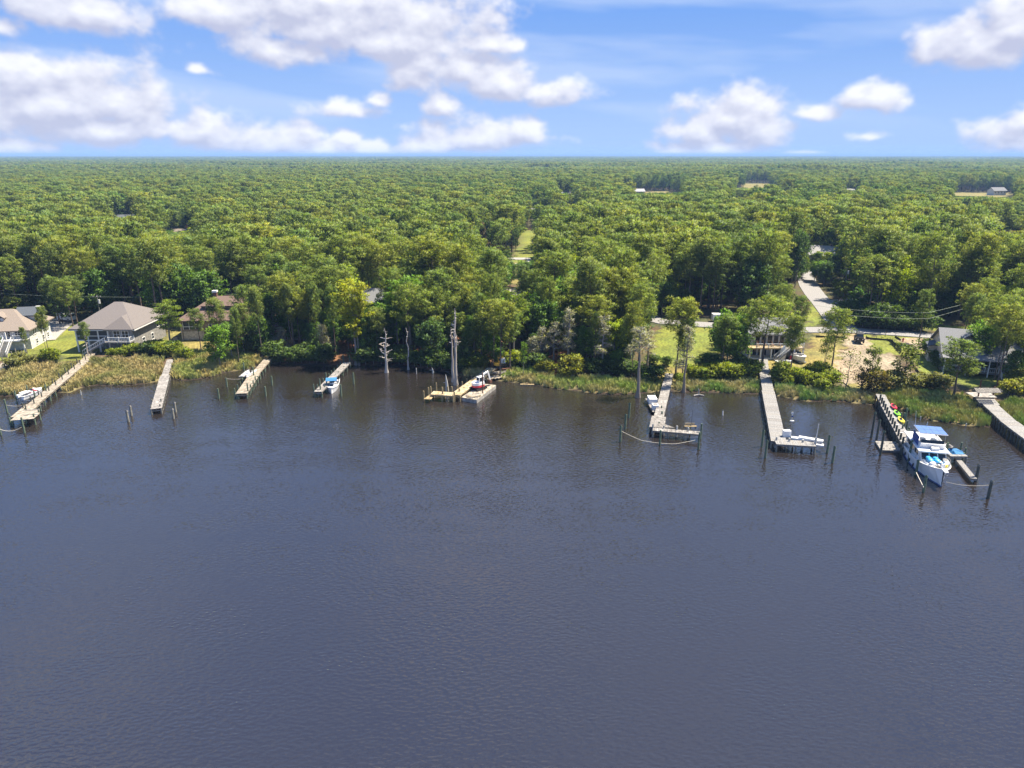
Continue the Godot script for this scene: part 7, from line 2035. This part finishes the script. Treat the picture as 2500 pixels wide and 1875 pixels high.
func under(greens: Array, pines: Array):
	# bushes: each a thing; kinds by tone
	var o := {"h": 3.0, "r": 0.1, "bark": GREY_BARK, "limbs": 26, "low": 0.08, "form": "round", "reach": 1.6, "clumps": 2, "tuft": 0.62, "leaves": 34, "leaf": 0.34, "thin": 0.38, "rise": 0.6, "color": Color(0.203, 0.270, 0.030)}
	var kinds := []
	var tones := [Color(0.270, 0.340, 0.036), Color(0.115, 0.190, 0.046), Color(0.310, 0.330, 0.048), Color(0.250, 0.265, 0.095)]
	for k in 4:
		o.color = tones[k]
		kinds.append(make_kind("bush", "", "bush", "", tree_shapes(520 + k, o), "bush_leaf"))
	var rows := [
		["yellow-green rounded wax myrtle bush along shore by white pier", "shore bushes by the white pier", 0, [Vector2(50.58, -130.98), Vector2(51.06, -129.11), Vector2(52.01, -128.01), Vector2(54.00, -129.11), Vector2(55.15, -128.01), Vector2(56.50, -128.01), Vector2(57.55, -127.28), Vector2(58.59, -126.57), Vector2(60.32, -128.01), Vector2(60.99, -131.75), Vector2(60.25, -133.30), Vector2(58.15, -130.98), Vector2(56.70, -130.23), Vector2(56.77, -123.77), Vector2(52.74, -132.52)]],
		["bright bush along the bank left of white pier", "bank bushes left of the white pier", 0, [Vector2(36.04, -130.67), Vector2(37.28, -131.05), Vector2(38.53, -131.43), Vector2(39.68, -131.43), Vector2(41.08, -130.67), Vector2(42.45, -130.67), Vector2(44.28, -131.43), Vector2(45.91, -132.20), Vector2(47.04, -131.43), Vector2(47.22, -129.17), Vector2(46.00, -124.85)]],
		["dark green bush under leafy trees left of white house", "dark bushes left of the white house", 1, [Vector2(40.09, -134.71), Vector2(41.05, -133.91), Vector2(42.10, -133.51), Vector2(43.62, -133.91), Vector2(44.91, -134.31), Vector2(45.94, -133.12), Vector2(39.82, -136.33), Vector2(47.62, -134.71)]],
		["round yellow-green bush in front of taupe roofed house", "bushes before the taupe house", 0, [Vector2(-85.44, -145.82), Vector2(-83.77, -145.44), Vector2(-82.70, -145.82), Vector2(-82.03, -146.99), Vector2(-81.15, -147.77), Vector2(-80.09, -147.77)]],
		["large dark bush right of the taupe roofed house", "dark bushes beside the taupe house", 1, [Vector2(-78.28, -149.81), Vector2(-77.75, -151.45), Vector2(-75.68, -149.81), Vector2(-73.72, -147.41), Vector2(-77.55, -147.41)]],
		["bright low bush at the tan house marsh edge", "bushes at the tan house marsh", 0, [Vector2(-75.24, -146.99), Vector2(-73.61, -146.21), Vector2(-95.31, -140.97), Vector2(-94.94, -141.70)] + [Vector2(-68.45, -144.25), Vector2(-72.38, -148.12), Vector2(-69.52, -145.01)]],
		["grey green marsh bush beside white house boardwalk", "marsh bushes by the boardwalk", 3, [Vector2(-101.37, -140.25), Vector2(-99.69, -139.54), Vector2(-98.27, -139.54), Vector2(-98.43, -141.70), Vector2(-97.65, -142.43), Vector2(-100.32, -137.44)]],
		["golden green bush at head of watercraft pier", "bushes at the watercraft pier", 2, [Vector2(-59.70, -149.72), Vector2(-58.41, -149.72), Vector2(-57.40, -150.53), Vector2(-56.25, -149.72), Vector2(-58.56, -151.35), Vector2(-55.32, -158.22)]],
		["dark bank bush overhanging the shaded river edge", "dark bank bushes", 1, [Vector2(-46.01, -143.45), Vector2(-44.35, -143.45), Vector2(-42.59, -143.07), Vector2(-41.13, -143.07), Vector2(-39.68, -143.07), Vector2(-38.35, -142.71), Vector2(-30.76, -141.97), Vector2(-29.05, -141.61), Vector2(-27.47, -141.97), Vector2(-25.41, -141.97), Vector2(-23.71, -141.61), Vector2(-22.63, -141.25), Vector2(-20.28, -140.53), Vector2(-18.97, -139.81), Vector2(-17.39, -138.41), Vector2(-15.91, -137.71), Vector2(-14.44, -137.02), Vector2(-12.96, -136.01), Vector2(-11.35, -135.67), Vector2(-23.17, -144.95), Vector2(-25.60, -145.71), Vector2(-29.67, -144.95), Vector2(-42.66, -146.48), Vector2(-44.78, -146.48), Vector2(-16.77, -141.97), Vector2(-14.17, -140.53)] + [Vector2(-48.94, -144.19), Vector2(-47.46, -143.45), Vector2(-45.48, -143.07), Vector2(-50.46, -145.71)]],
		["yellow-green leafy bush beside new timber pier", "bushes by the new pier", 0, [Vector2(-9.56, -138.09), Vector2(-8.72, -138.70), Vector2(-7.81, -138.09), Vector2(-6.78, -138.70), Vector2(-5.93, -139.32), Vector2(-8.69, -141.19), Vector2(-0.97, -138.70), Vector2(-0.45, -140.56), Vector2(0.09, -138.70), Vector2(0.63, -141.19), Vector2(-7.25, -141.19)]],
		["big olive bush standing on reed bank", "olive bushes on the reed bank", 2, [Vector2(10.88, -132.52), Vector2(11.87, -133.30), Vector2(12.87, -134.09), Vector2(11.65, -136.50), Vector2(13.72, -135.69)] + [Vector2(6.49, -135.96), Vector2(7.32, -135.37)]],
		["mixed green bush behind reed bank left of grey pier", "bushes behind the reed bank", 1, [Vector2(15.34, -135.36), Vector2(16.67, -134.56), Vector2(18.41, -135.36), Vector2(19.96, -134.56), Vector2(21.25, -133.76), Vector2(22.53, -132.98), Vector2(23.85, -135.36), Vector2(26.30, -130.67), Vector2(27.30, -129.92), Vector2(28.59, -130.67), Vector2(29.58, -132.20), Vector2(25.32, -132.98), Vector2(31.56, -139.51), Vector2(29.05, -140.37)] + [Vector2(2.02, -138.65), Vector2(3.24, -138.03), Vector2(4.65, -138.03), Vector2(6.07, -138.65)]],
		["bright bush under the lone tall pine by grey pier", "bushes by the lone pine", 0, [Vector2(31.24, -130.23), Vector2(31.99, -129.48), Vector2(35.77, -130.98), Vector2(37.07, -132.52), Vector2(38.03, -131.75), Vector2(39.62, -132.52), Vector2(35.03, -131.75)]],
		["soft green bush at lower edge of cream house lawn", "bushes by the cream house lawn", 3, [Vector2(75.60, -125.32), Vector2(76.38, -124.74), Vector2(77.15, -124.16), Vector2(77.78, -123.02), Vector2(70.89, -124.74), Vector2(69.14, -124.16), Vector2(73.57, -123.59)]],
		["dark bush against the cream house wall", "bushes against the cream house", 1, [Vector2(89.31, -146.69), Vector2(88.21, -142.86), Vector2(87.36, -139.93), Vector2(86.15, -137.10), Vector2(88.66, -131.76), Vector2(94.17, -134.38)]],
		["tall dark hedge bush across the lane from sandy lot", "hedge across the lane", 1, [Vector2(87.15, -179.39), Vector2(87.13, -176.03), Vector2(87.87, -173.86), Vector2(88.83, -171.73), Vector2(90.27, -170.68), Vector2(91.96, -170.16), Vector2(93.88, -169.65), Vector2(95.79, -169.14), Vector2(97.69, -168.63), Vector2(99.86, -168.63), Vector2(89.17, -178.26), Vector2(91.36, -174.94), Vector2(95.05, -173.86), Vector2(98.94, -172.79)]],
		["yellow-green bush under pines right of pergola", "bushes right of the pergola", 2, [Vector2(88.54, -119.95), Vector2(89.96, -120.50), Vector2(91.58, -121.05), Vector2(91.50, -123.86), Vector2(93.55, -125.02), Vector2(93.08, -122.72)]],
	]
	for q in rows:
		for p in q[3]:
			var k: int = q[2]
			var size := rng.randf_range(0.55, 0.95) * (1.7 if "hedge" in q[0] else 0.7 if "in front of taupe" in q[0] or "grey green marsh" in q[0] else (1.2 if "dark bank" in q[0] or "olive" in q[0] else 1.0))
			var gy := Vector2(p.x, p.y)
			if inland(gy.x, gy.y) < 0.5: gy.y = shore_z(gy.x) - 0.7
			if near_deck(gy, 1.0): continue
			plant(kinds[k], gy.x, gy.y, size * rng.randf_range(0.8, 1.1), rng.randf() * TAU, q[0], q[1], rng.randf_range(1.05, 1.55))
	# small trees filling the shaded wall of green behind the bank
	var r := RandomNumberGenerator.new()
	r.seed = 9
	for k in 60:
		var x := lerpf(-60.0, 24.0, (k + r.randf()) / 60.0)
		var s := r.randf_range(2.5, 20.0)
		var z := shore_z(x) - s
		if x < -40 and s < 8.0: continue
		if absf(x - 1.0) < 3.5 or hides_bare(x, z): continue
		if blocked(x, z, 3.0, 0.8): continue
		var kind: int = [0, 1, 0, 1, 2][r.randi() % 5]
		plant(greens[kind], x, z, r.randf_range(0.35, 0.72), r.randf() * TAU, ["mid green understorey tree", "fresh green understorey tree", "dark green understorey tree"][kind] + " filling the shaded wood edge along the bank", ["mid green", "fresh green", "dark green"][kind] + " understorey trees", 0.95)
	for k in 46:
		var x := lerpf(-58.0, 26.0, (k + r.randf()) / 46.0)
		var z := shore_z(x) - r.randf_range(4.0, 26.0)
		if absf(x - 0.5) < 2.5 or hides_bare(x, z) or room(x, z, 1.0) < 13.0: continue
		plant(pines[r.randi() % 6], x, z, r.randf_range(0.68, 0.95), r.randf() * TAU, "slim pine with bare straight trunk in wood edge along the bank", "slim pines at the wood edge", 0.62)
	for t in kinds: t.free()

func scatter(called: String, label: String, mesh: Mesh, m: Material, places: Array, colors: Array, category: String) -> MultiMeshInstance3D:
	var mm := MultiMesh.new()
	mm.transform_format = MultiMesh.TRANSFORM_3D
	mm.use_colors = true
	mm.mesh = mesh
	mm.instance_count = places.size()
	for k in places.size():
		mm.set_instance_transform(k, places[k])
		mm.set_instance_color(k, colors[k])
	var o := MultiMeshInstance3D.new()
	o.name = numbered(self, called)
	o.multimesh = mm
	o.material_override = m
	add_child(o)
	tag(o, label, category, "", "stuff")
	return o

func low_tree(seed_: int, h: float, leafy: bool, col: Color, small: bool) -> ArrayMesh:
	# trunk and crown in one mesh, for the wood that reads as one mass
	var o := pine_look(h, col)
	o.limbs = 25
	o.clumps = 2
	o.leaves = 56
	o.leaf = 0.52
	o.thin = 0.24
	o.tuft = 0.85
	o.sides = 5
	o.limb_sides = 3
	o.branches = false
	if leafy:
		o.form = "round"
		o.low = 0.2
		o.reach = 5.0
		o.rise = 0.6
		o.thin = 0.4
		o.leaf = 0.5
	if small:
		o.limbs = 15
		o.leaves = 20
		o.leaf = 1.1
		o.clumps = 2
		o.tuft = 1.15
	var sh := tree_shapes(seed_, o)
	var s := Shape.new()
	s.colored = true
	for q in sh:
		if q.get_surface_count() == 0: continue
		var arr: Array = q.surface_get_arrays(0)
		s.v.append_array(arr[Mesh.ARRAY_VERTEX])
		s.n.append_array(arr[Mesh.ARRAY_NORMAL])
		s.c.append_array(arr[Mesh.ARRAY_COLOR])
	return s.done()

func far_wood(rest: Array):
	var r := RandomNumberGenerator.new()
	r.seed = 4242
	var places := [[], [], [], [], [], []]
	var colors := [[], [], [], [], [], []]
	var put := func(x: float, z: float, h: float, leafy: bool, q: float):
		var k := (4 + int(q * 1.99)) if leafy else int(q * 3.99)
		var size := h / 17.0
		places[k].append(Transform3D(Basis(Vector3.UP, q * 90.0).scaled_local(Vector3(size * lerpf(0.75, 1.2, fmod(q * 7.3, 1.0)), size, size * lerpf(0.75, 1.2, fmod(q * 7.3, 1.0)))), Vector3(x, 0.9, z)))
		var t := 1.0 + 0.22 * soft_noise.get_noise_2d(x * 0.3, z * 0.3) + r.randf_range(-0.14, 0.14)
		var y := r.randf_range(-0.07, 0.07)
		if leafy and r.randf() < 0.22: colors[k].append(Color(1.7 * t, 1.35 * t, 0.7 * t))
		else: colors[k].append(Color(t * (1.0 + y), t, t * (1.0 - y)))
	var low_places := []
	var low_colors := []
	for k in 4200:
		var lz := r.randf_range(-430.0, -146.0)
		var lx := r.randf_range(-0.8, 0.8) * -lz
		if inland(lx, lz) < 14.0: continue
		if lx < -60.0 and inland(lx, lz) < 44.0: continue
		if lx > 14.0 and lz > -178.0: continue
		if room(lx, lz, 0.6) < 7.0: continue
		var size := r.randf_range(2.5, 7.0) / 17.0
		low_places.append(Transform3D(Basis(Vector3.UP, r.randf() * TAU).scaled_local(Vector3(size * 1.5, size, size * 1.5)), Vector3(lx, 0.9, lz)))
		var lt := r.randf_range(0.8, 1.5)
		low_colors.append(Color(lt * r.randf_range(0.9, 1.5), lt, lt * 0.8))
	scatter("undergrowth", "leafy green undergrowth filling the floor of the wood", low_tree(760, 17.0, true, Color(0.100, 0.190, 0.050), false), M.broadleaf_leaf, low_places, low_colors, "undergrowth")
	for q in rest: put.call(q[0].x, q[0].y, q[1], q[2], q[3])
	var z := -332.0
	while z > -1250.0:
		var step := lerpf(4.7, 6.8, (-z - 330.0) / 900.0)
		var half := 0.80 * -z + 25.0
		var x := -half
		while x < half:
			var px := x + r.randf_range(-0.42, 0.42) * step
			var pz := z + r.randf_range(-0.42, 0.42) * step
			x += step
			var oaks := smoothstep(0.05, 0.35, soft_noise.get_noise_2d(px * 0.06 + 40.0, pz * 0.06) + 0.0006 * px)
			var leafy := r.randf() < 0.11 + 0.5 * oaks
			var h := r.randf_range(11.5, 20.5) + 2.5 * soft_noise.get_noise_2d(px * 0.2, pz * 0.2)
			if leafy: h *= 0.9
			var most := room(px, pz, 3.5) * 0.88
			if most < 5.0: continue
			h = minf(h, most)
			put.call(px, pz, h, leafy, r.randf())
		z -= step
	var tones := [Color(0.247, 0.324, 0.076), Color(0.218, 0.302, 0.077), Color(0.281, 0.336, 0.071), Color(0.201, 0.284, 0.077), Color(0.154, 0.270, 0.054), Color(0.124, 0.213, 0.058)]
	for k in 6:
		scatter("wood", ["olive pine wood stretching inland behind the nearest trees", "deeper olive pine wood mixed through the same forest", "warm olive pine wood mixed through the same forest", "dull green pine wood mixed through the same forest", "mid green leafy trees mixed through the forest", "dark oak clumps mixed through the forest"][k], low_tree(700 + k, 17.0, k > 3, tones[k], false), M.pine_leaf if k < 4 else M.broadleaf_leaf, places[k], colors[k], "forest")
	# beyond: blocks of wood, many crowns to a block
	var blocks := []
	for b in 3:
		var s := Shape.new()
		s.colored = true
		var parts := []
		for k in 3: parts.append(low_tree(730 + k + b * 3, 17.0, k == 2, tones[[0, 2, 4][k]], true).surface_get_arrays(0))
		for k in 110:
			var arr: Array = parts[[0, 1, 0, 1, 0, 2][k % 6]]
			var gx := (k % 10) * 8.0 - 36.0 + r.randf_range(-3, 3)
			var gz := (k / 10) * 7.3 - 36.0 + r.randf_range(-3, 3)
			var size := r.randf_range(0.8, 1.15)
			var xf := Transform3D(Basis(Vector3.UP, r.randf() * TAU).scaled_local(Vector3(size * 1.15, size, size * 1.15)), Vector3(gx, 0, gz))
			var t := r.randf_range(0.82, 1.15)
			for v in arr[Mesh.ARRAY_VERTEX]: s.v.append(xf * v)
			for n in arr[Mesh.ARRAY_NORMAL]: s.n.append((xf.basis * n).normalized())
			for c in arr[Mesh.ARRAY_COLOR]: s.c.append(Color(c.r * t, c.g * t, c.b * t))
		blocks.append(s.done())
	var bp := [[], [], []]
	var bc := [[], [], []]
	z = -1285.0
	while z > -13000.0:
		var half := 0.82 * -z + 90.0
		var step := 80.0
		var x := -half
		while x < half:
			var k := r.randi() % 3
			var tall_ := 1.0 + 0.40 * soft_noise.get_noise_2d(x * 0.03, z * 0.05)
			bp[k].append(Transform3D(Basis(Vector3.UP, (r.randi() % 4) * PI / 2).scaled_local(Vector3(1.04, tall_, 1.04)), Vector3(x + step / 2, 0.9, z)))
			var t := 1.0 + 0.25 * soft_noise.get_noise_2d(x * 0.03, z * 0.06) + r.randf_range(-0.07, 0.07)
			bc[k].append(Color(t, t, t))
			x += step
		z -= step
	for k in 3:
		scatter("distant_forest", ["distant forest spreading flat to the horizon", "second tone of distant forest reaching the horizon", "third tone of distant forest reaching the horizon"][k], blocks[k], M.pine_leaf, bp[k], bc[k], "forest")

# ---------- marsh ----------
func tuft_mesh(seed_: int, h: float, n: int) -> ArrayMesh:
	var r := RandomNumberGenerator.new()
	r.seed = seed_
	var s := Shape.new()
	s.colored = true
	for k in n:
		var a := r.randf() * TAU
		var base := Vector3(cos(a), 0, sin(a)) * r.randf_range(0.0, 0.28)
		var lean := Vector3(cos(a), 0, sin(a)) * r.randf_range(0.05, 0.4) * h
		var hh := h * r.randf_range(0.6, 1.1)
		var side := Vector3(-sin(a), 0, cos(a)).rotated(Vector3.UP, r.randf_range(-1, 1)) * r.randf_range(0.03, 0.06)
		var mid := base + lean * 0.35 + Vector3(0, hh * 0.6, 0)
		var tip := base + lean + Vector3(0, hh, 0)
		var c := tone(r, Color(1, 1, 1), 0.22)
		s.quad(base - side, base + side, mid + side, mid - side, c)
		s.tri(mid - side, mid + side, tip, c)
	return s.done()

func build_marsh():
	var mesh := tuft_mesh(1, 1.15, 16)
	var fields := [
		["tan marsh grass bank below the white and taupe houses", [Vector2(-96.39, -114.64), Vector2(-92.38, -121.15), Vector2(-91.87, -121.97), Vector2(-89.11, -122.42), Vector2(-86.65, -123.94), Vector2(-81.10, -123.77), Vector2(-81.53, -127.03), Vector2(-78.48, -128.24), Vector2(-75.18, -127.33), Vector2(-71.13, -128.54), Vector2(-68.44, -130.39), Vector2(-72.09, -140.21), Vector2(-75.35, -145.37), Vector2(-82.97, -143.86), Vector2(-87.55, -143.12), Vector2(-88.37, -140.21), Vector2(-93.20, -138.80), Vector2(-99.35, -140.21), Vector2(-100.62, -136.05), Vector2(-110.50, -133.39)], Color(0.448, 0.364, 0.151), Color(0.269, 0.269, 0.078)],
		["tan and green marsh grass between plain grey and watercraft piers", [Vector2(-66.99, -131.74), Vector2(-63.96, -130.98), Vector2(-59.00, -132.90), Vector2(-57.95, -136.21), Vector2(-53.62, -139.67), Vector2(-51.97, -141.10), Vector2(-52.74, -144.95), Vector2(-56.67, -149.63), Vector2(-60.99, -149.63), Vector2(-68.55, -149.63), Vector2(-74.16, -149.63), Vector2(-72.18, -143.45)], Color(0.448, 0.370, 0.134), Color(0.291, 0.325, 0.078)],
		["short tan grass fringe right of the watercraft pier", [Vector2(-50.22, -142.34), Vector2(-48.39, -143.07), Vector2(-49.86, -146.48), Vector2(-51.33, -146.09)], Color(0.403, 0.336, 0.134), Color(0.224, 0.246, 0.067)],
		["low tan reed fringe behind the bleached dead trunks", [Vector2(-10.47, -134.73), Vector2(-7.26, -133.98), Vector2(-5.63, -136.02), Vector2(-6.76, -138.12), Vector2(-10.21, -137.21)], Color(0.403, 0.358, 0.157), Color(0.269, 0.291, 0.090)],
		["green and tan reed bank between new pier and grey pier", [Vector2(-2.95, -132.00), Vector2(-1.58, -130.07), Vector2(1.08, -129.69), Vector2(4.36, -128.61), Vector2(6.24, -126.51), Vector2(8.16, -125.99), Vector2(11.51, -125.48), Vector2(11.95, -130.89), Vector2(8.81, -134.27), Vector2(4.62, -137.21), Vector2(-0.61, -137.21)] , Color(0.426, 0.370, 0.146), Color(0.269, 0.370, 0.067)],
		["green reed bank left of grey riverside pier", [Vector2(9.71, -125.62), Vector2(15.17, -123.14), Vector2(20.08, -122.53), Vector2(23.65, -123.20), Vector2(28.01, -124.92), Vector2(29.63, -130.11), Vector2(26.14, -129.73), Vector2(20.73, -131.62), Vector2(13.88, -132.38), Vector2(10.25, -130.11)], Color(0.403, 0.370, 0.134), Color(0.269, 0.347, 0.067)],
		["tan and green reed bank between grey and white piers", [Vector2(30.11, -126.46), Vector2(31.70, -124.23), Vector2(35.55, -123.89), Vector2(38.27, -124.23), Vector2(42.32, -123.20), Vector2(45.62, -122.67), Vector2(47.59, -127.90), Vector2(44.93, -131.62), Vector2(35.71, -131.62), Vector2(31.15, -129.73)], Color(0.426, 0.381, 0.168), Color(0.246, 0.358, 0.067)],
		["pale grass and reeds right of the white pier", [Vector2(47.69, -122.67), Vector2(50.83, -119.58), Vector2(52.90, -118.94), Vector2(55.98, -119.26), Vector2(60.25, -117.99), Vector2(63.35, -117.06), Vector2(64.35, -116.57), Vector2(67.54, -123.00), Vector2(62.52, -124.37), Vector2(56.23, -125.06), Vector2(50.39, -127.18)], Color(0.403, 0.347, 0.157), Color(0.224, 0.347, 0.067)],
		["broad green reed bed between the yacht's pier and right pier", [Vector2(63.75, -116.77), Vector2(66.76, -115.25), Vector2(66.90, -112.32), Vector2(68.10, -109.97), Vector2(70.58, -108.61), Vector2(72.87, -107.05), Vector2(76.72, -106.83), Vector2(79.00, -108.25), Vector2(82.99, -115.86), Vector2(82.71, -118.96), Vector2(77.55, -122.22), Vector2(73.37, -124.48), Vector2(67.69, -123.34), Vector2(65.96, -119.49)], Color(0.358, 0.336, 0.101), Color(0.246, 0.336, 0.067)],
		["green reeds at right edge beyond the pale pier", [Vector2(81.63, -110.74), Vector2(79.18, -98.02), Vector2(81.70, -95.10), Vector2(96.36, -114.58), Vector2(87.68, -117.83), Vector2(84.92, -117.00)], Color(0.358, 0.347, 0.101), Color(0.224, 0.314, 0.056)],
	]
	var r := RandomNumberGenerator.new()
	r.seed = 31
	for f in fields:
		var poly := PackedVector2Array(f[1])
		var lo := Vector2(INF, INF)
		var hi := Vector2(-INF, -INF)
		for p in poly:
			lo = lo.min(p)
			hi = hi.max(p)
		var places := []
		var colors := []
		var n := int((hi.x - lo.x) * (hi.y - lo.y) * 5.0)
		for k in n:
			var p := Vector2(r.randf_range(lo.x, hi.x), r.randf_range(lo.y, hi.y))
			var jig := p + Vector2(soft_noise.get_noise_2d(p.x * 6.0, p.y * 6.0), soft_noise.get_noise_2d(p.x * 6.0 + 90.0, p.y * 6.0)) * 2.0
			if not Geometry2D.is_point_in_polygon(jig, poly): continue
			if near_deck(p, 0.35): continue
			if inland(p.x, p.y) < 0.15 + 0.5 * soft_noise.get_noise_2d(p.x * 9.0, 3.0): continue
			var g := clampf(0.42 + 1.5 * soft_noise.get_noise_2d(p.x * 2.2, p.y * 2.2), 0.0, 1.0)
			var c: Color = f[2].lerp(f[3], g)
			var v := r.randf_range(0.75, 1.2)
			var size := r.randf_range(0.7, 1.15) * (1.0 + 0.35 * soft_noise.get_noise_2d(p.x * 3.0, p.y * 3.0 + 50.0))
			places.append(Transform3D(Basis(Vector3.UP, r.randf() * TAU).scaled_local(Vector3(size, size * r.randf_range(0.8, 1.15), size)), Vector3(p.x, maxf(ground_y(p.x, p.y) - 0.05, -0.1), p.y)))
			colors.append(Color(c.r * v, c.g * v, c.b * v))
		scatter("marsh_grass", f[0], mesh, M.reed, places, colors, "grass")
